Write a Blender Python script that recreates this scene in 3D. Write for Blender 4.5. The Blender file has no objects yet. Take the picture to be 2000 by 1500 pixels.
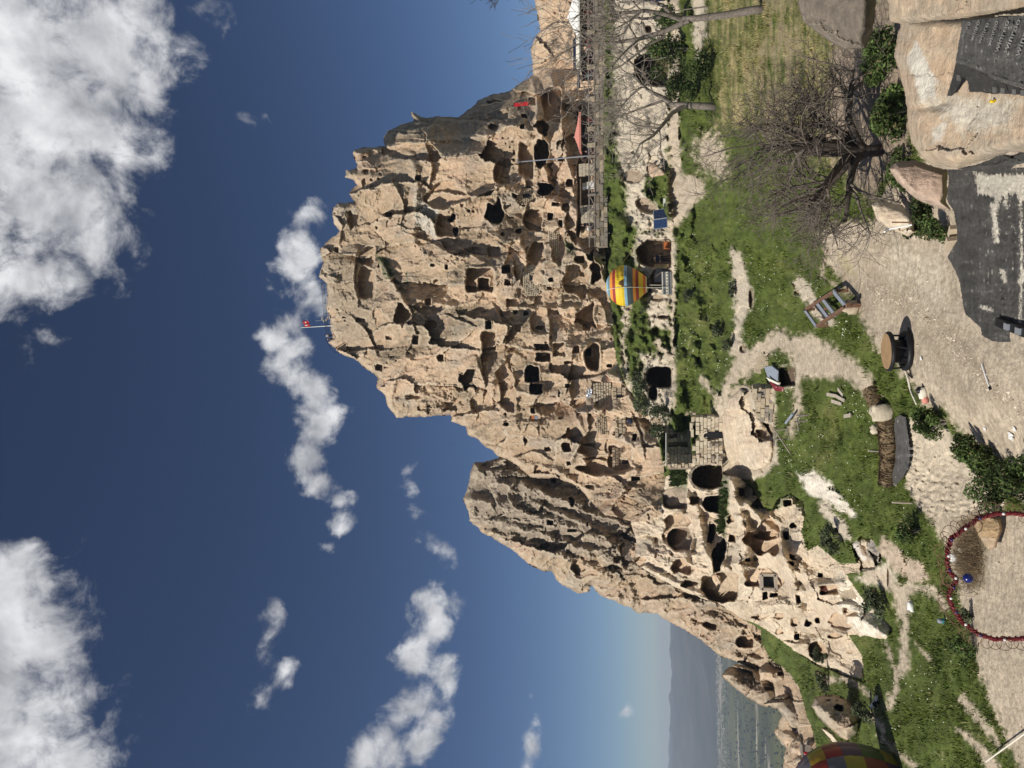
import bpy, math, random
import numpy as np
from mathutils import Vector, Matrix

# ---------------------------------------------------------------- camera, sky, sun
sc = bpy.context.scene
COL = sc.collection
PITCH = math.radians(11.7); ROLL = math.radians(1.5); F = 1455.0
_cp, _sp, _cr, _sr = math.cos(PITCH), math.sin(PITCH), math.cos(ROLL), math.sin(ROLL)
FWD = np.array([0, _cp, _sp]); _up0 = np.array([0, -_sp, _cp]); _rt0 = np.array([1.0, 0, 0])
UP = _cr*_up0 + _sr*_rt0; RT = _cr*_rt0 - _sr*_up0
cam = bpy.data.cameras.new('camera'); cam.sensor_width = 36; cam.lens = 36*F/2000
cam.clip_start = 0.05; cam.clip_end = 30000
camo = bpy.data.objects.new('camera', cam); COL.objects.link(camo); sc.camera = camo
camo.matrix_world = Matrix(((-UP[0], RT[0], -FWD[0], 0), (-UP[1], RT[1], -FWD[1], 0), (-UP[2], RT[2], -FWD[2], 0), (0, 0, 0, 1)))

SUN_EL = math.radians(47); SUN_TRAVEL = math.radians(40)      # horizontal travel direction, from +X towards +Y
sd = np.array([math.cos(SUN_TRAVEL)*math.cos(SUN_EL), math.sin(SUN_TRAVEL)*math.cos(SUN_EL), -math.sin(SUN_EL)])
sun = bpy.data.lights.new('sun', 'SUN'); sun.energy = 4.9; sun.angle = math.radians(0.5); sun.color = (1.0, 0.94, 0.84)
suno = bpy.data.objects.new('sun', sun); COL.objects.link(suno)
suno.rotation_euler = Vector(sd).to_track_quat('-Z', 'Y').to_euler()
vs = sc.view_settings
vs.view_transform = 'Standard'; vs.look = 'None'; vs.gamma = 1; vs.use_curve_mapping = False; vs.exposure = 0.0

def pdir(px, py):
    px = np.asarray(px, float); py = np.asarray(py, float)
    return FWD*F + (750-py)[..., None]*RT + (1000-px)[..., None]*UP
def unp(px, py, D):
    d = pdir(px, py); return d*(np.asarray(D, float)/d[..., 1])[..., None]

world = bpy.data.worlds.new('World'); sc.world = world; world.use_nodes = True
def build_world():
    nt = world.node_tree; N = nt.nodes; L = nt.links; N.clear()
    out = N.new('ShaderNodeOutputWorld')
    sky = N.new('ShaderNodeTexSky'); sky.sky_type = 'NISHITA'; sky.sun_disc = False
    sky.sun_elevation = SUN_EL; sky.sun_rotation = math.atan2(-sd[0], -sd[1]); sky.altitude = 2600; sky.air_density = 1.0; sky.dust_density = 0.05; sky.ozone_density = 3.5
    bg = N.new('ShaderNodeBackground'); bg.inputs['Strength'].default_value = 0.05
    gm = N.new('ShaderNodeGamma'); gm.inputs[1].default_value = 1.34; L.new(sky.outputs[0], gm.inputs[0])
    vm = N.new('ShaderNodeVectorMath'); vm.operation = 'MULTIPLY'; vm.inputs[1].default_value = (.815, .75, .70); L.new(gm.outputs[0], vm.inputs[0]); L.new(vm.outputs[0], bg.inputs[0])
    tc = N.new('ShaderNodeTexCoord'); V = tc.outputs['Generated']
    blobs = [(60,60,210,1),(180,80,200,1),(270,60,110,.9),(100,220,190,1),(210,250,135,1),(60,400,180,1),(160,400,130,1),(90,510,115,.95),(190,490,70,.85),(290,180,75,.8),(0,300,210,1),(-120,150,320,1),(-120,420,200,1),(95,570,60,.6),(300,60,70,.8),
      (30,1130,110,1),(60,1250,130,1),(85,1400,125,1),(0,1400,190,1),(60,1075,60,.8),(125,1470,80,.9),(-80,1250,210,1),(-60,1480,220,1),
      (575,550,55,.95),(580,690,55,.95),(620,825,55,.95),(565,480,56,.95),(590,520,58,1),(550,530,40,.95),(602,570,52,.95),(590,420,45,.7),(550,398,30,.6),(625,600,40,.8),
      (540,655,52,1),(560,720,60,1),(600,770,55,1),(640,800,52,1),(620,850,58,1),(600,905,52,1),(625,940,40,.8),(572,635,40,.7),(600,960,30,.7),
      (665,975,34,.72),(655,1020,30,.68),(642,1075,30,.68),(660,1000,26,.62),(800,950,36,.62),(815,1010,42,.66),(850,1070,40,.62),(872,1100,34,.56),(800,910,26,.44),(830,1040,36,.56),
      (540,1200,40,.6),(528,1245,44,.64),(555,1290,44,.64),(565,1325,34,.58),(500,1365,38,.6),(485,1395,28,.54),
      (825,1165,56,.95),(838,1195,52,.95),(830,1260,54,.95),(835,1350,58,.95),(850,1225,56,1),(812,1290,54,1),(868,1320,52,1),(800,1380,58,1),(850,1400,58,1),(760,1430,54,.95),(720,1465,44,.85),(830,1450,55,.95),(780,1480,60,.9),
      (1035,1440,44,.9),(1045,1400,30,.65),(1220,1400,34,.46),(1040,1350,20,.4),(1250,1470,30,.42),
      (412,45,44,.38),(385,140,40,.36),(480,80,24,.33),(80,640,50,.36),(500,600,40,.36),(500,235,26,.36)]
    rs = np.random.RandomState(5); B = []
    for px, py, r, s in blobs:
        d = pdir(px, py); d = d/np.linalg.norm(d); B.append((d, r/F*1.16, s))
    k = 0
    while k < 26:
        d = rs.normal(size=3); d[2] = abs(d[2])*0.8+.05; d /= np.linalg.norm(d)
        if np.dot(d, FWD) > 0.62: continue
        for j in range(2):
            e = d+rs.normal(size=3)*.09; e /= np.linalg.norm(e); B.append((e, rs.uniform(.07, .2), 1))
        k += 1
    def warp(src, scale, amp, det):
        n = N.new('ShaderNodeTexNoise'); n.inputs['Scale'].default_value = scale; n.inputs['Detail'].default_value = det; n.inputs['Roughness'].default_value = .55; L.new(V, n.inputs['Vector'])
        a = N.new('ShaderNodeVectorMath'); a.operation = 'SUBTRACT'; L.new(n.outputs['Color'], a.inputs[0]); a.inputs[1].default_value = (.5, .5, .5)
        b = N.new('ShaderNodeVectorMath'); b.operation = 'MULTIPLY_ADD'; L.new(a.outputs[0], b.inputs[0]); b.inputs[1].default_value = (amp,)*3; L.new(src, b.inputs[2]); return b.outputs[0]
    VW = warp(V, 11, .085, 6)
    acc = None
    for d, r, s in B:
        vd = N.new('ShaderNodeVectorMath'); vd.operation = 'DISTANCE'; L.new(VW, vd.inputs[0]); vd.inputs[1].default_value = d
        m = N.new('ShaderNodeMath'); m.operation = 'MULTIPLY_ADD'; L.new(vd.outputs['Value'], m.inputs[0]); m.inputs[1].default_value = -s/r; m.inputs[2].default_value = s
        if acc is None: acc = m.outputs[0]
        else:
            x = N.new('ShaderNodeMath'); x.operation = 'SMOOTH_MAX'; x.inputs[2].default_value = .22
            L.new(acc, x.inputs[0]); L.new(m.outputs[0], x.inputs[1]); acc = x.outputs[0]
    def noise(scale, detail, rough, dist=0.0, off=(0, 0, 0)):
        a = N.new('ShaderNodeVectorMath'); a.operation = 'ADD'; L.new(V, a.inputs[0]); a.inputs[1].default_value = off
        n = N.new('ShaderNodeTexNoise'); n.inputs['Scale'].default_value = scale; n.inputs['Detail'].default_value = detail
        n.inputs['Roughness'].default_value = rough; n.inputs['Distortion'].default_value = dist; L.new(a.outputs[0], n.inputs['Vector']); return n.outputs[0]
    def mth(op, a, b, c=None, clamp=False):
        m = N.new('ShaderNodeMath'); m.operation = op; m.use_clamp = clamp
        for i, v in enumerate((a, b, c)):
            if v is None: continue
            if isinstance(v, (int, float)): m.inputs[i].default_value = v
            else: L.new(v, m.inputs[i])
        return m.outputs[0]
    n1 = noise(19, 14, .63, .3); n0 = noise(6.5, 5, .5, .2)
    dens = mth('ADD', acc, mth('MULTIPLY', mth('SUBTRACT', n1, .5), 1.75)); dens = mth('ADD', dens, mth('MULTIPLY', mth('SUBTRACT', n0, .5), .45))
    mr = N.new('ShaderNodeMapRange'); mr.interpolation_type = 'SMOOTHSTEP'; L.new(dens, mr.inputs[0])
    mr.inputs[1].default_value = .30; mr.inputs[2].default_value = .86; mr.inputs[3].default_value = 0; mr.inputs[4].default_value = .97
    # shading of the cloud body: billows lit from the sun side, thick parts grey
    off = tuple(-sd*0.035)
    dif = mth('SUBTRACT', noise(11, 9, .55, .3), noise(11, 9, .55, .3, off))
    lit = mth('MULTIPLY_ADD', dif, 2.6, .55)
    big = noise(4.5, 4, .5)
    lit = mth('ADD', lit, mth('MULTIPLY', mth('SUBTRACT', big, .5), .9))
    lit = mth('ADD', lit, mth('MULTIPLY', mth('SUBTRACT', dens, .8), -.10), clamp=True)
    cr = N.new('ShaderNodeValToRGB'); L.new(lit, cr.inputs[0])
    cr.color_ramp.elements[0].position = .1; cr.color_ramp.elements[0].color = (.36, .37, .40, 1)
    cr.color_ramp.elements[1].position = .95; cr.color_ramp.elements[1].color = (.90, .905, .92, 1)
    bgc = N.new('ShaderNodeBackground'); L.new(cr.outputs[0], bgc.inputs[0]); bgc.inputs['Strength'].default_value = 1.0
    mix = N.new('ShaderNodeMixShader'); L.new(mr.outputs[0], mix.inputs[0]); L.new(bg.outputs[0], mix.inputs[1]); L.new(bgc.outputs[0], mix.inputs[2])
    L.new(mix.outputs[0], out.inputs[0])
build_world()

# ---------------------------------------------------------------- numeric helpers
def hash2(ix, iy, seed):
    h = (ix.astype(np.int64)*374761393 + iy.astype(np.int64)*668265263 + seed*1442695041) & 0xffffffff
    h = ((h ^ (h >> 13))*1274126177) & 0xffffffff
    return ((h ^ (h >> 16)) & 0xffff)/65535.0
def gnoise(x, y, seed=0):
    x0 = np.floor(x); y0 = np.floor(y); fx = x-x0; fy = y-y0
    u = fx*fx*fx*(fx*(fx*6-15)+10); v = fy*fy*fy*(fy*(fy*6-15)+10)
    def g(i, j):
        a = hash2(x0+i, y0+j, seed)*6.2831853
        return np.cos(a)*(fx-i)+np.sin(a)*(fy-j)
    a = g(0, 0); b = g(1, 0); c = g(0, 1); d = g(1, 1)
    return 1.5*((a*(1-u)+b*u)*(1-v)+(c*(1-u)+d*u)*v)
def fbm(x, y, octv=5, gain=.5, seed=0):
    s = 0; a = 1; t = 0
    for i in range(octv):
        s = s+a*gnoise(x, y, seed+i*17); t += a; a *= gain; x = x*2.03+5.2; y = y*2.03+1.3
    return s/t*1.6
def ridged(x, y, octv=4, gain=.5, seed=0):
    s = 0; a = 1; t = 0
    for i in range(octv):
        s = s+a*(1-2*np.abs(gnoise(x, y, seed+i*13))); t += a; a *= gain; x = x*2.1+3.1; y = y*2.1+7.7
    return s/t
def facets(x, y, seed=0, tilt=1.0):
    """faceted blocks: each Voronoi cell is a tilted plane; also gives distance to the cell edge"""
    x0 = np.floor(x); y0 = np.floor(y); d1 = np.full(x.shape, 9.0); d2 = d1.copy(); val = np.zeros(x.shape)
    for i in (-1, 0, 1):
        for j in (-1, 0, 1):
            cx = x0+i; cy = y0+j
            ox = cx+.15+.7*hash2(cx, cy, seed); oy = cy+.15+.7*hash2(cx, cy, seed+1)
            d = np.hypot(x-ox, y-oy)
            a = (hash2(cx, cy, seed+2)-.5)*2*tilt; b = (hash2(cx, cy, seed+3)-.5)*2*tilt; h = hash2(cx, cy, seed+4)-.5
            v = a*(x-ox)+b*(y-oy)+h
            n = d < d1
            d2 = np.where(n, d1, np.minimum(d2, d)); val = np.where(n, v, val); d1 = np.where(n, d, d1)
    return val, d2-d1
def inpoly(x, y, P):
    r = np.zeros(x.shape, bool); n = len(P); j = n-1
    for i in range(n):
        xi, yi = P[i]; xj, yj = P[j]
        if yi != yj:
            r ^= ((yi > y) != (yj > y)) & (x < (xj-xi)*(y-yi)/(yj-yi)+xi)
        j = i
    return r
def dpoly(x, y, P, closed=True):
    d = np.full(x.shape, 1e9); n = len(P)
    for i in range(n if closed else n-1):
        ax, ay = P[i]; bx, by = P[(i+1) % n]; vx = bx-ax; vy = by-ay; L2 = vx*vx+vy*vy+1e-9
        t = np.clip(((x-ax)*vx+(y-ay)*vy)/L2, 0, 1)
        d = np.minimum(d, (x-ax-t*vx)**2+(y-ay-t*vy)**2)
    return np.sqrt(d)
def sdline(x, y, P):
    best = np.full(x.shape, 1e9); sg = np.ones(x.shape); tt = np.zeros(x.shape); n = len(P)
    for i in range(n-1):
        ax, ay = P[i]; bx, by = P[i+1]; vx = bx-ax; vy = by-ay; L2 = vx*vx+vy*vy+1e-9
        t = np.clip(((x-ax)*vx+(y-ay)*vy)/L2, 0, 1); d = (x-ax-t*vx)**2+(y-ay-t*vy)**2; m = d < best
        best = np.where(m, d, best); sg = np.where(m, np.sign(vx*(y-ay)-vy*(x-ax)), sg); tt = np.where(m, (i+t)/(n-1), tt)
    return np.sqrt(best)*sg, tt
def scarp_step(x, y, P, h, L):
    """a projecting shelf on the upper side of the line (line drawn with y growing), fading out upwards and to its ends"""
    m = (x > min(p[0] for p in P)-4*L) & (x < max(p[0] for p in P)+20) & (y > min(p[1] for p in P)-25) & (y < max(p[1] for p in P)+25) if P[0][1] < P[-1][1] else (x > min(p[0] for p in P)-20) & (x < max(p[0] for p in P)+4*L) & (y > min(p[1] for p in P)-25) & (y < max(p[1] for p in P)+25)
    out = np.zeros(x.shape)
    if not m.any(): return out
    sd_, t = sdline(x[m], y[m], P); e = np.clip(np.sin(math.pi*np.clip(t*1.0, 0.001, .999)), 0, 1)**.6
    ends = np.where((t <= 0) | (t >= 1), 0.0, 1.0)
    out[m] = -h*np.exp(-np.maximum(sd_, 0)/L)*sstep(-1.6, .6, sd_)*e*ends
    return out
def sdpoly(x, y, P):
    d = dpoly(x, y, P); return np.where(inpoly(x, y, P), d, -d)
def sstep(a, b, x):
    t = np.clip((x-a)/(b-a), 0, 1); return t*t*(3-2*t)
class TPS:
    """thin plate surface through (px,py,D); works on 1/D so that planes stay planes"""
    def __init__(s, pts, lam=1e-4):
        P = np.array(pts, float); s.c = P[:, :2]/500.0; w = 100.0/P[:, 2]; n = len(P)
        K = s.k(s.c, s.c)+lam*np.eye(n); A = np.zeros((n+3, n+3)); A[:n, :n] = K
        A[:n, n] = 1; A[:n, n+1:] = s.c; A[n:, :n] = A[:n, n:].T
        s.w = np.linalg.solve(A, np.concatenate([w, np.zeros(3)]))
    def k(s, a, b):
        r2 = ((a[:, None, :]-b[None])**2).sum(-1); return r2*np.log(r2+1e-12)*.5
    def __call__(s, x, y):
        sh = np.shape(x); p = np.stack([np.ravel(x), np.ravel(y)], 1)/500.0
        v = s.k(p, s.c)@s.w[:-3]+s.w[-3]+p@s.w[-2:]; return (100.0/np.maximum(v, .02)).reshape(sh)
def bilin(grid, x0, y0, st, x, y):
    gx = np.clip((np.asarray(x, float)-x0)/st, 0, grid.shape[0]-1.001); gy = np.clip((np.asarray(y, float)-y0)/st, 0, grid.shape[1]-1.001)
    i = gx.astype(int); j = gy.astype(int); fx = gx-i; fy = gy-j
    return grid[i, j]*(1-fx)*(1-fy)+grid[i+1, j]*fx*(1-fy)+grid[i, j+1]*(1-fx)*fy+grid[i+1, j+1]*fx*fy
def tps_grid(pts, X, Y, lam=1e-4, cs=14):
    t = TPS(pts, lam); x0 = X.min(); y0 = Y.min()
    gx = np.arange(x0, X.max()+2*cs, cs); gy = np.arange(y0, Y.max()+2*cs, cs)
    G = 1/t(*np.meshgrid(gx, gy, indexing='ij')); return 1/bilin(G, x0, y0, cs, X, Y)

# ---------------------------------------------------------------- materials
def mat(name, color=(.5, .5, .5), rough=.9, var=.25, scale=6.0, bump=.0, bscale=20.0, metal=0.0, attr=False, detail=6, spec=.25, bdist=.03, voro=0.0):
    m = bpy.data.materials.new(name); m.use_nodes = True; nt = m.node_tree; N = nt.nodes; L = nt.links
    b = N['Principled BSDF']; b.inputs['Roughness'].default_value = rough; b.inputs['Metallic'].default_value = metal
    b.inputs['Specular IOR Level'].default_value = spec
    geo = N.new('ShaderNodeNewGeometry'); pos = geo.outputs['Position']
    def noise(s, d=detail):
        n = N.new('ShaderNodeTexNoise'); n.inputs['Scale'].default_value = s; n.inputs['Detail'].default_value = d; n.inputs['Roughness'].default_value = .62
        L.new(pos, n.inputs['Vector']); return n.outputs[0]
    n = noise(scale)
    mr = N.new('ShaderNodeMapRange'); L.new(n, mr.inputs[0]); mr.inputs[1].default_value = .28; mr.inputs[2].default_value = .72
    mr.inputs[3].default_value = 1-var; mr.inputs[4].default_value = 1+var
    mx = N.new('ShaderNodeVectorMath'); mx.operation = 'SCALE'; L.new(mr.outputs[0], mx.inputs['Scale'])
    if attr:
        a = N.new('ShaderNodeAttribute'); a.attribute_name = 'tint'; L.new(a.outputs['Color'], mx.inputs[0])
    else: mx.inputs[0].default_value = color[:3]
    L.new(mx.outputs[0], b.inputs['Base Color'])
    if bump:
        bp = N.new('ShaderNodeBump'); bp.inputs['Strength'].default_value = bump; bp.inputs['Distance'].default_value = bdist
        h = noise(bscale)
        if voro:
            v = N.new('ShaderNodeTexVoronoi'); v.inputs['Scale'].default_value = voro; L.new(pos, v.inputs['Vector'])
            ad = N.new('ShaderNodeMath'); ad.operation = 'MULTIPLY_ADD'; L.new(v.outputs['Distance'], ad.inputs[0]); ad.inputs[1].default_value = .5; L.new(h, ad.inputs[2]); h = ad.outputs[0]
        L.new(h, bp.inputs['Height']); L.new(bp.outputs[0], b.inputs['Normal'])
    return m
M = {}
M['rock'] = mat('tuff rock', attr=True, var=.34, scale=2.2, bump=.75, bscale=1.9, bdist=.22, detail=10)
M['nearrock'] = mat('near rock', attr=True, var=.30, scale=7, bump=.95, bscale=13, bdist=.045, detail=11)
M['ground'] = mat('earth and turf', attr=True, var=.28, scale=5, bump=.8, bscale=9, bdist=.06, detail=10)
M['block'] = mat('cut tuff block', (.44, .36, .26), var=.25, scale=3, bump=.5, bscale=14, bdist=.03)
M['block_grey'] = mat('grey tuff block', (.27, .23, .19), var=.25, scale=3, bump=.5, bscale=14, bdist=.03)
M['block_pale'] = mat('pale tuff block', (.53, .46, .35), var=.18, scale=3, bump=.5, bscale=14, bdist=.03)
M['block_brown'] = mat('brown wall block', (.23, .18, .13), var=.3, scale=3, bump=.5, bscale=14, bdist=.03)
M['mortar'] = mat('mortar', (.26, .21, .16), var=.2, scale=4)
M['wood'] = mat('weathered wood', (.17, .125, .09), var=.3, scale=8)
M['palewood'] = mat('pale wood', (.42, .37, .30), var=.25, scale=8)
M['shade_backdrop'] = mat('dark shade boards', (.045, .03, .024), var=.3, scale=5)  # near-black boards that stand for shade on the terrace
M['plank'] = mat('grey plank', (.26, .22, .19), var=.25, scale=6)
M['bark'] = mat('grey bark', (.20, .17, .145), var=.35, scale=10, bump=.4, bscale=30)
M['darkbark'] = mat('dark bark', (.075, .062, .052), var=.35, scale=14, bump=.4, bscale=40)
M['twig'] = mat('twig', (.26, .225, .19), var=.3, scale=5)
M['twig2'] = mat('brown twig', (.15, .125, .105), var=.3, scale=5)
M['leaf'] = mat('dark leaf', (.055, .085, .024), rough=.6, var=.5, scale=3)
M['leaf2'] = mat('grey green leaf', (.075, .095, .05), rough=.7, var=.4, scale=3)
M['grass'] = mat('grass blade', attr=True, rough=.75, var=.3, scale=1.2)
M['flower'] = mat('white petal', (.66, .68, .55), var=.1)
M['black'] = mat('black plastic and dark openings', (.012, .012, .014), rough=.5, var=.2)  # openings use it too, as painted shade
M['tarp'] = mat('grey tarpaulin', attr=True, rough=.62, var=.22, scale=7, bump=.5, bscale=11, bdist=.02, detail=8)
M['print'] = mat('faded grey print', (.27, .26, .245), rough=.7, var=.35, scale=16)
M['print2'] = mat('faint print', (.17, .165, .155), rough=.7, var=.3, scale=16)
M['white'] = mat('white paint', (.78, .77, .74), var=.06)
M['cream'] = mat('cream cloth', (.70, .66, .56), var=.06)
M['pink'] = mat('salmon cloth', (.60, .24, .19), var=.08, scale=2)
M['red'] = mat('red cloth', (.55, .02, .03), var=.1)
M['darkred'] = mat('dark red wrap', (.17, .022, .028), rough=.5, var=.3, scale=30)
M['blue'] = mat('blue glass', (.008, .014, .12), rough=.25, var=.1, spec=.5)
M['navy'] = mat('navy cloth', (.02, .025, .05), var=.2)
M['teal'] = mat('teal cloth', (.06, .30, .33), var=.1)
M['bluecloth'] = mat('blue cloth', (.04, .08, .30), var=.1)
M['skin'] = mat('skin', (.45, .28, .19), rough=.6, var=.05)
M['hair'] = mat('dark hair', (.02, .015, .012), var=.2)
M['metal'] = mat('grey metal', (.33, .35, .38), rough=.5, var=.12, metal=.4)
M['rust'] = mat('rusted steel', (.17, .095, .06), rough=.85, var=.5, scale=9, detail=9)
M['steel'] = mat('bluish painted steel', (.26, .29, .34), rough=.55, var=.15)
M['cell'] = mat('solar cell', (.012, .02, .05), rough=.2, var=.2, spec=.6)
M['cell2'] = mat('blue solar cell', (.02, .045, .12), rough=.2, var=.2, spec=.6)
M['sand'] = mat('tan board', (.33, .215, .115), var=.18, scale=5, rough=.7)
M['reed'] = mat('brown reed', (.20, .145, .085), var=.5, scale=10, bump=.9, bscale=14, bdist=.05)
M['yellow'] = mat('yellow plastic', (.75, .52, .01), rough=.4, var=.05)
M['orange'] = mat('orange', (.5, .16, .05), var=.1)
M['kilim'] = mat('grey kilim', (.16, .165, .18), var=.15, scale=8)
M['darkfur'] = mat('black fur', (.012, .011, .011), var=.2)
M['whitefur'] = mat('white fur', (.68, .66, .6), var=.1)
M['straw'] = mat('dry straw', (.38, .30, .16), var=.3, scale=4)

# ---------------------------------------------------------------- object helpers
ORG = {}
def tag(o, label=None, cat=None, group=None, kind=None):
    if label: o['label'] = label
    if cat: o['category'] = cat
    if group: o['group'] = group
    if kind: o['kind'] = kind
    return o
def thing(name, label, cat, loc, group=None):
    o = bpy.data.objects.new(name, None); COL.objects.link(o); o.location = [float(c) for c in loc]; o.empty_display_size = .2
    ORG[o] = np.array(loc, float); return tag(o, label, cat, group)
def link_mesh(me, name, m, parent, org):
    o = bpy.data.objects.new(name, me); COL.objects.link(o)
    if m is not None: me.materials.append(m)
    if parent is not None: o.parent = parent; ORG[o] = ORG[parent]
    else: o.location = [float(c) for c in org]; ORG[o] = np.array(org, float)
    return o
def mesh_np(name, V, Fc, m=None, parent=None, col=None, smooth=True):
    """V (n,3) world coordinates, Fc (k,3|4) or a list of such arrays -> one mesh object"""
    V = np.asarray(V, float); Fs = Fc if isinstance(Fc, list) else [Fc]
    org = ORG[parent] if parent is not None else np.array([(V[:, 0].min()+V[:, 0].max())/2, (V[:, 1].min()+V[:, 1].max())/2, V[:, 2].min()])
    me = bpy.data.meshes.new(name); me.vertices.add(len(V)); me.vertices.foreach_set('co', (V-org).astype(np.float32).ravel())
    loops = np.concatenate([np.asarray(f, np.int32).ravel() for f in Fs]); tot = np.concatenate([np.full(len(f), np.asarray(f).shape[1], np.int32) for f in Fs])
    st = np.concatenate([[0], np.cumsum(tot)[:-1]]).astype(np.int32)
    me.loops.add(len(loops)); me.loops.foreach_set('vertex_index', loops)
    me.polygons.add(len(tot)); me.polygons.foreach_set('loop_start', st); me.polygons.foreach_set('loop_total', tot)
    me.polygons.foreach_set('use_smooth', np.full(len(tot), smooth)); me.update(calc_edges=True)
    if col is not None:
        a = me.color_attributes.new('tint', 'FLOAT_COLOR', 'POINT')
        c = np.ones((len(V), 4), np.float32); c[:, :3] = col; a.data.foreach_set('color', c.ravel())
    return link_mesh(me, name, m, parent, org)
class MB:
    def __init__(s): s.v = []; s.f = []; s.n = 0
    def add(s, V, Fc):
        s.v.append(np.asarray(V, float)); s.f += [tuple(int(i)+s.n for i in f) for f in Fc]; s.n += len(V); return s
    def box(s, c, ax, h, taper=1.0):
        """centre, three axis vectors, half sizes"""
        ax = np.asarray(ax, float); c = np.asarray(c, float); P = []
        for k in (-1, 1):
            for a, b in ((-1, -1), (1, -1), (1, 1), (-1, 1)):
                t = taper if k > 0 else 1.0
                P.append(c+ax[0]*h[0]*a*t+ax[1]*h[1]*b*t+ax[2]*h[2]*k)
        return s.add(P, [(3, 2, 1, 0), (4, 5, 6, 7), (0, 1, 5, 4), (1, 2, 6, 5), (2, 3, 7, 6), (3, 0, 4, 7)])
    def tube(s, pts, r, n=6, cap=True):
        pts = np.asarray(pts, float); k = len(pts); r = np.broadcast_to(np.asarray(r, float), (k,)); V = []
        t0 = pts[1]-pts[0]; ref = np.array([0, 0, 1.0]) if abs(t0[2]) < .8*np.linalg.norm(t0) else np.array([1.0, 0, 0])
        for i in range(k):
            t = pts[min(i+1, k-1)]-pts[max(i-1, 0)]; t = t/(np.linalg.norm(t)+1e-9)
            u = np.cross(t, ref); u /= np.linalg.norm(u)+1e-9; w = np.cross(u, t)
            for j in range(n):
                a = 2*math.pi*j/n; V.append(pts[i]+r[i]*(math.cos(a)*u+math.sin(a)*w))
        Fc = [(i*n+j, i*n+(j+1) % n, (i+1)*n+(j+1) % n, (i+1)*n+j) for i in range(k-1) for j in range(n)]
        if cap: Fc += [tuple(range(n-1, -1, -1)), tuple((k-1)*n+j for j in range(n))]
        return s.add(V, Fc)
    def lathe(s, c, prof, n=24, ax=None, sx=1.0):
        """prof: (radius, height) list about the vertical through c"""
        c = np.asarray(c, float); V = []; k = len(prof)
        for r, z in prof:
            for j in range(n):
                a = 2*math.pi*j/n; V.append(c+np.array([r*math.cos(a), r*math.sin(a)*sx, z]))
        return s.add(V, [(i*n+j, i*n+(j+1) % n, (i+1)*n+(j+1) % n, (i+1)*n+j) for i in range(k-1) for j in range(n)])
    def build(s, name, m, parent=None, smooth=False):
        V = np.concatenate(s.v); org = ORG[parent] if parent is not None else np.array([(V[:, 0].min()+V[:, 0].max())/2, (V[:, 1].min()+V[:, 1].max())/2, V[:, 2].min()])
        me = bpy.data.meshes.new(name); me.from_pydata((V-org).tolist(), [], s.f); me.update()
        if smooth: me.polygons.foreach_set('use_smooth', np.full(len(me.polygons), True))
        return link_mesh(me, name, m, parent, org)
AX = np.eye(3); ZU = np.array([0, 0, 1.0])
def nrm(v): v = np.asarray(v, float); return v/(np.linalg.norm(v)+1e-12)

# ---------------------------------------------------------------- relief builder for rocks and terrain
FRESH = np.array([.50, .364, .245]); WEATH = np.array([.275, .21, .138]); DARK = np.array([.13, .10, .07]); PALE = np.array([.66, .565, .43]); BROWN = np.array([.33, .21, .12])
def cave_q(x, y, cx, cy, hx, hy, shape, rot=0.0):
    dx = x-cx; dy = y-cy
    if rot: c, s_ = math.cos(rot), math.sin(rot); dx, dy = dx*c+dy*s_, -dx*s_+dy*c
    u = np.abs(dx)/hx; v = np.abs(dy)/hy
    if shape == 'e': return (u**2.3+v**2.3)**(1/2.3)
    if shape == 'r': return (u**7+v**7)**(1/7)
    if shape == 'a':                                              # arch: round on top (small px), straight below
        return np.where(dx < 0, (u**2.2+v**2.2)**(1/2.2), (u**9+v**9)**(1/9))
    if shape == 't': return np.maximum(u, v/np.clip(.35+.65*(1+dx/hx)/2, .2, 1))   # narrow on top
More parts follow.
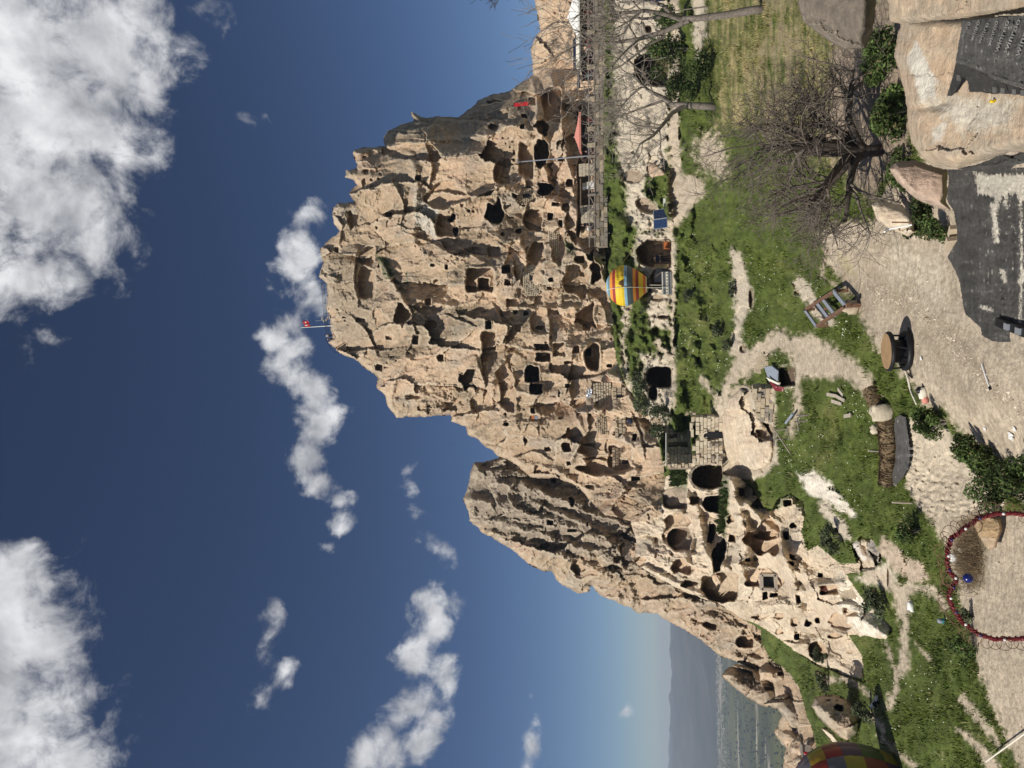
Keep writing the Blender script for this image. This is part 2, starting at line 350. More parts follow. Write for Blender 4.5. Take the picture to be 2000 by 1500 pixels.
def relief(poly, ctrl, step, sil=(), caves=(), ridges=(), tones=(), smooth=(), rough=1.0, big=1.0, seed=1, base_tone=.5, flute=0.0, edge=3.0, thick=25.0, rnd=(14, 4.0), strata=.0, extra=None, pale=0.0, cracks=1.0, ledge=1.0, holes=0, scale=(1.0, 1.0), wear=.32, scarps=(), nscarp=0, dip=.35, flute_w=26, flute_slope=0.0, flute_oct=4):
    P = np.array(poly, float); x0, y0 = P.min(0)-4; x1, y1 = P.max(0)+4
    X, Y = np.meshgrid(np.arange(x0, x1, step), np.arange(y0, y1, step), indexing='ij')
    wx = fbm(X/26, Y/26, 5, .6, seed+50); wy = fbm(X/26+40, Y/26, 5, .6, seed+51)
    Xw = X+wx*edge; Yw = Y+wy*edge
    inside = inpoly(Xw, Yw, poly)
    D = tps_grid(ctrl, X, Y)
    mpp = D/F                                                       # metres per photo pixel
    R = np.full(X.shape, rough)
    for pl, k in smooth: R *= 1-(1-k)*sstep(-6, 8, sdpoly(Xw, Yw, pl)+wx*4)
    d = 0
    sx, sy = scale; Xs = X/sx; Ys = Y/sy
    f1, e1 = facets(Xs/122+wx*.07, Ys/62+wy*.09, seed+1, 1.5); f2, e2 = facets(Xs/52+wx*.09, Ys/30+wy*.10, seed+7, 1.3); f3, e3 = facets(Xs/15+wx*.35, Ys/12+wy*.35, seed+9)
    patch = np.clip(.5+1.1*fbm(Xs/85, Ys/75, 3, .5, seed+40), 0, 1)               # broken zones between smooth ones
    d = d+big*(f1*42+fbm(Xs/90, Ys/70, 2, .5, seed+3)*11-ridged(Xs/200+wx*.15, Ys/64+wy*.15, 2, .5, seed+41)*17)*mpp
    RR = R*(.06+1.1*patch**2.5)
    cr = np.clip(fbm(Xs/50, Ys/50, 3, .5, seed+42)*1.6+.15, 0, 1)
    d = d+(.12+.75*RR)*f2*9*mpp+RR*(f3*1.8+fbm(Xs/26, Ys/20, 5, .5, seed+4)*2.4)*mpp+R*cracks*cr*((1-sstep(0, .07, e2))*4.5+(1-sstep(0, .06, e1))*6)*mpp
    # weathering ledges: the face steps out downwards and is undercut again
    ph = Xs/30+fbm(Xs/110, Ys/90, 4, .5, seed+43)*2.6+Ys/260*math.sin(seed); saw = ph-np.floor(ph); led = np.clip(fbm(Xs/60, Ys/45, 3, .55, seed+44)*1.5+.1, 0, 1)
    d = d-RR*led*ledge*np.where(saw < .8, saw/.8, (1-saw)/.2)*8.0*mpp
    d = d+(.25+.75*RR)*fbm(X/5.5, Y/5, 3, .6, seed+5)*.9*mpp*min(1, rough*1.5+.2)
    pits = np.clip(gnoise(Xs/8, Ys/7, seed+33)-.40, 0, 1)*np.clip(fbm(Xs/60, Ys/60, 2, .5, seed+34)*1.5+.1, 0, 1)
    d = d+RR*pits*60*mpp
    if flute: d = d-flute*ridged(Xs/170+wx*.25, (Y-flute_slope*X)/flute_w+wy*.2+.9*fbm(X/120, Y/110, 3, .5, seed+46), flute_oct, .5, seed+6)*flute_w*.33*mpp
    sr = np.random.RandomState(seed+95)
    for _ in range(nscarp):
        cx = sr.uniform(x0, x1); cy = sr.uniform(y0, y1); a = sr.normal()*.5+dip; L_ = sr.uniform(35, 120); n_ = 6; tt = np.linspace(-.5, .5, n_)
        P_ = [(cx+L_*t*math.sin(a)+sr.normal()*5, cy+L_*t*math.cos(a)) for t in tt]; P_ = P_ if sr.rand() < .75 else P_[::-1]
        d = d+scarp_step(Xw, Yw, P_, sr.uniform(.7, 2.6)*float(mpp.mean())*14, sr.uniform(18, 70))*(.25+.75*R)
    for P_, h_, L_ in scarps: d = d+scarp_step(Xw, Yw, P_, h_, L_)
    if strata: d = d-strata*ridged(Xs/15+wx*.3, Ys/170, 3, .5, seed+16)*3.5*mpp
    for pl, w, h in ridges:
        dd = dpoly(Xw, Yw, pl, False); d = d-h*np.exp(-(dd/w)**2)
    if len(sil):
        ds = dpoly(X, Y, sil, False); r, a = rnd; t = np.clip(ds/r, 0, 1); d = d+a*(1-np.sqrt(1-(1-t)**2+1e-6))
    # colours: where the crust is old and grey, where the tuff is freshly carved; some tones also paint shade
    n1 = fbm(X/55, Y/55, 5, .6, seed+20); n2 = fbm(X/14, Y/12, 5, .6, seed+21); n3 = fbm(X/90, Y/16, 4, .55, seed+22)
    w = np.clip(base_tone+.55*n1+.22*n2+.12*n3, 0, 1)
    for pl, tv, soft in tones:
        m_ = sstep(-soft, soft, sdpoly(Xw, Yw, pl)+n2*soft*1.2)
        if isinstance(tv, (int, float)): w = w*(1-m_)+np.clip(tv+.18*n2+.1*n1, 0, 1.4)*m_
    C = FRESH*(1-np.clip(w, 0, 1))[..., None]+WEATH*np.clip(w, 0, 1)[..., None]
    k = np.clip((w-.68)*1.5+.4*n2, 0, .9)[..., None]; C = C*(1-k)+DARK*k
    for cc_, sd_n in (((.50, .345, .25), 26), ((.35, .315, .265), 27)):              # pinkish and greyish beds
        k = np.clip(1.1*fbm(X/95, Y/65, 4, .55, seed+sd_n)-.12, 0, .6)[..., None]; C = C*(1-k)+np.array(cc_)*(.75+.25*n2[..., None])*k
    k = np.clip(.25*fbm(X/38, Y/30, 4, .5, seed+25)-.02, 0, .5)[..., None]; C = C*(1-k)+BROWN*k
    if pale:
        k = np.clip(pale+.4*n1-.5*np.clip(w-.3, 0, 1), 0, 1)[..., None]; C = C*(1-k)+PALE*k
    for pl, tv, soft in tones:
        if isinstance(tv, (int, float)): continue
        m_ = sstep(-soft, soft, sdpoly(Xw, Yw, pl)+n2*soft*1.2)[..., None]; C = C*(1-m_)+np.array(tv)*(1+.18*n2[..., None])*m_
    cid = np.full(X.shape, -1); hole = np.zeros(X.shape, bool)
    for i, cv in enumerate(caves):
        cx, cy, hx, hy, dep, sh = cv[:6]; rot = cv[6] if len(cv) > 6 else 0
        m_ = (abs(X-cx) < (hx+hy)*1.7+8) & (abs(Y-cy) < (hx+hy)*1.7+8)
        xs = X[m_]; ys = Y[m_]; lump = .16 if sh in 'ra' else .42
        w2x = fbm(xs/(hx*1.1+3), ys/(hy*1.1+3), 2, .5, seed+60+i); w2y = fbm(xs/(hx*1.1+3)+9, ys/(hy*1.1+3), 2, .5, seed+61+i)
        q = cave_q(xs+wx[m_]*min(hx, hy)*.12+w2x*hx*lump, ys+wy[m_]*min(hx, hy)*.12+w2y*hy*lump, cx, cy, hx, hy, sh, rot)
        sharp = 2.0/min(hx, hy)
        lip = np.exp(-((q-1.12)/.16)**2)*(-.35 if dep > 1.5 else -.1)
        a = sstep(1+sharp, 1-sharp, q) if False else 1-sstep(1-sharp, 1+sharp*.4, q)
        bowl = dep*(a*(.72+.28*np.sqrt(np.clip(1-q*q, 0, 1)))) if sh == 'e' else dep*a
        d[m_] = d[m_]*(1-.6*a)+bowl+lip*min(1, dep*.25)
        c_ = cid[m_]; c_[q < 1.0] = i; cid[m_] = c_
        fresh_or_shade = (a*.75)[..., None]; base = FRESH*.86 if not pale else FRESH
        if len(cv) > 7 and cv[7] is not None: base = np.array(cv[7])  # the dark ones among these colours paint a cave's inner shade
        C[m_] = C[m_]*(1-fresh_or_shade)+base*fresh_or_shade
        if dep < 0: pass
    hr = np.random.RandomState(seed+90)
    for _ in range(holes):
        cx = hr.uniform(x0, x1); cy = hr.uniform(y0, y1); r = hr.uniform(1.6, 4.6)
        for _k in range(hr.randint(1, 4)):
            m_ = (abs(X-cx) < r*2.2) & (abs(Y-cy) < r*2.2)
            if m_.any():
                q = np.hypot((X[m_]-cx)/r*.9, (Y[m_]-cy)/r)+.25*wx[m_]; d[m_] += (1-sstep(.6, 1.05, q))*r*2.6*mpp[m_]
            cx += hr.uniform(-9, 9); cy += hr.uniform(-9, 9); r *= hr.uniform(.6, .95)
    if wear:                                                        # projecting edges are rubbed paler
        k_ = max(1, int(round(5/step))); z = (D+d)/np.maximum(mpp, 1e-6); zb = z
        for ax in (0, 1):
            zz = np.concatenate([np.repeat(zb.take([0], ax), k_+1, ax), zb, np.repeat(zb.take([-1], ax), k_, ax)], ax).cumsum(ax); n_ = zb.shape[ax]
            zb = (zz.take(range(2*k_+1, 2*k_+1+n_), ax)-zz.take(range(0, n_), ax))/(2*k_+1)
        w_ = np.clip((zb-z)*.28, 0, 1)[..., None]*wear; C = C*(1-w_)+PALE*.95*w_
    if extra is not None: D, d, C = extra(X, Y, D, d, C, wx, wy)
    Df = D+d
    return dict(X=X, Y=Y, D=Df, inside=inside, C=C, cid=cid, sil=sil, thick=thick, poly=poly, x0=x0, y0=y0, step=step, smoothD=D)
def grid_faces(mask):
    n, m_ = mask.shape; idx = np.arange(n*m_).reshape(n, m_)
    ok = mask[:-1, :-1] & mask[1:, :-1] & mask[1:, 1:] & mask[:-1, 1:]
    return np.stack([idx[:-1, :-1][ok], idx[:-1, 1:][ok], idx[1:, 1:][ok], idx[1:, :-1][ok]], 1), ok
def relief_build(R, name, m, label, cat, cave_name='cave', kind=None, back=True, body='rock_face'):
    V = unp(R['X'], R['Y'], R['D']); C = R['C'].reshape(-1, 3); Fc, ok = grid_faces(R['inside']); cid = R['cid'][:-1, :-1][ok]
    V = V.reshape(-1, 3)
    fv = V[Fc[cid < 0]].reshape(-1, 3) if (cid < 0).any() else V[Fc].reshape(-1, 3)
    org = [fv[:, 0].mean(), fv[:, 1].mean(), fv[:, 2].min()]
    has = (cid >= 0).any()
    if kind: root = None
    else: root = thing(name, label, cat, org)
    def sub(fs, nm, par, backside=False):
        u, inv = np.unique(fs, return_inverse=True); vv = V[u]; ff = [inv.reshape(fs.shape)]; cc = C[u]
        if backside:
            k = max(2, int(round(6/R['step']))); Xb = R['X'][::k, ::k]; Yb = R['Y'][::k, ::k]; ib = R['inside'][::k, ::k]
            ds = dpoly(Xb, Yb, R['poly']); Db = R['D'][::k, ::k]+.4+R['thick']*np.sqrt(1-(1-np.clip(ds/120, 0, 1))**2)
            fb, _ = grid_faces(ib)
            if len(fb):
                ub, invb = np.unique(fb, return_inverse=True); vb = unp(Xb, Yb, Db).reshape(-1, 3)[ub]
                ff.append(invb.reshape(fb.shape)[:, ::-1]+len(vv)); vv = np.concatenate([vv, vb]); cc = np.concatenate([cc, np.tile(WEATH, (len(vb), 1))])
        return mesh_np(nm, vv, ff, m, par, cc)
    if kind:
        o = sub(Fc[cid < 0], name, None, back); o['kind'] = kind
        if label: o['label'] = label
        root = o
    else: sub(Fc[cid < 0], body, root, back)
    for i in range(cid.max()+1 if has else 0):
        fs = Fc[cid == i]
        if len(fs) >= 6: sub(fs, cave_name, root)
    return root
def at_rel(R, px, py, lift=0.0):
    return unp(px, py, bilin(R['D'], R['x0'], R['y0'], R['step'], px, py)-lift)

# ---------------------------------------------------------------- ground (near terrain)
GC = [(2080,-150,11.5),(2080,400,11.8),(2080,800,12),(2080,1250,12.8),(2080,1650,13.4),(2000,800,13.4),(2000,1250,14.5),(1900,800,15.4),(1850,600,16.9),(1800,500,18.5),(1950,1450,16.6),(1850,1450,20),
 (1700,700,22.5),(1650,500,25.5),(1650,700,25.8),(1720,290,20),(1720,100,19.5),(1720,-150,19.5),(1640,100,23),(1640,400,25),(1550,100,29),(1550,-150,29),(1470,100,37),(1400,100,47),(1400,-150,47),(1330,100,62),(1330,-150,62),(1312,100,67),(1308,-150,67),
 (1470,350,38),(1400,350,49),(1330,350,64),(1312,350,68),(1600,600,29.5),(1500,600,40),(1420,600,52),(1330,600,67),(1312,600,69),(1312,480,69),(1312,740,68),
 (1300,100,67.4),(1300,350,69),(1260,100,69),(1235,100,71),(1240,350,72),(1258,480,71),(1250,600,74),(1250,740,73),(1200,100,79),(1182,100,82.5),(1182,-150,82.5),(1185,350,82.5),(1200,350,79),(1200,480,82),(1200,600,84),(1200,740,84),(1160,600,93),(1160,480,91),(1150,100,90),
 (1300,860,66),(1300,780,67),(1240,820,76),(1260,900,73),(1330,780,63),(1411,860,58),(1385,850,61),(1385,890,62),(1350,850,65),(1410,780,53),(1500,850,44),(1500,740,41),(1560,850,35.5),(1560,740,34.5),(1640,850,28.5),(1700,850,24.6),(1700,760,23.2),
 (1775,880,21.6),(1850,900,19.2),(1945,940,15.8),(1770,1000,22),(1850,1100,19.5),(1900,1000,17.2),(1600,950,33),(1650,1020,29.5),(1700,1100,26.8),(1750,1300,27),(1700,1200,31),(1650,1150,35),(1650,1300,42),(1600,1200,44),(1580,1300,54),(1550,1320,62),(1540,1450,72),(1600,1450,50),(1650,1480,42),(1700,1480,35),(1750,1480,29),(1800,1480,24),(1500,1000,47),(1450,1000,55),(1420,1000,60),(1500,1200,60),(1430,1130,66),(1340,1000,74),(1540,1600,76),(1700,1620,36),(1500,1350,82)]
ROCKS_FRONT = []          # visible outlines of the rocks that stand in the ground: the ground dips behind them
GPOLY = [(1196,-330),(1178,-330),(1176,300),(1176,480),(1170,600),(1185,720),(1222,800),(1262,880),(1280,960),(1300,1000),(1330,1040),(1380,1110),(1420,1180),(1460,1215),(1486,1232),(1486,1258),(1505,1286),(1526,1302),(1546,1324),(1560,1346),(1568,1372),(1576,1402),(1592,1445),(1602,1500),(1612,1850),(2120,1850),(2120,-325)]
DIRT = (.46,.385,.29); GRASS = (.078,.105,.020); SOIL = (.20,.155,.115); DRY = (.30,.25,.125); PALEROCK = (.55,.48,.375)
def strip(pts, w):
    """polygon round a polyline; w: half width (number or list)"""
    pts = [np.array(p, float) for p in pts]; n = len(pts); w = [w]*n if isinstance(w, (int, float)) else w; a = []; b = []
    for i in range(n):
        t = pts[min(i+1, n-1)]-pts[max(i-1, 0)]; t = t/np.linalg.norm(t); q = np.array([-t[1], t[0]])*w[i]; a.append(tuple(pts[i]+q)); b.append(tuple(pts[i]-q))
    return a+b[::-1]
GROUND_PATCHES = [                                               # (colour, polygon, softness, kind)
 (DRY, [(1385,-330),(1385,60),(1410,130),(1400,240),(1430,250),(1560,300),(1660,330),(1660,-330)], 18, 'dry'),
 ((.25,.205,.125), [(1470,-330),(1480,40),(1500,70),(1470,130),(1480,200),(1520,240),(1570,200),(1560,60),(1540,-330)], 16, 'dry'),
 ((.29,.23,.17), [(1630,60),(1650,40),(1780,-60),(1780,350),(1740,330),(1700,400),(1640,330),(1610,240)], 10, 'dirt'),
 (PALEROCK, [(1196,-330),(1300,-330),(1302,60),(1308,250),(1300,330),(1255,345),(1262,400),(1310,430),(1310,455),(1250,455),(1225,420),(1222,350),(1205,300),(1200,180)], 7, 'rock'),
 (PALEROCK, [(1355,-330),(1372,-330),(1378,60),(1366,130),(1352,60)], 6, 'rock'),
 (PALEROCK, [(1246,455),(1312,455),(1316,525),(1300,600),(1310,640),(1268,640),(1262,585),(1272,560),(1246,520)], 5, 'rock'),
 (PALEROCK, [(1250,690),(1312,700),(1316,795),(1300,830),(1255,905),(1285,1000),(1270,1010),(1245,900),(1240,840),(1262,790)], 6, 'rock'),
 (PALEROCK, [(1404,800),(1440,748),(1466,756),(1512,758),(1514,850),(1520,905),(1470,940),(1405,925)], 5, 'rock'),
 ((.46,.38,.28), [(1404,800),(1440,748),(1466,756),(1470,830),(1512,880),(1500,915),(1460,930),(1405,920)], 6, 'rock'),
 (PALEROCK, [(1428,478),(1450,500),(1466,560),(1470,585),(1452,640),(1446,690),(1425,690),(1436,620),(1432,545)], 5, 'rock'),
 (PALEROCK, [(1548,556),(1556,536),(1584,556),(1606,604),(1634,632),(1620,640),(1590,618)], 4, 'rock'),
 ((.80,.74,.62), [(1555,925),(1585,918),(1622,944),(1660,990),(1676,1008),(1660,1010),(1620,985),(1580,965)], 4, 'rock'),
 (PALEROCK, [(1600,960),(1620,985),(1650,1020),(1662,1055),(1650,1055),(1620,1020),(1600,1000)], 5, 'rock'),
 ((.50,.40,.30), [(1722,1040),(1765,1085),(1800,1100),(1812,1130),(1780,1142),(1740,1108),(1715,1072)], 4, 'rock'),
 (PALEROCK, [(1672,1130),(1730,1100),(1755,1130),(1735,1150)], 5, 'dirt'),
 # paths
 (DIRT, strip([(1318,-330),(1318,150),(1317,300)], [9,9,10])[:], 2, 'dirt'),
 (DIRT, [(1308,290),(1308,440),(1322,442),(1345,415),(1378,372),(1370,345),(1332,338),(1328,290)], 4, 'dirt'),
 (DIRT, strip([(1312,430),(1313,560),(1315,720),(1317,800)], [5,5,4,2]), 2, 'dirt'),
 (DIRT, [(1365,255),(1395,265),(1415,300),(1420,340),(1395,345),(1372,330),(1360,300)], 8, 'dirt'),
 (DIRT, strip([(1218,580),(1225,640),(1215,665),(1222,720),(1235,780)], 4), 3, 'dirt'),
 (DIRT, strip([(1280,665),(1300,690),(1314,700)], 7), 3, 'dirt'),
 (DIRT, strip([(1455,680),(1435,730),(1412,765),(1404,790),(1410,830)], [12,14,8,8,5]), 4, 'dirt'),
 (DIRT, strip([(1368,735),(1388,760),(1402,785)], 5), 3, 'dirt'),
 (DIRT, [(1432,722),(1462,690),(1500,652),(1530,642),(1545,655),(1590,655),(1650,690),(1700,735),(1720,775),(1690,775),(1650,742),(1600,735),(1560,738),(1566,770),(1562,810),(1548,850),(1538,850),(1552,800),(1552,760),(1548,700),(1520,685),(1490,700),(1460,740)], 5, 'dirt'),
 (DIRT, [(1604,455),(1618,520),(1650,556),(1672,590),(1690,640),(1716,680),(1745,705),(1775,745),(1805,790),(1840,800),(1880,842),(1915,870),(1950,930),(1985,975),(2125,1040),(2125,-325),(1800,-325),(1800,330),(1740,330),(1700,440),(1650,425)], 5, 'dirt'),
 ((.54,.46,.35), [(1766,822),(1800,815),(1850,842),(1890,885),(1930,945),(1962,985),(1945,1016),(1870,1015),(1800,1003),(1772,955)], 4, 'bank'),
 (DIRT, [(1810,1000),(1846,1055),(1862,1120),(1890,1225),(1910,1300),(1945,1400),(1985,1490),(2125,1850),(2125,975),(1955,1010),(1880,1010)], 5, 'dirt'),
 ((.22,.18,.12), [(1875,1015),(1905,1005),(1925,1040),(1925,1100),(1925,1140),(1895,1150),(1870,1120),(1862,1060)], 8, 'scrub'),
 (DIRT, strip([(1690,1118),(1735,1135),(1762,1165),(1768,1225),(1766,1290),(1746,1350),(1736,1388)], [10,12,14,9,8,7,3]), 4, 'dirt'),
 (DIRT, strip([(1750,1150),(1800,1150),(1832,1162),(1850,1190)], [12,9,8,6]), 4, 'dirt'),
 (DIRT, strip([(1728,1255),(1745,1300),(1752,1325)], [4,6,7]), 3, 'dirt'),
 (DIRT, strip([(1610,1332),(1650,1325),(1685,1345),(1700,1362)], 5), 3, 'dirt'),
 (DIRT, strip([(1702,1398),(1722,1420),(1722,1440),(1760,1475),(1800,1510)], 5), 3, 'dirt'),
 (DIRT, strip([(1878,1365),(1915,1405),(1955,1460)], [8,10,6]), 4, 'dirt'),
 (DIRT, strip([(1872,1425),(1910,1455),(1940,1500),(1950,1540)], [4,9,10,10]), 4, 'dirt'),
 (DIRT, strip([(1790,1255),(1815,1285),(1828,1305)], [2,4,2]), 3, 'dirt'),
 ((.44,.375,.235), [(1636,498),(1652,505),(1672,532),(1668,542),(1648,530)], 5, 'dirt'), ((.33,.265,.195), [(1640,530),(1665,545),(1700,600),(1690,612),(1650,566)], 10, 'dirt'), ((.36,.295,.215), strip([(1700,470),(1790,560),(1860,650),(1960,790)], [6,7,8,10]), 9, 'dirt'), ((.36,.295,.215), strip([(1680,500),(1760,590),(1830,690),(1900,800)], [4,5,6,8]), 9, 'dirt'), ((.52,.455,.355), [(1750,480),(1830,520),(1850,600),(1800,600),(1760,540)], 22, 'dirt'),
 ((.42,.34,.26), strip([(1615,478),(1605,540),(1660,575)], [3,3,2]), 3, 'rock'),
]
GCAVES = [(1278,495,34,28,6,'a'),(1291,545,22,20,3.2,'a'),(1284,582,14,7,.9,'e'),(1296,619,13,4,1.5,'e'),(1467,583,5,20,1.2,'e'),
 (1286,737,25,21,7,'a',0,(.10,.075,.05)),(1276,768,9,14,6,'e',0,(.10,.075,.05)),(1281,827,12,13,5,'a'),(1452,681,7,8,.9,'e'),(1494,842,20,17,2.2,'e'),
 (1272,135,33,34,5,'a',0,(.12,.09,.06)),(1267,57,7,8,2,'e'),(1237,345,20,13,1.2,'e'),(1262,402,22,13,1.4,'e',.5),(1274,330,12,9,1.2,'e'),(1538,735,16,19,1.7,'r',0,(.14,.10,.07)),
 (1735,1128,3,22,.5,'e'),(1230,600,4,6,1,'e'),(1280,618,3,3,.5,'e'),(1556,572,6,5,.5,'e'),(1590,596,5,9,.3,'e',.5)]
GMASK = {}
def ground_extra(X, Y, D, d, C, wx, wy):
    far = np.clip(D/60, .15, 1.2)
    n1 = fbm(X/40, Y/60, 5, .6, 301); n2 = fbm(X/9, Y/11, 4, .6, 302); n3 = fbm(X/120, Y/150, 3, .5, 303)
    C = np.array(GRASS)*(1+.35*n1+.35*n2)[..., None]
    k = np.clip(.6*n3+.45*n1-.2, 0, .5)[..., None]; C = C*(1-k)+np.array((.18,.165,.055))*k
    k = np.clip(.7*n1+.55*n2-.5, 0, .8)[..., None]; C = C*(1-k)+np.array(DIRT)*.75*k; bare = k[..., 0]
    g = 1-np.clip(bare*1.2, 0, 1); rockm = np.zeros(X.shape); dry = np.zeros(X.shape); bank = np.zeros(X.shape)
    Xw = X+wx*4+n2*2; Yw = Y+wy*5+n2*2
    for col, pl, soft, kind in GROUND_PATCHES:
        sd_ = sdpoly(Xw, Yw, pl); soft = soft*(1.7 if kind == 'dirt' else 1.1); m_ = sstep(-soft, soft, sd_+n2*soft*1.1+n1*soft*.8)
        if kind == 'dry':
            st = np.clip(.55+.9*fbm(X/7, Y/90, 4, .6, 310)+.3*n1, 0, 1); m_ = m_*st; dry = np.maximum(dry, m_)
            g = g*(1-.25*m_)
        else: g = g*(1-m_)
        if kind == 'rock': rockm = np.maximum(rockm*(1-m_*0), m_)
        elif kind == 'dirt': rockm = rockm*(1-m_)
        if kind == 'bank': bank = np.maximum(bank, m_)
        t = 1+.20*n2+.18*n1+.22*fbm(X/5, Y/6, 3, .6, 307)*(kind == 'dirt')
        cc = np.array(col)*t[..., None]
        if kind in ('rock',): 
            w_ = np.clip(.25+.8*n1+.3*n2, 0, 1)[..., None]*.55; cc = cc*(1-w_)+np.array((.33,.275,.205))*w_
        C = C*(1-m_[..., None])+cc*m_[..., None]
    # tracks of scattered stones across the dirt
    tr = dpoly(X, Y, [(1690,560),(1790,600),(1850,660),(1900,720),(1990,800)], False)
    k = (np.exp(-(tr/14)**2)*np.clip(n2*1.4+.2, 0, 1)*.5)[..., None]; C = C*(1-k)+np.array((.22,.17,.12))*k
    # relief: rock lumps, turf tussocks, chisel marks on the bank
    mpp = D/F
    f2, e2 = facets(X/24+wx*.4, Y/28+wy*.4, 331); f3, e3 = facets(X/9+wx*.4, Y/10+wy*.4, 335)
    amp = np.clip(22/(1300-np.minimum(X, 1290))**1.0+0, 0, 0)
    steep = sstep(1316, 1300, X)                                     # the bank under the castle: nearly upright
    d = d*0
    f1, e1 = facets(X/70+wx*.2, Y/60+wy*.2, 329, 1.2)
    d = d+rockm*(f1*22*(1-steep)+f2*11+f3*4+fbm(X/18, Y/16, 4, .55, 330)*7)*mpp*(.8+.6*steep)
    d = d+bank*((facets(X/11+wx*.5, Y/8+wy*.5, 341)[0])*5.0+f3*2)*mpp*1.6+bank*ridged(X/10, Y/30, 3, .5, 342)*-2*mpp
    rel = (1-rockm)*(1-bank)
    oblique = np.clip((X-1300)/330, .02, 1.2)                        # slope of the ground against the ray
    h = g*(n2*.06+fbm(X/20, Y/30, 3, .5, 345)*.12+fbm(X/46, Y/75, 3, .5, 347)*.30)+(1-g)*(n2*.02+fbm(X/30, Y/40, 3, .5, 346)*.05)   # height in metres
    d = d-rel*h/(oblique*.42+.09)*np.clip(D/45, .25, 1.3)
    for pl, RK in ((CASTLE, RC), (LOWER, RL)):                     # the ground passes under the rocks
        s_ = sdpoly(X, Y, pl); ins = s_ > 1; Dr = bilin(RK['D'], RK['x0'], RK['y0'], RK['step'], X, Y)
        D = np.where(ins, np.maximum(D, Dr+.02*np.clip(s_-1, 0, 60)*mpp*25+.05), D); d = np.where(ins, 0, d)
    GMASK['grass'] = g; GMASK['dry'] = dry
    # caves again (the base relief was flattened above)
    for cv in GCAVES:
        cx, cy, hx, hy, dep, sh = cv[:6]; rot = cv[6] if len(cv) > 6 else 0
        q = cave_q(X+wx*min(hx, hy)*.1, Y+wy*min(hx, hy)*.1, cx, cy, hx, hy, sh, rot); s_ = 2/min(hx, hy)
        a = 1-sstep(1-s_, 1+.4*s_, q); d = d*(1-.6*a)+dep*a
        base = np.array(cv[7] if len(cv) > 7 else (.34,.27,.20)); C = C*(1-a[..., None])+base*a[..., None]; g *= 1-a  # dark cave colours paint the shade inside
        rim = np.exp(-((q-1.15)/.13)**2)[..., None]*.6; C = C*(1-rim)+np.array(PALEROCK)*rim
    return D, d, C

# ---------------------------------------------------------------- the rock castle
CASTLE = [(1046,-60),(1043,0),(1050,28),(1055,60),(1040,82),(1036,100),(1040,128),(1041,146),(1020,160),(992,178),(960,183),(935,195),(905,222),(895,228),(850,226),(832,230),(812,221),(804,217),(803,225),(808,236),(780,245),(757,255),(748,270),(750,286),(705,289),(690,291),(688,297),(691,304),(697,322),(694,330),(676,331),(673,348),(690,353),(697,362),(682,374),(680,378),(692,394),(660,396),(651,404),(648,420),(650,436),(663,450),(640,470),(626,484),(625,500),(632,512),(621,540),(637,554),(640,575),(637,600),(641,620),(645,635),(648,660),(640,668),(655,682),(663,692),(690,700),(715,720),(738,738),(735,757),(752,775),(757,797),(775,818),(820,815),(855,812),(880,811),(881,824),(910,835),(914,850),(932,858),(945,872),(960,880),(975,893),(990,897),(1012,912),(1040,935),(1084,934),(1126,949),(1150,976),(1180,1006),(1231,1018),(1262,1020),(1292,1005),(1300,930),(1290,870),(1262,800),(1225,755),(1205,700),(1195,600),(1183,520),(1180,480),(1180,-60)]
CSIL = CASTLE[1:79]
CC = [(1180,480,87),(1178,560,88),(1170,300,91),(1150,250,92),(1120,300,92.5),(1160,380,89),(1090,380,92),(1050,250,95),(1050,400,94),(1120,520,88.5),(1100,600,89),(1182,640,86),(1190,700,84.5),(1215,780,81.5),(1262,870,77),(1292,960,73.5),(1270,1010,74),(1180,900,83),(1100,940,90),(1150,970,86),(1000,895,101),(950,860,104),(1000,760,96),(950,640,98),(900,800,106),(850,400,103),(950,330,98),(850,540,104),(780,640,109),(720,550,113),(650,620,121),(690,320,114),(700,420,113),(640,500,118),(690,296,116),(840,272,106.5),(950,262,100),(1015,240,95),(840,230,117),(760,258,121),(960,190,112),(1035,152,107),(900,240,111),(1060,170,97),(1060,60,98),(1050,-60,98),(1120,-60,93),(1160,60,90),(1120,150,94),(1178,0,88),(760,800,114),(815,815,112),(700,705,118),(880,812,108),(860,720,104),(920,720,100),(840,680,106),(900,590,101),(1040,820,92),(1090,740,90.5),(1050,690,92),(1010,560,93.5),(960,500,97),(1180,830,82),(1130,780,87),(1230,940,79)]
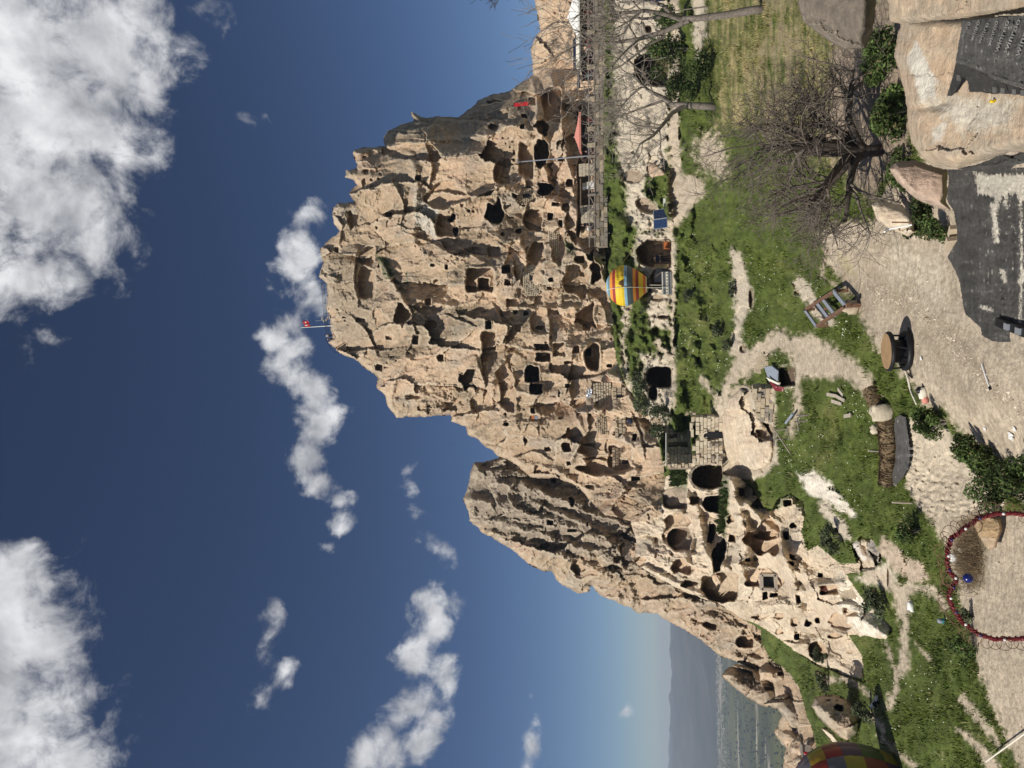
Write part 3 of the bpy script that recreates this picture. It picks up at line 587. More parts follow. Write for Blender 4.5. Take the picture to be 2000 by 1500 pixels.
CCAVES = [(715,553,16,29,4.5,'r'),(716,501,16,17,3.5,'e'),(868,382,40,26,2.6,'e'),(872,440,20,22,3.5,'r'),(884,425,8,8,7,'e',0,(.08,.06,.05)),(890,452,6,9,7,'e',0,(.08,.06,.05)),(967,416,17,25,8,'e',0,(.12,.09,.07)),(980,337,16,24,3.4,'a'),(1027,313,14,34,3.4,'r'),(1057,300,15,27,7,'e',0,(.16,.12,.09)),
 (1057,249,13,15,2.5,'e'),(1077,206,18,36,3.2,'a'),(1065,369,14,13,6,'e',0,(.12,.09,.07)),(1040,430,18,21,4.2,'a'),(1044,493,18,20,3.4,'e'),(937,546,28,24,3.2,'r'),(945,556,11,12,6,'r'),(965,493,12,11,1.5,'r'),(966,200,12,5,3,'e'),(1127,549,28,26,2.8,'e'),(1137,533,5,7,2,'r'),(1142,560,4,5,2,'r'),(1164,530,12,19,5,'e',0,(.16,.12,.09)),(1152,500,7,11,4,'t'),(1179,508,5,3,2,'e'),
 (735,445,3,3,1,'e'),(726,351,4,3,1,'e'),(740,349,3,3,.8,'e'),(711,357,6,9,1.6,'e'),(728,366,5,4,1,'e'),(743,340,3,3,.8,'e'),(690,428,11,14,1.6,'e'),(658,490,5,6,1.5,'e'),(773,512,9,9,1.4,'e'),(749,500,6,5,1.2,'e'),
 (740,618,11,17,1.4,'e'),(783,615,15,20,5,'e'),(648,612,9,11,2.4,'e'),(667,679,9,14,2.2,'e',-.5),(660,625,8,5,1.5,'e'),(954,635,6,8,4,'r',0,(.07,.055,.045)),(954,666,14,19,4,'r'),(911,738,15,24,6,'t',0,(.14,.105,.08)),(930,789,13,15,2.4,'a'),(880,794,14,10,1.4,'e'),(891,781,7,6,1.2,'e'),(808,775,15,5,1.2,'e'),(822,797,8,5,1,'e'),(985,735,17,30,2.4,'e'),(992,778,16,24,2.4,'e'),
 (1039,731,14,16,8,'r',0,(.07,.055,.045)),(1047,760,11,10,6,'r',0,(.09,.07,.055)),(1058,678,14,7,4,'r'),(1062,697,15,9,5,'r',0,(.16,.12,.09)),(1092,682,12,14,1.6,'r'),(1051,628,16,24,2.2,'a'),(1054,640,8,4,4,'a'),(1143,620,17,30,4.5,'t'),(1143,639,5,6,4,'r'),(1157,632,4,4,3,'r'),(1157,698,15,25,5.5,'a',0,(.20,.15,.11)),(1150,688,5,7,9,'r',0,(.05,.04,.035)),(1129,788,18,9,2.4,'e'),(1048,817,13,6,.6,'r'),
 (1205,846,10,5,1.4,'e'),(1178,880,46,20,3.5,'e'),(1183,912,47,18,4.6,'e'),(1210,894,22,24,5,'r'),(1221,902,6,4,8,'r',0,(.05,.04,.035)),(1098,1,14,20,1,'e'),(1140,385,13,74,4.5,'r',0,(.22,.17,.13)),(1176,860,12,25,1.2,'e'),(690,503,4,5,1,'e'),(845,517,5,4,1,'e'),(872,521,3,5,3,'r'),(1105,405,7,9,.8,'e'),(1040,547,20,31,1.2,'e'),(1028,382,20,17,1.0,'e'),(1178,772,20,27,1.0,'r'),(1181,826,17,24,.9,'e'),(1002,590,14,10,1.5,'e'),(1052,586,9,10,2,'r'),(1090,480,14,32,1.2,'e'),(860,600,10,5,.6,'e'),(1136,18,13,60,4.5,'r',0,(.2,.15,.11)),(1137,250,11,38,4.5,'r',0,(.2,.15,.11)),(1140,130,8,26,2.5,'e',0,(.25,.19,.14))]  # last recesses cut and tinted dark for the shade behind the parasols
CRIDGE = [([(690,300),(760,285),(830,275),(905,268),(960,262),(1020,235)],6,1.6),([(905,395),(960,372),(985,365)],7,1.6),([(800,300),(815,360),(805,470),(830,500)],9,1.4),([(870,500),(920,480),(955,400)],6,.8),([(1010,400),(1060,385),(1110,410),(1150,440)],10,2.0),([(1075,150),(1100,240),(1110,320),(1120,400),(1145,440)],9,2.2),([(1050,230),(1062,270),(1068,340)],6,1.8),([(1040,160),(1048,200),(1050,250)],7,2),([(1090,260),(1098,330),(1085,400)],8,1.6),([(930,590),(880,600),(800,580)],6,1.0),([(1130,480),(1160,510),(1200,590)],8,1.8),
 ([(990,690),(960,740),(960,800)],8,1.2),([(800,700),(770,740),(760,790)],8,1.2),([(1126,949),(1090,920),(1010,905)],9,2.0),([(1180,1000),(1215,960),(1240,920)],9,1.5),([(1190,650),(1150,660),(1120,700)],8,1.2),([(1120,800),(1140,850),(1115,900)],6,1.2),([(1210,740),(1240,800),(1262,860)],6,1.0),([(1010,600),(1060,605),(1120,600)],5,1.0),([(745,510),(760,545),(790,590),(820,600)],5,.9)]
CSCARP = [([(985,300),(975,365),(905,395)],1.8,40),([(745,508),(765,545),(792,590),(850,640)],1.6,26),([(783,450),(850,478),(918,504)],1.6,30),([(855,565),(800,600),(812,655),(790,700)],1.2,40),([(860,610),(935,640)],1.2,40),([(800,700),(865,692),(935,640)][::-1],1.3,60),([(1000,470),(985,520),(1000,560)],1.5,35),([(960,590),(990,640),(985,690)],1.4,30),([(985,690),(1004,740),(1012,800)],1.6,36),([(1066,590),(1075,640),(1070,680)],1.3,26),([(1120,690),(1108,740),(1122,800)],1.6,34),([(830,275),(845,330),(838,372)],1.5,30),([(880,470),(925,500),(960,520)],1.4,26),([(700,480),(690,540),(700,600)],2.0,30),([(680,610),(720,650),(740,700)],1.6,28),([(760,340),(790,400),(782,450)],1.4,30),([(1050,150),(1062,230),(1058,300),(1075,370)],2.2,26),([(1095,190),(1100,260),(1092,330)],1.6,20),([(1110,400),(1100,440),(1125,480)],2.0,24),([(1130,560),(1175,590),(1190,640)],1.4,24),([(1145,790),(1150,840),(1128,870)],1.4,26),([(1080,900),(1040,880),(990,900)][::-1],1.3,30),([(1230,800),(1250,850),(1262,900)],1.3,18),([(640,410),(670,440),(660,480)],1.4,24),([(930,700),(948,750),(940,800)],1.6,30),([(1020,330),(1035,380),(1025,420)],1.5,24)]
CTONES = [([(800,288),(900,268),(905,330),(860,400),(800,470),(760,430),(700,330),(720,300)],.62,14),([(830,330),(880,295),(915,300),(910,365),(880,345),(840,370)],.12,8),([(640,490),(740,480),(745,620),(700,700),(650,660),(620,540)],(.30,.235,.165),16),([(800,600),(880,590),(950,590),(940,640),(850,690),(810,680),(790,640)],.98,6),([(740,690),(860,620),(860,680),(780,700),(760,720)],.9,8),([(860,560),(900,540),(990,570),(990,600),(940,595),(850,600)],.05,6),([(790,700),(940,640),(940,690),(900,720),(880,770),(760,780),(745,720)],.06,8),([(920,590),(935,480),(1000,440),(1020,470),(970,510),(960,560)],.5,8),([(880,520),(960,510),(940,545),(880,560)],.95,6),([(980,430),(1010,400),(1030,420),(1000,500),(970,490)],.92,6),([(990,480),(1040,460),(1060,530),(1010,560),(990,600),(960,570)],.04,7),  # darkest panel: grey-brown crust plus painted shade of a face turned from the sun
 ([(1010,770),(1120,790),(1130,870),(1100,940),(1010,890),(960,870),(980,800)],.62,10),([(960,880),(1000,850),(1090,930),(1040,935)],(.36,.26,.17),6),([(745,225),(1040,145),(1030,200),(960,240),(840,262),(760,285)],.86,10),([(1055,-60),(1180,-60),(1180,470),(1070,420),(1045,250),(1040,150)],-.05,10),([(1090,600),(1190,590),(1230,800),(1290,960),(1180,830),(1120,800)],.03,10),([(1130,860),(1230,850),(1240,930),(1190,950),(1130,930)],.0,8),([(1010,680),(1040,690),(1060,720),(1000,730)],.85,5),([(735,497),(760,510),(768,545),(758,545),(745,520)],(.06,.085,.03),3),([(795,535),(800,560),(790,550)],(.06,.085,.03),3),([(1100,470),(1122,480),(1120,495),(1105,490)],(.07,.09,.03),3),([(810,372),(858,400),(850,470),(810,440)],(.42,.38,.32),5)]  # right-hand cliff face toned dark to paint its shade
CSMOOTH = [([(800,288),(900,268),(905,330),(860,400),(760,430),(720,330)],.45),([(790,700),(940,640),(940,690),(900,720),(880,770),(760,780),(745,720)],.3),([(860,560),(900,540),(990,570),(990,600),(940,595),(850,600)],.2),([(990,480),(1040,460),(1060,530),(1010,560),(990,600),(960,570)],.25),([(1010,770),(1120,790),(1130,870),(1100,940),(1010,890)],.3),([(800,600),(950,590),(940,640),(850,690),(810,680)],.4),([(1050,-60),(1180,-60),(1180,470),(1050,420)],.5),([(1090,590),(1190,590),(1290,960),(1180,930),(1100,800)],.4)]
# ---------------------------------------------------------------- the grey spur behind it
SPUR = [(990,885),(976,895),(950,899),(935,900),(925,905),(918,925),(905,975),(908,985),(912,1000),(915,1016),(940,1040),(960,1050),(1007,1080),(1030,1100),(1060,1115),(1080,1118),(1090,1140),(1130,1160),(1150,1158),(1155,1145),(1175,1165),(1200,1175),(1230,1190),(1250,1200),(1265,1195),(1285,1202),(1310,1216),(1340,1232),(1370,1252),(1400,1277),(1432,1293),(1478,1309),(1500,1330),(1525,1330),(1540,1240),(1420,1150),(1330,1120),(1300,1030),(1240,960),(1100,880)]
SC_ = [(930,930,120),(990,890,118),(1050,1000,113),(1150,1050,106),(1000,1060,121),(1200,1130,104),(1100,1110,115),(1250,1180,104),(1300,1160,96),(1400,1220,90),(1450,1290,88),(1230,1020,101),(1150,960,110),(1330,1230,100),(1520,1320,82),(1500,1250,80),(1300,1050,94),(1100,880,112)]
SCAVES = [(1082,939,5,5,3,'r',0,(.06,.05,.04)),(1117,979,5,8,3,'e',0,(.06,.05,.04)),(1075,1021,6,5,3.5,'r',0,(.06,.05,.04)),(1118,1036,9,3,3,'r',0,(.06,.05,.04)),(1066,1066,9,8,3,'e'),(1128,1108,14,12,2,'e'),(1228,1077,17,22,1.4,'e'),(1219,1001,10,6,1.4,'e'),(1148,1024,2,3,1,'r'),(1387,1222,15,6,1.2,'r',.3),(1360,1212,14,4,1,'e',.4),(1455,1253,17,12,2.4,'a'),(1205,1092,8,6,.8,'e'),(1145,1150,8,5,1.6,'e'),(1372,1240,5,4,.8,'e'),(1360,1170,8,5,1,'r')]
# ---------------------------------------------------------------- pale lower rocks with the cave row
LOWER = [(1231,1018),(1243,1060),(1240,1085),(1234,1095),(1252,1108),(1270,1120),(1318,1147),(1366,1168),(1400,1178),(1440,1203),(1490,1226),(1515,1243),(1548,1270),(1575,1287),(1598,1302),(1620,1308),(1650,1322),(1692,1335),(1688,1310),(1686,1281),(1660,1242),(1690,1243),(1731,1250),(1742,1226),(1712,1191),(1682,1164),(1655,1122),(1708,1112),(1722,1100),(1724,1085),(1705,1052),(1680,1046),(1662,1062),(1672,1098),(1640,1098),(1620,1082),(1596,1062),(1578,1072),(1568,1040),(1574,1000),(1570,978),(1545,962),(1520,970),(1508,992),(1492,990),(1470,952),(1440,930),(1413,928),(1413,905),(1345,905),(1300,930),(1290,1005)]
LSIL = LOWER[:19]
LC = [(1240,1030,80),(1240,1090,77),(1270,1010,74),(1300,950,68),(1345,907,61.5),(1412,910,57.5),(1400,980,58.5),(1330,1000,67),(1330,1080,66),(1310,1140,70),(1400,1060,60.5),(1400,1145,61),(1366,1165,66),(1440,1200,64),(1470,960,52),(1500,980,50),(1500,1050,50.5),(1500,1140,53),(1490,1220,60),(1570,980,44),(1580,1060,43),(1560,1180,49),(1550,1265,58),(1620,1300,49),(1650,1322,45),(1692,1335,38.5),(1686,1285,37.5),(1660,1240,38.8),(1735,1245,29.5),(1700,1180,31.5),(1650,1120,35.2),(1620,1090,39),(1700,1100,29),(1680,1050,30.5),(1720,1090,27.5),(1600,1140,44),(1600,1230,51)]
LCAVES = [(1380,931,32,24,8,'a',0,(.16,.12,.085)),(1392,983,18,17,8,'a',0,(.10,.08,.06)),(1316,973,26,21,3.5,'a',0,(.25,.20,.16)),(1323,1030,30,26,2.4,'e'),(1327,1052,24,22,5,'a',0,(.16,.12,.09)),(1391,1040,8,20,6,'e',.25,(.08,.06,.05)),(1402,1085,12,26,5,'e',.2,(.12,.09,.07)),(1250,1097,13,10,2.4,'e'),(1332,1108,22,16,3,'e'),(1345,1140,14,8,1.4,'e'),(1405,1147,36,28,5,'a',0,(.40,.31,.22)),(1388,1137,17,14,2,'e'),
 (1492,1130,34,20,1.6,'e'),(1500,1136,13,10,4,'r',0,(.06,.05,.04)),(1620,1152,18,9,1.8,'r'),(1662,1199,15,5,1.0,'r'),(1652,1192,5,5,.8,'r'),(1632,1241,14,7,1.4,'e'),(1596,1270,21,18,2.8,'e'),(1520,1234,8,6,1,'e'),(1523,1204,10,6,1,'e'),(1478,1205,10,5,.9,'e'),(1434,1203,5,4,.8,'e'),(1525,1285,9,4,1.2,'r'),(1488,1050,34,34,1.6,'e'),(1497,1045,19,10,2.4,'e'),(1582,1030,9,28,2.0,'e'),(1484,984,16,10,1.2,'e'),(1477,957,8,10,1.5,'r'),(1640,1215,26,14,1.0,'e'),(1548,1088,8,4,.8,'e',.6),(1545,1100,6,3,.6,'e',.6),(1357,1165,6,4,.8,'r'),(1537,1265,3,4,.6,'r'),(1660,1272,8,4,.5,'e'),(1400,1131,9,16,.5,'e')]  # one long narrow recess only shapes the shade beside the big rock
LRIDGE = [([(1300,990),(1345,975),(1360,1000),(1380,1080),(1420,1110)],10.5,2.40),([(1240,1100),(1300,1130),(1366,1165)],7.5,2.40),([(1425,940),(1440,1000),(1450,1060),(1440,1100)],13.5,2.80),([(1460,985),(1490,1020),(1520,1050),(1530,1085)],9.0,3.00),([(1530,970),(1560,1000),(1560,1060),(1540,1080)],18.0,2.40),([(1530,1090),(1555,1160),(1590,1150),(1640,1140)],12.0,2.40),([(1480,1190),(1530,1180),(1560,1190)],10.5,1.80),([(1600,1180),(1660,1190),(1725,1240)],12.0,1.60),([(1640,1090),(1660,1050),(1690,1060)],9.0,1.00),([(1550,1270),(1610,1240),(1650,1240)],9.0,2.00),([(1425,930),(1450,1000),(1462,1060),(1450,1120)],14,2.2),([(1440,1010),(1500,1000)],9,1.0),([(1500,1085),(1570,1120),(1640,1180)],15,1.8),([(1450,1200),(1540,1240),(1610,1305)],12,1.4),([(1330,1000),(1345,1060),(1330,1130)],9,1.4),([(1570,1190),(1650,1205),(1730,1243)],14,1.0),([(1620,1290),(1680,1325)],9,.8)]
LTONES = [([(1320,905),(1345,905),(1342,960),(1318,962),(1310,935)],(.065,.09,.03),4),([(1312,985),(1345,1000),(1340,1040),(1318,1045)],(.30,.24,.17),6),([(1410,905),(1422,905),(1424,1010),(1415,1060),(1405,1040),(1408,960)],(.06,.085,.03),4),([(1240,1100),(1420,1175),(1440,1200),(1520,1240),(1440,1150),(1330,1120)],.75,8),([(1500,1120),(1560,1150),(1600,1250),(1520,1220)],.55,8),([(1640,1120),(1740,1240),(1690,1245),(1640,1200)],(.78,.72,.60),7),([(1700,1050),(1724,1085),(1715,1105),(1690,1085)],(.24,.22,.20),4),([(1530,950),(1545,962),(1535,990),(1512,992)],(.065,.09,.03),4),([(1560,1190),(1640,1220),(1650,1240),(1600,1300),(1560,1270)],.6,8),([(1470,985),(1525,1050),(1530,1085),(1500,1060)],.7,4)]

def shallow(cs, f): return [(c[0], c[1], c[2], c[3], (c[4]*f if not (len(c) > 7 and c[7] is not None and c[7][0] < .13) else c[4]))+tuple(c[5:]) for c in cs]
CCAVES = shallow(CCAVES, .62); LCAVES = shallow(LCAVES, .75)
def niches(cs, poly, n, seed, x0, x1, y0, y1):
    rs = np.random.RandomState(seed); out = list(cs); k = 0; P = np.array(poly)
    while k < n:
        x = rs.uniform(x0, x1); y = rs.uniform(y0, y1); hx = rs.uniform(4, 10); hy = rs.uniform(3.5, 9)
        if float(sdpoly(np.array([x]), np.array([y]), poly)[0]) < 16: k += .05; continue
        if any(abs(c[0]-x) < c[2]+hx+3 and abs(c[1]-y) < c[3]+hy+3 for c in out): k += .05; continue
        out.append((x, y, hx, hy, rs.uniform(.8, 2.6), 'rrae'[rs.randint(4)], rs.normal()*.08)); k += 1
    return out
CCAVES = niches(CCAVES, CASTLE, 46, 5, 960, 1260, 190, 960); CCAVES = niches(CCAVES, CASTLE, 14, 6, 680, 960, 330, 800); LCAVES = niches(LCAVES, LOWER, 20, 7, 1250, 1640, 920, 1260)
def put_castle():
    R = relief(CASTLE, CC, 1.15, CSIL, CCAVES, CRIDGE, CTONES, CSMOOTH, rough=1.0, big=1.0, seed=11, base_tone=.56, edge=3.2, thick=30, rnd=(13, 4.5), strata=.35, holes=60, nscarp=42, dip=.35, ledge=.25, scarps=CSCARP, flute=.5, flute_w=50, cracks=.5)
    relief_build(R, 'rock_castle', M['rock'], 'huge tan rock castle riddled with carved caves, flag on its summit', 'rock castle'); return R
def put_spur():
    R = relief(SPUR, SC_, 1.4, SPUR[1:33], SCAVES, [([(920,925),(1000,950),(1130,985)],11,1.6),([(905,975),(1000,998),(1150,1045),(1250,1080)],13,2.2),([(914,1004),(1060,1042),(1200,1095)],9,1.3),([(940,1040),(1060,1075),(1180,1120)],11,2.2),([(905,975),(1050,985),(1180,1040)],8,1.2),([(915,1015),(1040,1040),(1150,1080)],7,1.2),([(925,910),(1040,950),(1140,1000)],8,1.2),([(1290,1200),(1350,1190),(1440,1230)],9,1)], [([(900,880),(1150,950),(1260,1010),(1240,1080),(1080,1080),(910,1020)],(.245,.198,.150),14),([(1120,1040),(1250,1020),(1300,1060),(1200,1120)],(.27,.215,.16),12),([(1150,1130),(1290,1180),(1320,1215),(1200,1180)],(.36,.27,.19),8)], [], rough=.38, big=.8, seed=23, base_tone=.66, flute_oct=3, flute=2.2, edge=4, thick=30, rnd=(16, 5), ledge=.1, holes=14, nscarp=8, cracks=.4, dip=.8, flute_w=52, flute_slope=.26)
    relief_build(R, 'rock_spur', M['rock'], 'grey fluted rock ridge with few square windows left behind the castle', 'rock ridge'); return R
def put_lower():
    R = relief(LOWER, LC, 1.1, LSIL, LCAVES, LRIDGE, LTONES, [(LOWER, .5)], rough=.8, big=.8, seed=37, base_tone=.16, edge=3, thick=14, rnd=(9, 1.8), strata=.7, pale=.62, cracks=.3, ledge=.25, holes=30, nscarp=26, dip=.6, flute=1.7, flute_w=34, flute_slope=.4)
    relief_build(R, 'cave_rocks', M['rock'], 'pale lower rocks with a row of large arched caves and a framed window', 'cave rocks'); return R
ROCKS_FRONT = [CASTLE, LOWER]
RC = put_castle(); RS = put_spur(); RL = put_lower()
RG = relief(GPOLY, GC, 2.0, (), GCAVES, rough=0, big=0, seed=51, edge=2.5, extra=ground_extra, thick=0, wear=0)
relief_build(RG, 'ground', M['ground'], None, None, kind='structure', back=False, cave_name='cave')
def gp(px, py, lift=0.0): return at_rel(RG, px, py)+np.array([0, 0, lift])
def px_m(P): return float(np.dot(P, FWD))/F                        # metres per photo pixel at P
def on_z(px, py, z):
    d = pdir(px, py); return d*(z/d[2])

# ---------------------------------------------------------------- free-standing rocks with their own outline
def free_rock(name, label, cat, poly, D, m='rock', seed=1, tone=.5, rr=14, ra=3.0, rough=.6, cracks=.4, ledge=.4, holes=0, scale=(1.0, 1.0), step=1.2, caves=(), tones=(), thick=6, pale=0.0, ctrl=None, big=.8, ridges=(), edge=2.5, flute=0, body='rock_face', group=None):
    P = np.array(poly, float); c = P.mean(0)
    ctrl = ctrl or [(P[:, 0].min(), c[1], D), (P[:, 0].max(), c[1], D*.97), (c[0], P[:, 1].min(), D), (c[0], P[:, 1].max(), D), (c[0], c[1], D*.985)]
    R = relief(poly, ctrl, step, list(poly)+[poly[0]], caves, ridges, tones, (), rough=rough, big=big, seed=seed, base_tone=tone, edge=edge, thick=thick, rnd=(rr, ra), pale=pale, flute=flute, cracks=cracks if m == 'rock' else 0, ledge=ledge if m == 'rock' else .15, holes=holes, scale=scale if m == 'rock' else (2.2, 2.2), wear=.4 if m == 'rock' else .2)
    o = relief_build(R, name, M[m], label, cat, body=body)
    if group: o['group'] = group
    return R
free_rock('fairy_chimney', 'pointed grey rock cone standing against the green plain', 'rock cone', [(1408,1319),(1420,1306),(1437,1295),(1460,1300),(1480,1309),(1500,1318),(1520,1350),(1515,1368),(1500,1382),(1480,1376),(1458,1362),(1432,1343)], 84, seed=61, tone=.85, rr=22, ra=5, caves=[(1447,1303,5,5,1,'e'),(1478,1311,8,4,1,'e'),(1500,1345,9,5,1.2,'e')])
free_rock('rock_outcrop', 'small tan rock knob with a dark doorway on the ridge edge', 'rock', [(1480,1306),(1500,1290),(1520,1296),(1535,1312),(1532,1330),(1515,1336),(1498,1330),(1484,1330)], 76, seed=62, tone=.25, rr=12, ra=2, caves=[(1528,1316,8,4,1.5,'r',0,(.06,.05,.04))])
free_rock('fairy_chimney', 'leaning dark brown rock cone with a left edge tinted pale as if sunlit', 'rock cone', [(1490,1376),(1520,1357),(1535,1353),(1556,1366),(1572,1395),(1586,1425),(1570,1440),(1545,1425),(1530,1400),(1518,1385)], 70, seed=63, tone=.95, rr=18, ra=4, tones=[([(1490,1376),(1520,1385),(1545,1425),(1570,1440),(1560,1440),(1510,1392)],.1,4)])  # pale tone strip paints sunlight along the left edge
free_rock('boulder', 'great grey boulder with an eye-shaped hole on the grassy slope', 'boulder', [(1584,1380),(1590,1362),(1610,1356),(1630,1356),(1655,1368),(1672,1388),(1682,1405),(1676,1432),(1655,1448),(1640,1440),(1616,1420),(1596,1398)], float(gp(1672,1408)[1])-1.0, seed=64, tone=.7, rr=20, ra=3.2, caves=[(1639,1382,9,6,1.4,'e',.6,(.10,.08,.06)),(1680,1420,6,12,1.2,'e',0,(.10,.08,.06))], thick=4)
free_rock('rock_ridge', 'broken brown rock ridge closing the grass slope on the far left', 'rock ridge', [(1476,1300),(1484,1262),(1500,1262),(1530,1290),(1565,1335),(1585,1380),(1605,1440),(1622,1500),(1640,1640),(1560,1640),(1545,1560),(1528,1500),(1535,1462),(1518,1440),(1522,1405),(1530,1392),(1512,1362),(1500,1340)], 80, seed=66, tone=.45, rr=10, ra=3, rough=1.1, thick=10, holes=20, ctrl=[(1480,1290,86),(1530,1300,74),(1580,1380,63),(1610,1460,55),(1640,1640,48),(1530,1450,78),(1545,1600,70),(1515,1370,82)])
free_rock('rock_slab', 'white chalky slab below the great grey boulder', 'rock', [(1600,1420),(1612,1422),(1628,1430),(1640,1446),(1656,1450),(1662,1458),(1634,1460),(1618,1440)], float(gp(1655,1452)[1])-.8, seed=65, tone=.0, rr=8, ra=1, pale=.9, rough=.3)
for i, (x, y, s, D, lb) in enumerate([(1540,1440,16,72,'crumbling pale rock under the leaning brown cone'),(1560,1460,18,66,'brown rock lump above the chequered balloon'),(1545,1480,17,75,'pinkish rock lump at the lower left ridge edge'),(1562,1490,15,63,'dark brown rock beside the chequered balloon'),(1524,1430,13,82,'low pale rock on the ridge behind the cones'),(1580,1450,12,60,'small tan rock behind the red barrier')]):
    a = np.linspace(0, 2*math.pi, 11)[:-1]; rs = np.random.RandomState(70+i); rr = s*rs.uniform(.75, 1.25, 10)
    free_rock('rock', lb, 'rock', [(x+r*.9*math.cos(t), y+r*math.sin(t)) for r, t in zip(rr, a)], D, seed=80+i, tone=.35+.1*i, rr=9, ra=2, rough=.9)
free_rock('boulder', 'grey and white rounded boulder at the edge of the grass below the caves', 'boulder', [(1664,1062),(1672,1050),(1690,1045),(1712,1050),(1726,1072),(1724,1094),(1708,1106),(1690,1100),(1676,1088)], 28.6, seed=91, tone=.95, rr=14, ra=1.2, rough=.25, m='nearrock', tones=[([(1660,1060),(1672,1050),(1684,1085),(1720,1106),(1690,1106)],(.62,.58,.52),5)])
free_rock('rock_slab', 'smooth tan sail-shaped slab leaning beside the path', 'rock slab', [(1264,320),(1268,316),(1280,318),(1298,336),(1300,342),(1272,348),(1267,342)], 67.6, seed=92, tone=-.1, rr=5, ra=.5, rough=.12, big=.1, edge=1)
def gD(px, py): return float(gp(px, py)[1])
free_rock('rock_mound', 'smooth pale tuff mound between the stone house and the rubble wall', 'rock mound', [(1409,812),(1424,778),(1446,758),(1462,764),(1470,790),(1486,818),(1506,850),(1514,880),(1506,905),(1480,922),(1440,926),(1413,916)], 50, seed=67, tone=.02, rr=16, ra=2.2, rough=.35, thick=4, pale=.55, big=.7, flute=.8, caves=[(1495,846,18,13,1.6,'e',0,(.26,.20,.14)),(1440,905,5,4,.6,'e')], ctrl=[(x, y, gD(x, y)-k) for x, y, k in ((1404,812,.9),(1446,758,.6),(1470,790,.6),(1514,880,.6),(1480,922,.5),(1408,916,1.0),(1450,850,1.6),(1420,850,1.5))])
# foreground boulders
free_rock('boulder', 'large dark grey-brown boulder cut by the right edge, upper one', 'boulder', [(1560,-60),(1558,5),(1566,40),(1590,62),(1620,82),(1650,98),(1690,96),(1706,60),(1712,20),(1712,-60)], 8.6, m='nearrock', seed=101, tone=1.15, tones=[([(1500,-100),(1750,-100),(1750,150),(1500,150)],(.165,.138,.112),4)], rr=34, ra=.9, rough=.25, step=1.6, thick=2.5, big=.35, ctrl=[(1560,0,9.6),(1710,0,8.4),(1640,90,9.3),(1640,-60,8.8),(1560,-60,9.5),(1712,-60,8.3)])  # one even dark grey-brown tone over the whole boulder
free_rock('boulder', 'long pale boulder against the right edge, resting on the mottled one', 'boulder', [(1734,-60),(1734,20),(1738,42),(1760,48),(1800,44),(1850,40),(1900,36),(1960,30),(2060,24),(2060,-60)], 6.0, m='nearrock', seed=102, tone=.4, rr=16, ra=.35, rough=.25, step=1.6, thick=2, big=.2, pale=.3, ctrl=[(1734,0,6.6),(2060,0,4.7),(1900,40,5.4),(1900,-60,5.3),(1734,-60,6.5),(2060,-60,4.6)])
RB = free_rock('boulder', 'broad mottled tan boulder in the foreground under the printed tarpaulin', 'boulder', [(1762,30),(1752,70),(1746,110),(1756,140),(1768,190),(1774,250),(1780,280),(1800,308),(1830,324),(1870,330),(1910,318),(1970,300),(2060,290),(2060,30)], 6.0, m='nearrock', seed=103, tone=.25, rr=26, ra=.6, rough=.22, step=1.5, thick=2.5, big=.3, pale=.25, ctrl=[(1750,110,7.0),(1765,200,6.9),(1800,310,6.6),(2060,290,4.9),(2060,30,4.8),(1900,180,5.9),(1870,330,6.2)], ridges=[([(1776,215),(1830,205),(1850,200)],9,-.08)], tones=[([(1790,78),(1815,130),(1832,160),(1826,190),(1800,200),(1786,160),(1772,115)],(.60,.56,.48),5),([(1820,250),(1850,240),(1840,275),(1822,280)],(.58,.53,.44),5),([(1800,200),(1860,190),(1990,200),(1960,250),(1880,260),(1850,230)],(.52,.47,.38),14)])
free_rock('boulder', 'flat pinkish boulder beside the mottled one, twig shadows on it', 'boulder', [(1735,330),(1750,316),(1790,312),(1830,326),(1852,332),(1852,380),(1848,392),(1862,414),(1835,408),(1800,396),(1776,380),(1750,352)], 9.0, m='nearrock', seed=104, tone=.2, rr=14, ra=.4, rough=.15, step=1.6, thick=1.5, big=.2, tones=[([(1700,300),(1900,300),(1900,430),(1700,430)],(.47,.345,.265),4)])
free_rock('boulder', 'low whitish boulder with a white pipe lying on it, near the tree foot', 'boulder', [(1700,400),(1714,390),(1740,394),(1762,402),(1784,420),(1788,455),(1775,462),(1745,452),(1712,430)], 18, m='nearrock', seed=105, tone=.0, rr=16, ra=.5, rough=.2, step=1.3, thick=1.2, big=.2, pale=.7)
free_rock('boulder', 'tan boulder half buried beside the grass near the lone stump', 'boulder', [(1553,500),(1560,490),(1580,492),(1588,505),(1582,520),(1562,524),(1555,515)], 33.5, m='nearrock', seed=106, tone=.2, rr=8, ra=.5, rough=.4, thick=.8, tones=[([(1540,480),(1600,480),(1600,530),(1540,530)],(.27,.20,.13),4)])
free_rock('rock', 'ochre crumbling rock under the heart frame', 'rock', [(1898,1005),(1925,1000),(1955,1012),(1958,1035),(1945,1070),(1930,1075),(1912,1050),(1904,1030)], 15.8, m='nearrock', seed=107, tone=.2, rr=8, ra=.25, rough=.9, thick=.6, tones=[([(1880,990),(1970,990),(1970,1050),(1880,1050)],(.36,.25,.14),4)])

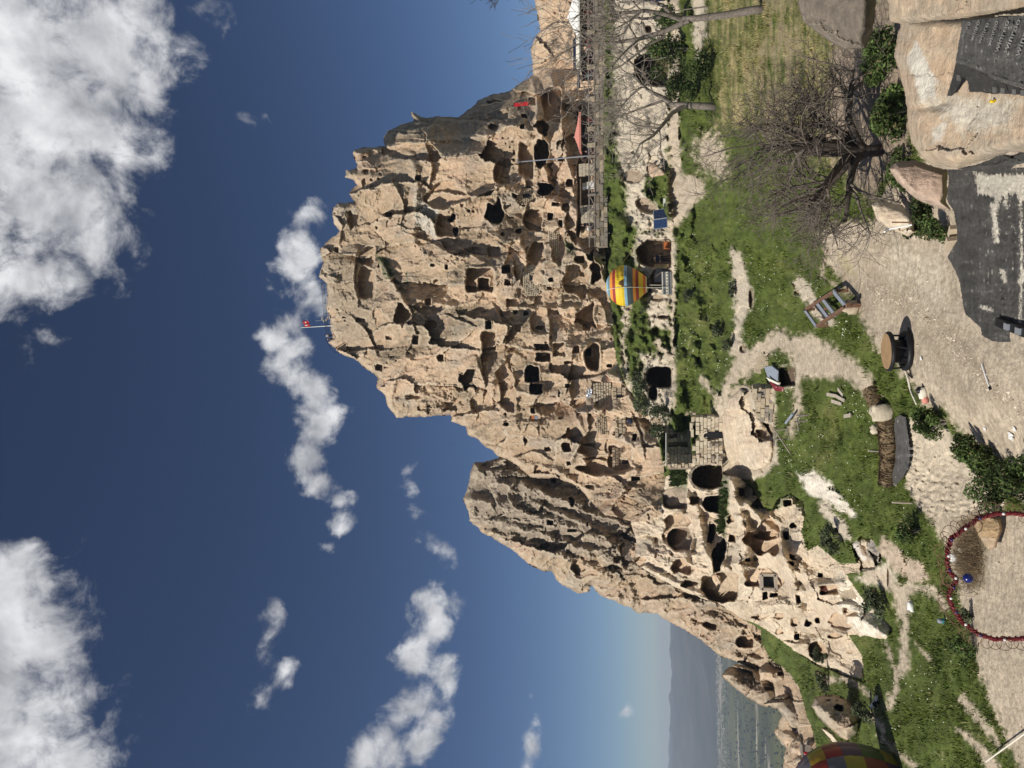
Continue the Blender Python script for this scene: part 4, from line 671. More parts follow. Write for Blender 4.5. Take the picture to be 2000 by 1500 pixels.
# ---------------------------------------------------------------- far plain, mountains, haze
def plain_z(Y):
    return np.interp(Y, [-500, 80, 400, 1200, 9000], [-18, -18, -72, -160, -160])
def far_mat(name, kind):
    m = bpy.data.materials.new(name); m.use_nodes = True; nt = m.node_tree; N = nt.nodes; L = nt.links; b = N['Principled BSDF']; b.inputs['Roughness'].default_value = 1; b.inputs['Specular IOR Level'].default_value = 0
    geo = N.new('ShaderNodeNewGeometry')
    def nz(sc_, s, d=6):
        mp = N.new('ShaderNodeMapping'); mp.inputs['Scale'].default_value = sc_; L.new(geo.outputs['Position'], mp.inputs[0])
        n = N.new('ShaderNodeTexNoise'); n.inputs['Scale'].default_value = s; n.inputs['Detail'].default_value = d; n.inputs['Roughness'].default_value = .65; L.new(mp.outputs[0], n.inputs['Vector']); return n.outputs[0]
    def ramp(v, stops):
        c = N.new('ShaderNodeValToRGB'); L.new(v, c.inputs[0]); e = c.color_ramp.elements
        while len(e) < len(stops): e.new(.5)
        for q, (p, col) in zip(e, stops): q.position = p; q.color = (*col, 1)
        return c.outputs[0]
    if kind == 'plain':
        c1 = ramp(nz((.6, 1.3, 1), .005, 9), [(.32, (.03, .036, .018)), (.46, (.06, .07, .026)), (.54, (.115, .12, .05)), (.60, (.04, .05, .022)), (.70, (.17, .15, .09))])
        v = N.new('ShaderNodeTexVoronoi'); v.inputs['Scale'].default_value = .0065; mp = N.new('ShaderNodeMapping'); mp.inputs['Scale'].default_value = (.7, .9, 0); mp.inputs['Rotation'].default_value = (0, 0, .2); L.new(geo.outputs['Position'], mp.inputs[0]); L.new(mp.outputs[0], v.inputs['Vector'])
        c2 = ramp(v.outputs['Color'], [(.1, (.03, .04, .018)), (.4, (.12, .125, .045)), (.7, (.045, .052, .024)), (.95, (.21, .18, .11))])
        mx = N.new('ShaderNodeMix'); mx.data_type = 'RGBA'; mx.inputs[0].default_value = .5; L.new(c1, mx.inputs[6]); L.new(c2, mx.inputs[7])
        f = ramp(nz((.35, 1.5, 1), .007, 12), [(.58, (0, 0, 0)), (.63, (1, 1, 1))])
        m2 = N.new('ShaderNodeMix'); m2.data_type = 'RGBA'; L.new(f, m2.inputs[0]); L.new(mx.outputs[2], m2.inputs[6]); m2.inputs[7].default_value = (.38, .34, .27, 1)
        L.new(m2.outputs[2], b.inputs['Base Color'])
    else:
        L.new(ramp(nz((1, 1, 2), .004, 8), [(.35, (.03, .035, .03)), (.55, (.06, .058, .045)), (.7, (.10, .09, .07))]), b.inputs['Base Color'])
    return m
def far_sheet():
    ys = np.concatenate([np.linspace(-120, 400, 30), np.linspace(430, 3400, 90), np.linspace(3500, 9000, 12)]); xs = np.linspace(-7000, 7000, 241)
    X, Y = np.meshgrid(xs, ys, indexing='ij'); Z = plain_z(Y)+fbm(X/260, Y/260, 4, .5, 401)*5*sstep(300, 900, Y)
    Fc, _ = grid_faces(np.ones(X.shape, bool)); V = np.stack([X, Y, Z], -1).reshape(-1, 3)
    mesh_np('plain', V, Fc[:, ::-1], far_mat('plain fields', 'plain'))['kind'] = 'structure'
    ys = np.linspace(2800, 6500, 70); xs = np.linspace(-7000, 7000, 221); X, Y = np.meshgrid(xs, ys, indexing='ij')
    crest = 205+60*fbm(X/1800, Y*0+.3, 3, .5, 402)-.016*(X+2300)*(X < 0)*0
    prof = sstep(2850, 4800, Y+fbm(X/500, Y/900, 3, .5, 403)*220)*(.92)+.08*sstep(2850, 3200, Y)
    Z = -166+crest*prof+fbm(X/300, Y/420, 5, .55, 404)*26*prof-(1-ridged(X/300, Y/1500, 4, .55, 405))*48*prof
    Fc, _ = grid_faces(np.ones(X.shape, bool)); mesh_np('hills', np.stack([X, Y, Z], -1).reshape(-1, 3), Fc[:, ::-1], far_mat('hill scrub', 'hill'))['kind'] = 'structure'
    rs = np.random.RandomState(9)
    # far trees, and the pale town at the foot of the hills: each one mass
    o8 = np.array([(1,0,0),(0,1,0),(-1,0,0),(0,-1,0),(0,0,1),(0,0,-1)], float); of = np.array([(0,1,4),(1,2,4),(2,3,4),(3,0,4),(1,0,5),(2,1,5),(3,2,5),(0,3,5)])
    n = 5200; Y = 450+2300*rs.rand(n)**1.1; X = -Y*(.12+.5*rs.rand(n)); keep = fbm(X/120, Y/60, 3, .5, 410) > -.1; X = X[keep]; Y = Y[keep]; n = len(X)
    s = rs.uniform(.6, 2.0, n)*(1+Y/3500); V = (o8[None]*s[:, None, None]*np.array([1.1, 1.1, .9])+np.stack([X, Y, plain_z(Y)+s*.6], 1)[:, None]).reshape(-1, 3)
    mesh_np('distant_trees', V, (of[None]+6*np.arange(n)[:, None, None]).reshape(-1, 3), mat('far foliage', (.018, .024, .011), var=.4, scale=.05))['kind'] = 'stuff'
    n = 1100; Y = 2650+380*rs.rand(n)**2+rs.normal(size=n)*60; X = -Y*(.16+.46*rs.rand(n)); mb = MB()
    for x, y in zip(X, Y):
        h = rs.uniform(1.2, 2.6); mb.box((x, y, plain_z(y)+h), AX, (rs.uniform(1.2, 4.5), rs.uniform(1, 3), h*.7))
    mb.build('distant_town', mat('pale town wall', (.42, .38, .32), var=.3, scale=.03))['kind'] = 'stuff'
    # badland ridge of pale tuff teeth below the slope
    xs = np.linspace(-420, -140, 220); ys = np.linspace(500, 760, 110); X, Y = np.meshgrid(xs, ys, indexing='ij')
    r = np.clip(ridged(X/38+fbm(X/60, Y/60, 3, .5, 420)*.6, Y/120, 4, .55, 421), 0, 1); env = np.exp(-((Y-600)/55)**2)
    Z = plain_z(Y)-3+(5+13*r+4*fbm(X/20, Y/20, 4, .5, 422))*env
    c = np.where((r > .42)[..., None], np.array((.42, .38, .30)), np.array((.07, .09, .045))); Fc, _ = grid_faces(np.ones(X.shape, bool))
    mesh_np('badlands', np.stack([X, Y, Z], -1).reshape(-1, 3), Fc[:, ::-1], M['rock'], None, c.reshape(-1, 3))['kind'] = 'structure'
far_sheet()
def put_haze():
    mb = MB(); mb.box((0, 4300, -20), AX, (6600, 4390, 150)); hz = mb.build('haze', None)
    m = bpy.data.materials.new('thin air'); m.use_nodes = True; nt = m.node_tree; nt.nodes.clear(); out = nt.nodes.new('ShaderNodeOutputMaterial'); v = nt.nodes.new('ShaderNodeVolumePrincipled')
    v.inputs['Color'].default_value = (.70, .82, 1.0, 1); v.inputs['Density'].default_value = .00019; v.inputs['Anisotropy'].default_value = .1; nt.links.new(v.outputs[0], out.inputs['Volume'])
    hz.data.materials.append(m); hz['kind'] = 'stuff'
put_haze()

# ---------------------------------------------------------------- builders for repeated things
DG = lambda: bpy.context.evaluated_depsgraph_get()
_BL = []
def block_meshes():
    rs = np.random.RandomState(3)
    for i in range(4):
        c = .86; P = []
        for z in (-1, 1):
            for a, b in ((-1, -1), (1, -1), (1, 1), (-1, 1)): P.append((a, b, z))
        P = np.array(P, float)*.5*(1+rs.uniform(-.07, .07, (8, 3)))
        me = bpy.data.meshes.new('block'); me.from_pydata(P.tolist(), [], [(3,2,1,0),(4,5,6,7),(0,1,5,4),(1,2,6,5),(2,3,7,6),(3,0,4,7)]); me.update(); _BL.append(me)
block_meshes(); _BC = {}
def block(parent, name, c, t, n, s, mt, rs):
    """one masonry block: centre c, along t, facing n, sizes (w, depth, h)"""
    k = (rs.randint(4), mt)
    if k not in _BC:
        me = _BL[k[0]].copy(); me.materials.append(M[mt]); _BC[k] = me
    o = bpy.data.objects.new(name, _BC[k]); COL.objects.link(o); o.parent = parent
    u = np.cross(t, n); loc = c-ORG[parent]
    o.matrix_local = Matrix(((t[0]*s[0], n[0]*s[1], u[0]*s[2], loc[0]), (t[1]*s[0], n[1]*s[1], u[1]*s[2], loc[1]), (t[2]*s[0], n[2]*s[1], u[2]*s[2], loc[2]), (0, 0, 0, 1)))
    return o
def masonry(root, P0, t, n, W, Hh, rows, cols, depth=.35, mats=('block',), hole=None, seed=0, joint=.06, loose=.04, joined=False, core=True, name='stone_block', tilt_rows=None):
    """courses of blocks; P0 lower left corner of the face, t along, n outwards"""
    rs = np.random.RandomState(seed); u = np.array(ZU); rh = Hh/rows; mb = {}
    for r in range(rows):
        s = -rs.uniform(.1, .9)*W/cols; h0 = r*rh
        while s < W:
            w = W/cols*rs.uniform(.7, 1.35); a = max(s, 0); b = min(s+w, W); s += w
            if b-a < W/cols*.3: continue
            ms, mh = (a+b)/2, h0+rh/2
            if hole and hole(ms, mh): continue
            c = P0+t*ms+u*mh+n*(rs.uniform(-1, 1)*loose-depth*.5); mt = mats[rs.randint(len(mats))]
            sz = ((b-a)*(1-joint), depth, rh*(1-joint*1.3))
            if joined:
                ax = (t, n, u); mb.setdefault(mt, MB()).box(c, ax, (sz[0]/2*rs.uniform(.9, 1), sz[1]/2, sz[2]/2*rs.uniform(.88, 1)))
            else: block(root, name, c, t, n, sz, mt, rs)
    for mt, b in mb.items(): b.build('masonry', M[mt], root)['kind'] = 'stuff'
    return root
def wall_frame(pa, pb, D0, D1=None):
    A = unp(*pa, D0); B = unp(*pb, D1 or D0); t = B-A; t[2] = 0; t = nrm(t); n = np.cross(t, ZU); return A, B, t, n

# people: one continuous skinned body, clothes and hair as children
def skin_mesh(name, verts, edges, radii):
    me = bpy.data.meshes.new(name); me.from_pydata(verts, edges, []); o = bpy.data.objects.new(name, me); COL.objects.link(o)
    o.modifiers.new('s', 'SKIN'); o.modifiers.new('u', 'SUBSURF').levels = 1
    for i, r in enumerate(radii): me.skin_vertices[0].data[i].radius = (r, r*.8 if i < 4 else r)
    me.skin_vertices[0].data[0].use_root = True
    r = bpy.data.meshes.new_from_object(o.evaluated_get(DG())); bpy.data.objects.remove(o); r.name = name
    r.polygons.foreach_set('use_smooth', np.full(len(r.polygons), True)); return r
def pose(kind):
    if kind == 'stand':
        J = [(0,0,.93),(0,0,1.12),(0,0,1.34),(0,.01,1.47),(0,-.01,1.60),(0,-.015,1.70),(.17,0,1.38),(.22,.03,1.12),(.21,-.06,.88),(-.17,0,1.38),(-.23,.02,1.12),(-.19,-.1,.9),(.1,0,.88),(.11,-.02,.49),(.12,.02,.08),(.13,-.12,.04),(-.1,0,.88),(-.13,-.04,.49),(-.13,.03,.08),(-.14,-.11,.04)]
    else:
        J = [(0,0,.5),(0,.02,.7),(0,.0,.92),(0,0,1.04),(0,-.03,1.17),(0,-.035,1.27),(.17,0,.96),(.24,-.08,.72),(.14,-.28,.66),(-.17,0,.96),(-.24,-.08,.72),(-.14,-.28,.66),(.1,-.02,.47),(.13,-.42,.47),(.13,-.44,.08),(.13,-.55,.04),(-.1,-.02,.47),(-.13,-.42,.47),(-.13,-.44,.08),(-.13,-.55,.04)]
    E = [(0,1),(1,2),(2,3),(3,4),(4,5),(2,6),(6,7),(7,8),(2,9),(9,10),(10,11),(0,12),(12,13),(13,14),(14,15),(0,16),(16,17),(17,18),(18,19)]
    Rr = [.13,.125,.145,.055,.10,.075,.06,.045,.035,.06,.045,.035,.085,.06,.042,.04,.085,.06,.042,.04]
    body = skin_mesh('body', J, E, Rr)
    sh = [0,1,2,6,7,9,10]; ix = {k: i for i, k in enumerate(sh)}
    shirt = skin_mesh('shirt', [J[k] for k in sh], [(ix[a], ix[b]) for a, b in E if a in ix and b in ix], [Rr[k]*1.16+.012 for k in sh])
    tr = [0,12,13,14,16,17,18]; ix = {k: i for i, k in enumerate(tr)}
    trs = skin_mesh('trousers', [J[k] for k in tr], [(ix[a], ix[b]) for a, b in E if a in ix and b in ix], [Rr[k]*1.15+.012 for k in tr])
    mb = MB(); h = J[5]; mb.lathe((h[0], h[1]+.02, h[2]-.02), [(.001, .09), (.06, .075), (.1, .03), (.105, -.03), (.09, -.08)], 10)
    hair = bpy.data.meshes.new('hair'); hair.from_pydata(np.concatenate(mb.v).tolist(), [], mb.f)
    return dict(body=body, shirt=shirt, trousers=trs, hair=hair)
POSES = {k: pose(k) for k in ('stand', 'sit')}
def person(P, face, label, top, legs, kind='stand', group=None, s=1.0, hair='hair'):
    root = thing('person', label, 'person', P, group); root.rotation_euler = (0, 0, face); root.scale = (s, s, s)
    for nm, mt in (('body', 'skin'), ('shirt', top), ('trousers', legs), ('hair', hair)):
        me = POSES[kind][nm].copy(); me.materials.clear(); me.materials.append(M[mt]); o = bpy.data.objects.new(nm, me); COL.objects.link(o); o.parent = root
    return root

# text laid on a surface given by a function (px,py)->world point
def text_on(fn, s, px, py, ang, size, mt, parent, name='lettering', flip=False, squeeze=1.0):
    cu = bpy.data.curves.new('t', 'FONT'); cu.body = s; cu.size = 1; cu.resolution_u = 3; o = bpy.data.objects.new('t', cu); COL.objects.link(o)
    me = bpy.data.meshes.new_from_object(o.evaluated_get(DG())); bpy.data.objects.remove(o)
    V = np.array([v.co[:] for v in me.vertices]); Fc = [tuple(p.vertices) for p in me.polygons]
    if not len(V): return
    # reading direction: photo -y is 'right', photo -x is 'up'
    a = V[:, 0]*size*squeeze; b = V[:, 1]*size; ca, sa = math.cos(ang), math.sin(ang)
    r = a*ca-b*sa; u = a*sa+b*ca
    W = fn(px-u, py-r); mb = MB(); mb.add(W, Fc); return mb.build(name, M[mt], parent)

# bare trees
def grow(p, d, L, r, lvl, mx, rs, out, up=.25, spread=.75, kids=(5, 5, 5, 4), wob=.22, segs=4):
    pts = [np.array(p, float)]; rad = [r]; d = nrm(d)
    for i in range(segs):
        d = nrm(d+rs.normal(size=3)*wob+np.array([0, 0, up*.3])); pts.append(pts[-1]+d*L/segs); rad.append(r*(1-.62*(i+1)/segs))
    out.append((lvl, pts, rad))
    if lvl >= mx: return
    for k in range(kids[min(lvl, len(kids)-1)]):
        f = rs.uniform(.3, 1.0) if lvl else rs.uniform(.45, 1.0); i = min(int(f*segs), segs-1); q = pts[i]+(pts[i+1]-pts[i])*(f*segs-i)
        e = nrm(rs.normal(size=3)); e = nrm(e-d*np.dot(e, d)); nd = nrm(d*(1-spread*.6)+e*spread+np.array([0, 0, up]))
        grow(q, nd, L*rs.uniform(.45, .75), max(r*(1-.62*f)*.62, .003), lvl+1, mx, rs, out, up, spread, kids, wob, segs)
def bare_tree(name, label, base, stems, mx, kids, seed, mt_trunk, mt_twig, up=.25, spread=.75, minr=.006, group=None, trunk_pts=None, r0=.2, cat='tree'):
    root = thing(name, label, cat, base, group); rs = np.random.RandomState(seed)
    if trunk_pts is not None: MB().tube(trunk_pts, np.linspace(r0, r0*.6, len(trunk_pts)), 9).build('trunk', M[mt_trunk], root, True)
    for st in stems:
        p, d, L, r = st; out = []; grow(p, d, L, r, 0, mx, rs, out, up, spread, kids)
        m1 = MB(); V = []; Fc = []; n = 0
        for lvl, pts, rad in out:
            if lvl == 0: m1.tube(pts, rad, 7, False); continue
            pts = np.array(pts); rad = np.maximum(np.array(rad), minr)
            k = len(pts); t = np.gradient(pts, axis=0); t /= np.linalg.norm(t, axis=1)[:, None]+1e-9; ref = np.array([.3, .5, .81]); u = np.cross(t, ref); u /= np.linalg.norm(u, axis=1)[:, None]+1e-9; w = np.cross(u, t)
            for j in range(3):
                a = 2.0944*j; V.append(pts+rad[:, None]*(math.cos(a)*u+math.sin(a)*w))
            i = np.arange(k-1)
            for j in range(3):
                j2 = (j+1) % 3; Fc.append(np.stack([n+j*k+i, n+j2*k+i, n+j2*k+i+1, n+j*k+i+1], 1))
            n += 3*k
        br = m1.build('branch', M[mt_trunk], root, True)
        if V: mesh_np('twigs', np.concatenate(V), np.concatenate(Fc), M[mt_twig], br)
    return root
# leafy bushes
def bush(name, label, P, rx, ry, rz, n, leaf, mt, seed, group=None, stem=True, cat='bush', lobes=10):
    root = thing(name, label, cat, P, group); rs = np.random.RandomState(seed); c = []
    for i in range(lobes):
        a = rs.uniform(0, 6.28); q = rs.uniform(.1, .75); c.append((np.array([math.cos(a)*q*rx, math.sin(a)*q*ry, rz*rs.uniform(.3, 1.2)]), rs.uniform(.22, .52)))
    k = rs.randint(lobes, size=n); cc = np.array([c[i][0] for i in range(lobes)])[k]; rr = np.array([c[i][1] for i in range(lobes)])[k]
    d = rs.normal(size=(n, 3)); d /= np.linalg.norm(d, axis=1)[:, None]; q = rs.rand(n)**.45
    p = cc+d*(q*rr)[:, None]*np.array([rx, ry, rz]); p[:, 2] = np.maximum(p[:, 2], .02)+0; p += ORG[root]
    a = rs.normal(size=(n, 3)); a /= np.linalg.norm(a, axis=1)[:, None]; b = np.cross(a, rs.normal(size=(n, 3))); b /= np.linalg.norm(b, axis=1)[:, None]
    s = leaf*rs.uniform(.6, 1.4, n)[:, None]; V = np.stack([p-a*s, p+b*s*.45, p+a*s, p-b*s*.45], 1).reshape(-1, 3)
    base = np.array({'leaf': (.055, .085, .022), 'leaf2': (.078, .098, .05)}[mt]); tn = (.55+.9*rs.rand(lobes))[k]*rs.uniform(.55, 1.6, n); cc_ = base*tn[:, None]; dead = (rs.rand(n) < .05)[:, None]; cc_ = np.where(dead, np.array((.20, .16, .08)), cc_)
    mesh_np('foliage', V, np.arange(4*n).reshape(n, 4), M['grass'], root, np.repeat(cc_, 4, 0), smooth=False)
    if stem:
        mb = MB()
        for i in range(min(lobes, 5)): mb.tube([ORG[root]-ZU*.1, ORG[root]+c[i][0]*.5, ORG[root]+c[i][0]], [leaf*.5, leaf*.35, leaf*.15], 5)
        mb.build('stem', M['bark'], root)
    return root

# ---------------------------------------------------------------- summit
P = at_rel(RC, 650, 637)
fl = thing('flag', 'red flag with white crescent and star on the summit pole', 'flag', P)
mp = px_m(P); top = unp(588, 640, P[1]+.3)
pb_ = unp(650, 636, P[1]); MB().tube([pb_, top], [.09, .05], 6).build('pole', M['white'], fl)
def flag_pt(px, py): 
    q = unp(px, py, np.full(np.shape(px), P[1]+.3)); q[..., 1] += .18*np.sin((np.asarray(py))*.9+np.asarray(px)*.25); return q
X, Y = np.meshgrid(np.linspace(0, 1, 9), np.linspace(0, 1, 13), indexing='ij'); fx = 590.5+X*12+(1-Y)*6.5-2.2*np.sin(Y*5)*.4; fy = 638.5-Y*12.5; fx = 590.5+X*11+(1-Y)*5*1
Fc, _ = grid_faces(np.ones(X.shape, bool)); mesh_np('cloth', flag_pt(fx, fy).reshape(-1, 3), Fc, M['red'], fl)
def lift(fn, e): return lambda px, py: fn(px, py)-np.array([0, e, 0])
mb = MB(); a = np.linspace(.75, 5.53, 16); cx, cy = 598.6, 633.6
o_ = np.stack([cx-2.9*np.sin(a), cy-2.9*np.cos(a)], 1); i_ = np.stack([cx-2.2*np.sin(np.linspace(.95, 5.33, 16)), cy-.8-2.2*np.cos(np.linspace(.95, 5.33, 16))], 1)
mb.add(lift(flag_pt, .06)(np.r_[o_, i_][:, 0], np.r_[o_, i_][:, 1]), [(i, i+1, 17+i, 16+i) for i in range(15)]); mb.build('crescent', M['white'], fl)
a = np.arange(10)*math.pi/5; r_ = np.where(np.arange(10) % 2 == 0, 1.9, .8); mb = MB(); mb.add(lift(flag_pt, .06)(np.r_[597.6, 597.6-r_*np.sin(a)], np.r_[629.3, 629.3-r_*np.cos(a)]), [(0, 1+i, 1+(i+1) % 10) for i in range(10)]); mb.build('star', M['white'], fl)
D0 = P[1]
rl = thing('railing', 'thin dark railing along the summit beside the flag', 'railing', unp(640, 600, D0-.3))
for off in (0, 2.6, 5.2):
    MB().tube([unp(627+off, 553, D0), unp(629+off, 570, D0), unp(632+off, 610, D0), unp(636+off, 645, D0), unp(637+off, 655, D0)], .035, 5).build('rail', M['black'], rl)
for y, x0, x1 in ((553, 627, 640), (572, 629, 642), (592, 630.5, 642), (612, 632, 643), (634, 635, 647), (655, 637, 650)): MB().tube([unp(x0, y, D0), unp(x1, y, D0)], .04, 5).build('post', M['black'], rl)
rl2 = thing('railing', 'short dark railing sloping down left of the summit visitors', 'railing', unp(650, 675, D0))
MB().tube([unp(636, 662, D0), unp(643, 676, D0), unp(655, 689, D0)], .04, 5).build('rail', M['black'], rl2)
for x0, y, x1 in ((636, 662, 645), (643, 676, 655), (655, 689, 662)): MB().tube([unp(x0, y, D0), unp(x1, y, D0)], .04, 5).build('post', M['black'], rl2)
an = thing('antenna_mast', 'small mast with white dishes between flag and railing', 'antenna', unp(650, 624, D0))
MB().tube([unp(650, 623, D0-.2), unp(616, 627, D0-.2)], .04, 5).build('mast', M['metal'], an)
for x, y in ((630, 622), (633, 627), (638, 625), (641, 621)): MB().lathe(unp(x, y, D0-.4), [(.02, .06), (.22, .1), (.28, .14), (.2, .05), (.02, .02)], 10).build('dish', M['white'], an)
person(unp(652, 655, D0), math.pi, 'person in grey top standing on the summit left of the flag', 'metal', 'black')
person(unp(655, 662, D0), 2.5, 'person in dark clothes on the summit, left one of the pair', 'black', 'black')
bn = thing('banner', 'narrow red banner hanging on the shaded right cliff', 'banner', unp(1032, 204, 105))
R_ = min(at_rel(RC, x, y)[1] for x in (1004, 1018, 1034) for y in (200, 204, 208))-.6
mb = MB(); c = unp(1018, 203.5, R_); k = px_m(c); mb.box(c, AX, (3.6*k, .03, 13.5*k)); mb.build('cloth', M['red'], bn)
for x in (1004, 1032): MB().tube([unp(x, 199.5, R_), unp(x, 207.5, R_)], .05, 5).build('batten', M['darkred'], bn)
lp = thing('lamp_post', 'slender grey lamp post rising from the terrace', 'lamp post', unp(1154, 304, 84))
MB().tube([unp(1154, 304, 84), unp(1080, 310.5, 84), unp(1010, 316.5, 84)], [.09, .075, .055], 8).build('pole', M['metal'], lp)
mb = MB(); mb.box(unp(1011, 315, 83.7), AX, (.25, .12, .06)); mb.build('lamp_head', M['metal'], lp)

# ---------------------------------------------------------------- terrace
DT = 82.4
A, B, t, n = wall_frame((1163, 482), (1160, -40), DT); tl = nrm(B-A); mp = px_m(A); Lt = np.linalg.norm(B-A)
def tz(s, h, out=0.0): return A+tl*s+ZU*h+n*out                     # s metres along the terrace from its left end, h above the railing foot
def ts(py): return Lt*(482-py)/522.0
tw = thing('terrace_wall', 'long low wall of brown stone blocks under the cafe terrace', 'wall', tz(Lt/2, -1.3))
mb = MB(); mb.box(tz(Lt/2, -.65, -.5), (tl, n, ZU), (Lt/2, .42, .66)); mb.build('core', M['mortar'], tw)
t0 = np.array(t); masonry(tw, tz(0, -1.35), tl, n, Lt, 1.3, 3, 46, .3, ('block_brown', 'block_grey', 'block_grey', 'block'), seed=4, joint=.08, loose=.09)
dk = thing('terrace_deck', 'flat stone cafe terrace behind the lattice railing', 'terrace', tz(Lt/2, -.1))
mb = MB(); mb.box(tz(Lt/2, -.06, -3.2), (tl, n, ZU), (Lt/2, 3.1, .09)); mb.build('slab', M['block_grey'], dk)
fr = thing('terrace_railing', 'wooden lattice railing with stone pillars along the cafe terrace', 'railing', tz(Lt/2, 0))
H = 12*mp
for h in (H, .06): 
    mb = MB(); mb.box(tz(Lt/2, h, -.05), (tl, n, ZU), (Lt/2, .05, .055)); mb.build('rail', M['plank'], fr)
pil = [-20, 62, 130, 192, 251, 283, 305, 335, 380, 420, 462]
rs = np.random.RandomState(2)
for i, y in enumerate(pil):
    wv = 3.6 if y in (62, 130, 192, 251, 283) else 1.8
    mb = MB(); mb.box(tz(ts(y), H/2+.04, -.02), (tl, n, ZU), (wv*mp, .16, H/2+.1)); mb.build('pillar', M['block' if wv > 2 else 'plank'], fr)
for a, b in zip(pil[:-1], pil[1:]):
    k = max(1, round((b-a)/16)); ys = np.linspace(a, b, k+1)
    for i in range(k):
        y0, y1 = (ys[i], ys[i+1]) if i % 2 else (ys[i+1], ys[i])
        MB().tube([tz(ts(y0), .08, -.05), tz(ts(y1), H-.04, -.05)], .045, 4).build('brace', M['plank'], fr)
        if 0 < i: MB().tube([tz(ts(ys[i]), .06, -.05), tz(ts(ys[i]), H, -.05)], .04, 4).build('baluster', M['plank'], fr)
def canopy(name, label, ya, yb, v_eave, v_apex, yapex, mt, depth=3.0, back=2.2, ap=None):
    root = thing(name, label, 'parasol', tz(ts((ya+yb)/2), 0, -back)); k = mp; h0 = (1160-v_eave)*k; h1 = (1160-v_apex)*k
    e = [tz(ts(ya), h0, -back+depth/2), tz(ts(yb), h0, -back+depth/2), tz(ts(yb), h0, -back-depth/2), tz(ts(ya), h0, -back-depth/2)]; a = tz(ts(yapex), h1, -back)
    for i in range(4):
        p, q = e[i], e[(i+1) % 4]; mb = MB(); d = ZU*.03
        m1, m2 = p*.5+a*.5-ZU*.05, q*.5+a*.5-ZU*.05
        mb.add([p, q, m2, m1, a], [(0, 1, 2, 3), (3, 2, 4)]); mb.build('panel', M[mt], root)
        mb = MB(); mb.box((p+q)/2-ZU*.1, (nrm(q-p), nrm(np.cross(q-p, ZU)), ZU), (np.linalg.norm(q-p)/2, .012, .1)); mb.build('valance', M[mt], root)
    MB().tube([tz(ts(yapex), 0, -back), a+ZU*.12], .05, 6).build('pole', M['metal'], root)
    return root
canopy('parasol', 'salmon pink square parasol on the cafe terrace', 288, 211, 1128, 1115, 251, 'pink')
canopy('parasol', 'big white parasol at the right end of the terrace', 62, -45, 1128, 1103, 12, 'white', 3.6, 1.8)
canopy('parasol', 'cream parasol left of the big white one', 128, 34, 1128, 1110, 88, 'cream', 3.0, 2.6)
aw = thing('awning', 'dark glass awning strip in front of the cream parasol', 'awning', tz(ts(105), 1.5, -.4))
for y0, y1, v in ((64, 128, 1120), (128, 165, 1128)):
    mb = MB(); mb.box(tz(ts((y0+y1)/2), (1160-v)*mp, -.6), (tl, nrm(n+ZU*.5), nrm(ZU-n*.5)), (abs(ts(y1)-ts(y0))/2, .03, 3*mp)); mb.build('panel', M['cell'], aw)
for y in (66, 128, 164): MB().tube([tz(ts(y), 0, -.5), tz(ts(y), (1160-1121)*mp, -.5)], .04, 5).build('post', M['black'], aw)
ks = thing('kiosk_wall', 'whitewashed stone kiosk front under the rock overhang', 'wall', tz(ts(375), 0, -2.2))
for y0, y1, v0, mt in ((307, 331, 1124, 'block_pale'), (344, 358, 1131, 'white'), (391, 407, 1126, 'block_grey'), (404, 426, 1128, 'block_pale')):
    w_ = abs(ts(y1)-ts(y0)); masonry(ks, tz(ts(y1), 0, -2.0), tl, n, w_, (1160-v0)*mp, 5, max(2, int((y1-y0)/6)), .25, (mt, mt, 'block_pale'), seed=y0)
    mb = MB(); mb.box(tz(ts((y0+y1)/2), (1160-v0)*mp*.5, -2.4), (tl, n, ZU), (w_/2-.02, .12, (1160-v0)*mp/2-.02)); mb.build('core', M['mortar'], ks)
mb = MB(); mb.box(tz(ts(365), (1160-1128)*mp, -1.9), (tl, n, ZU), (abs(ts(392)-ts(338))/2, .25, .06)); mb.build('lintel', M['wood'], ks)
for ya, yb, v, lb in ((60, -42, 1124, 'dark backdrop added for the shade behind the big white parasol'), (130, 66, 1128, 'dark backdrop added for the shade behind the cream parasol'), (290, 214, 1128, 'dark backdrop added for the shade behind the salmon parasol')):
    bo = thing('shade_backdrop', lb, 'shade_backdrop', tz(ts((ya+yb)/2), 0, -3.6), 'added shade backdrops on the terrace'); w_ = abs(ts(yb)-ts(ya)); hh = (1160-v)*mp*.96; nb = int(w_/.32)  # dark boards added in place of the deep shade under the parasols
    for i in range(nb): mb = MB(); mb.box(tz(ts(ya)+(i+.5)*w_/nb, hh/2, -3.6-.02*(i % 2)), (tl, n, ZU), (w_/nb*.47, .03, hh/2)); mb.build('board', M['shade_backdrop'], bo)
    mb = MB(); mb.box(tz(ts((ya+yb)/2), hh+.05, -2.9), (tl, n, ZU), (w_/2+.1, .9, .05)); mb.build('roof', M['wood'], bo)
    for q in (.25, .7): mb = MB(); mb.box(tz(ts(ya)+q*w_, hh*.45, -3.54), (tl, n, ZU), (.5, .02, hh*.3)); mb.build('shutter', M['darkred'], bo)  # dark red panels tint the added backdrop like the reddish dark interior
def table(P, label, mt='wood', grp='cafe tables on the terrace'):
    r = thing('table', label, 'table', P, grp); mb = MB(); mb.box(P+ZU*.73, (tl, n, ZU), (.5, .4, .025)); mb.build('tabletop', M[mt], r)
    for a in (-.42, .42):
        for b in (-.32, .32): mb = MB(); mb.box(P+tl*a+n*b+ZU*.36, (tl, n, ZU), (.03, .03, .35)); mb.build('leg', M['wood'], r)
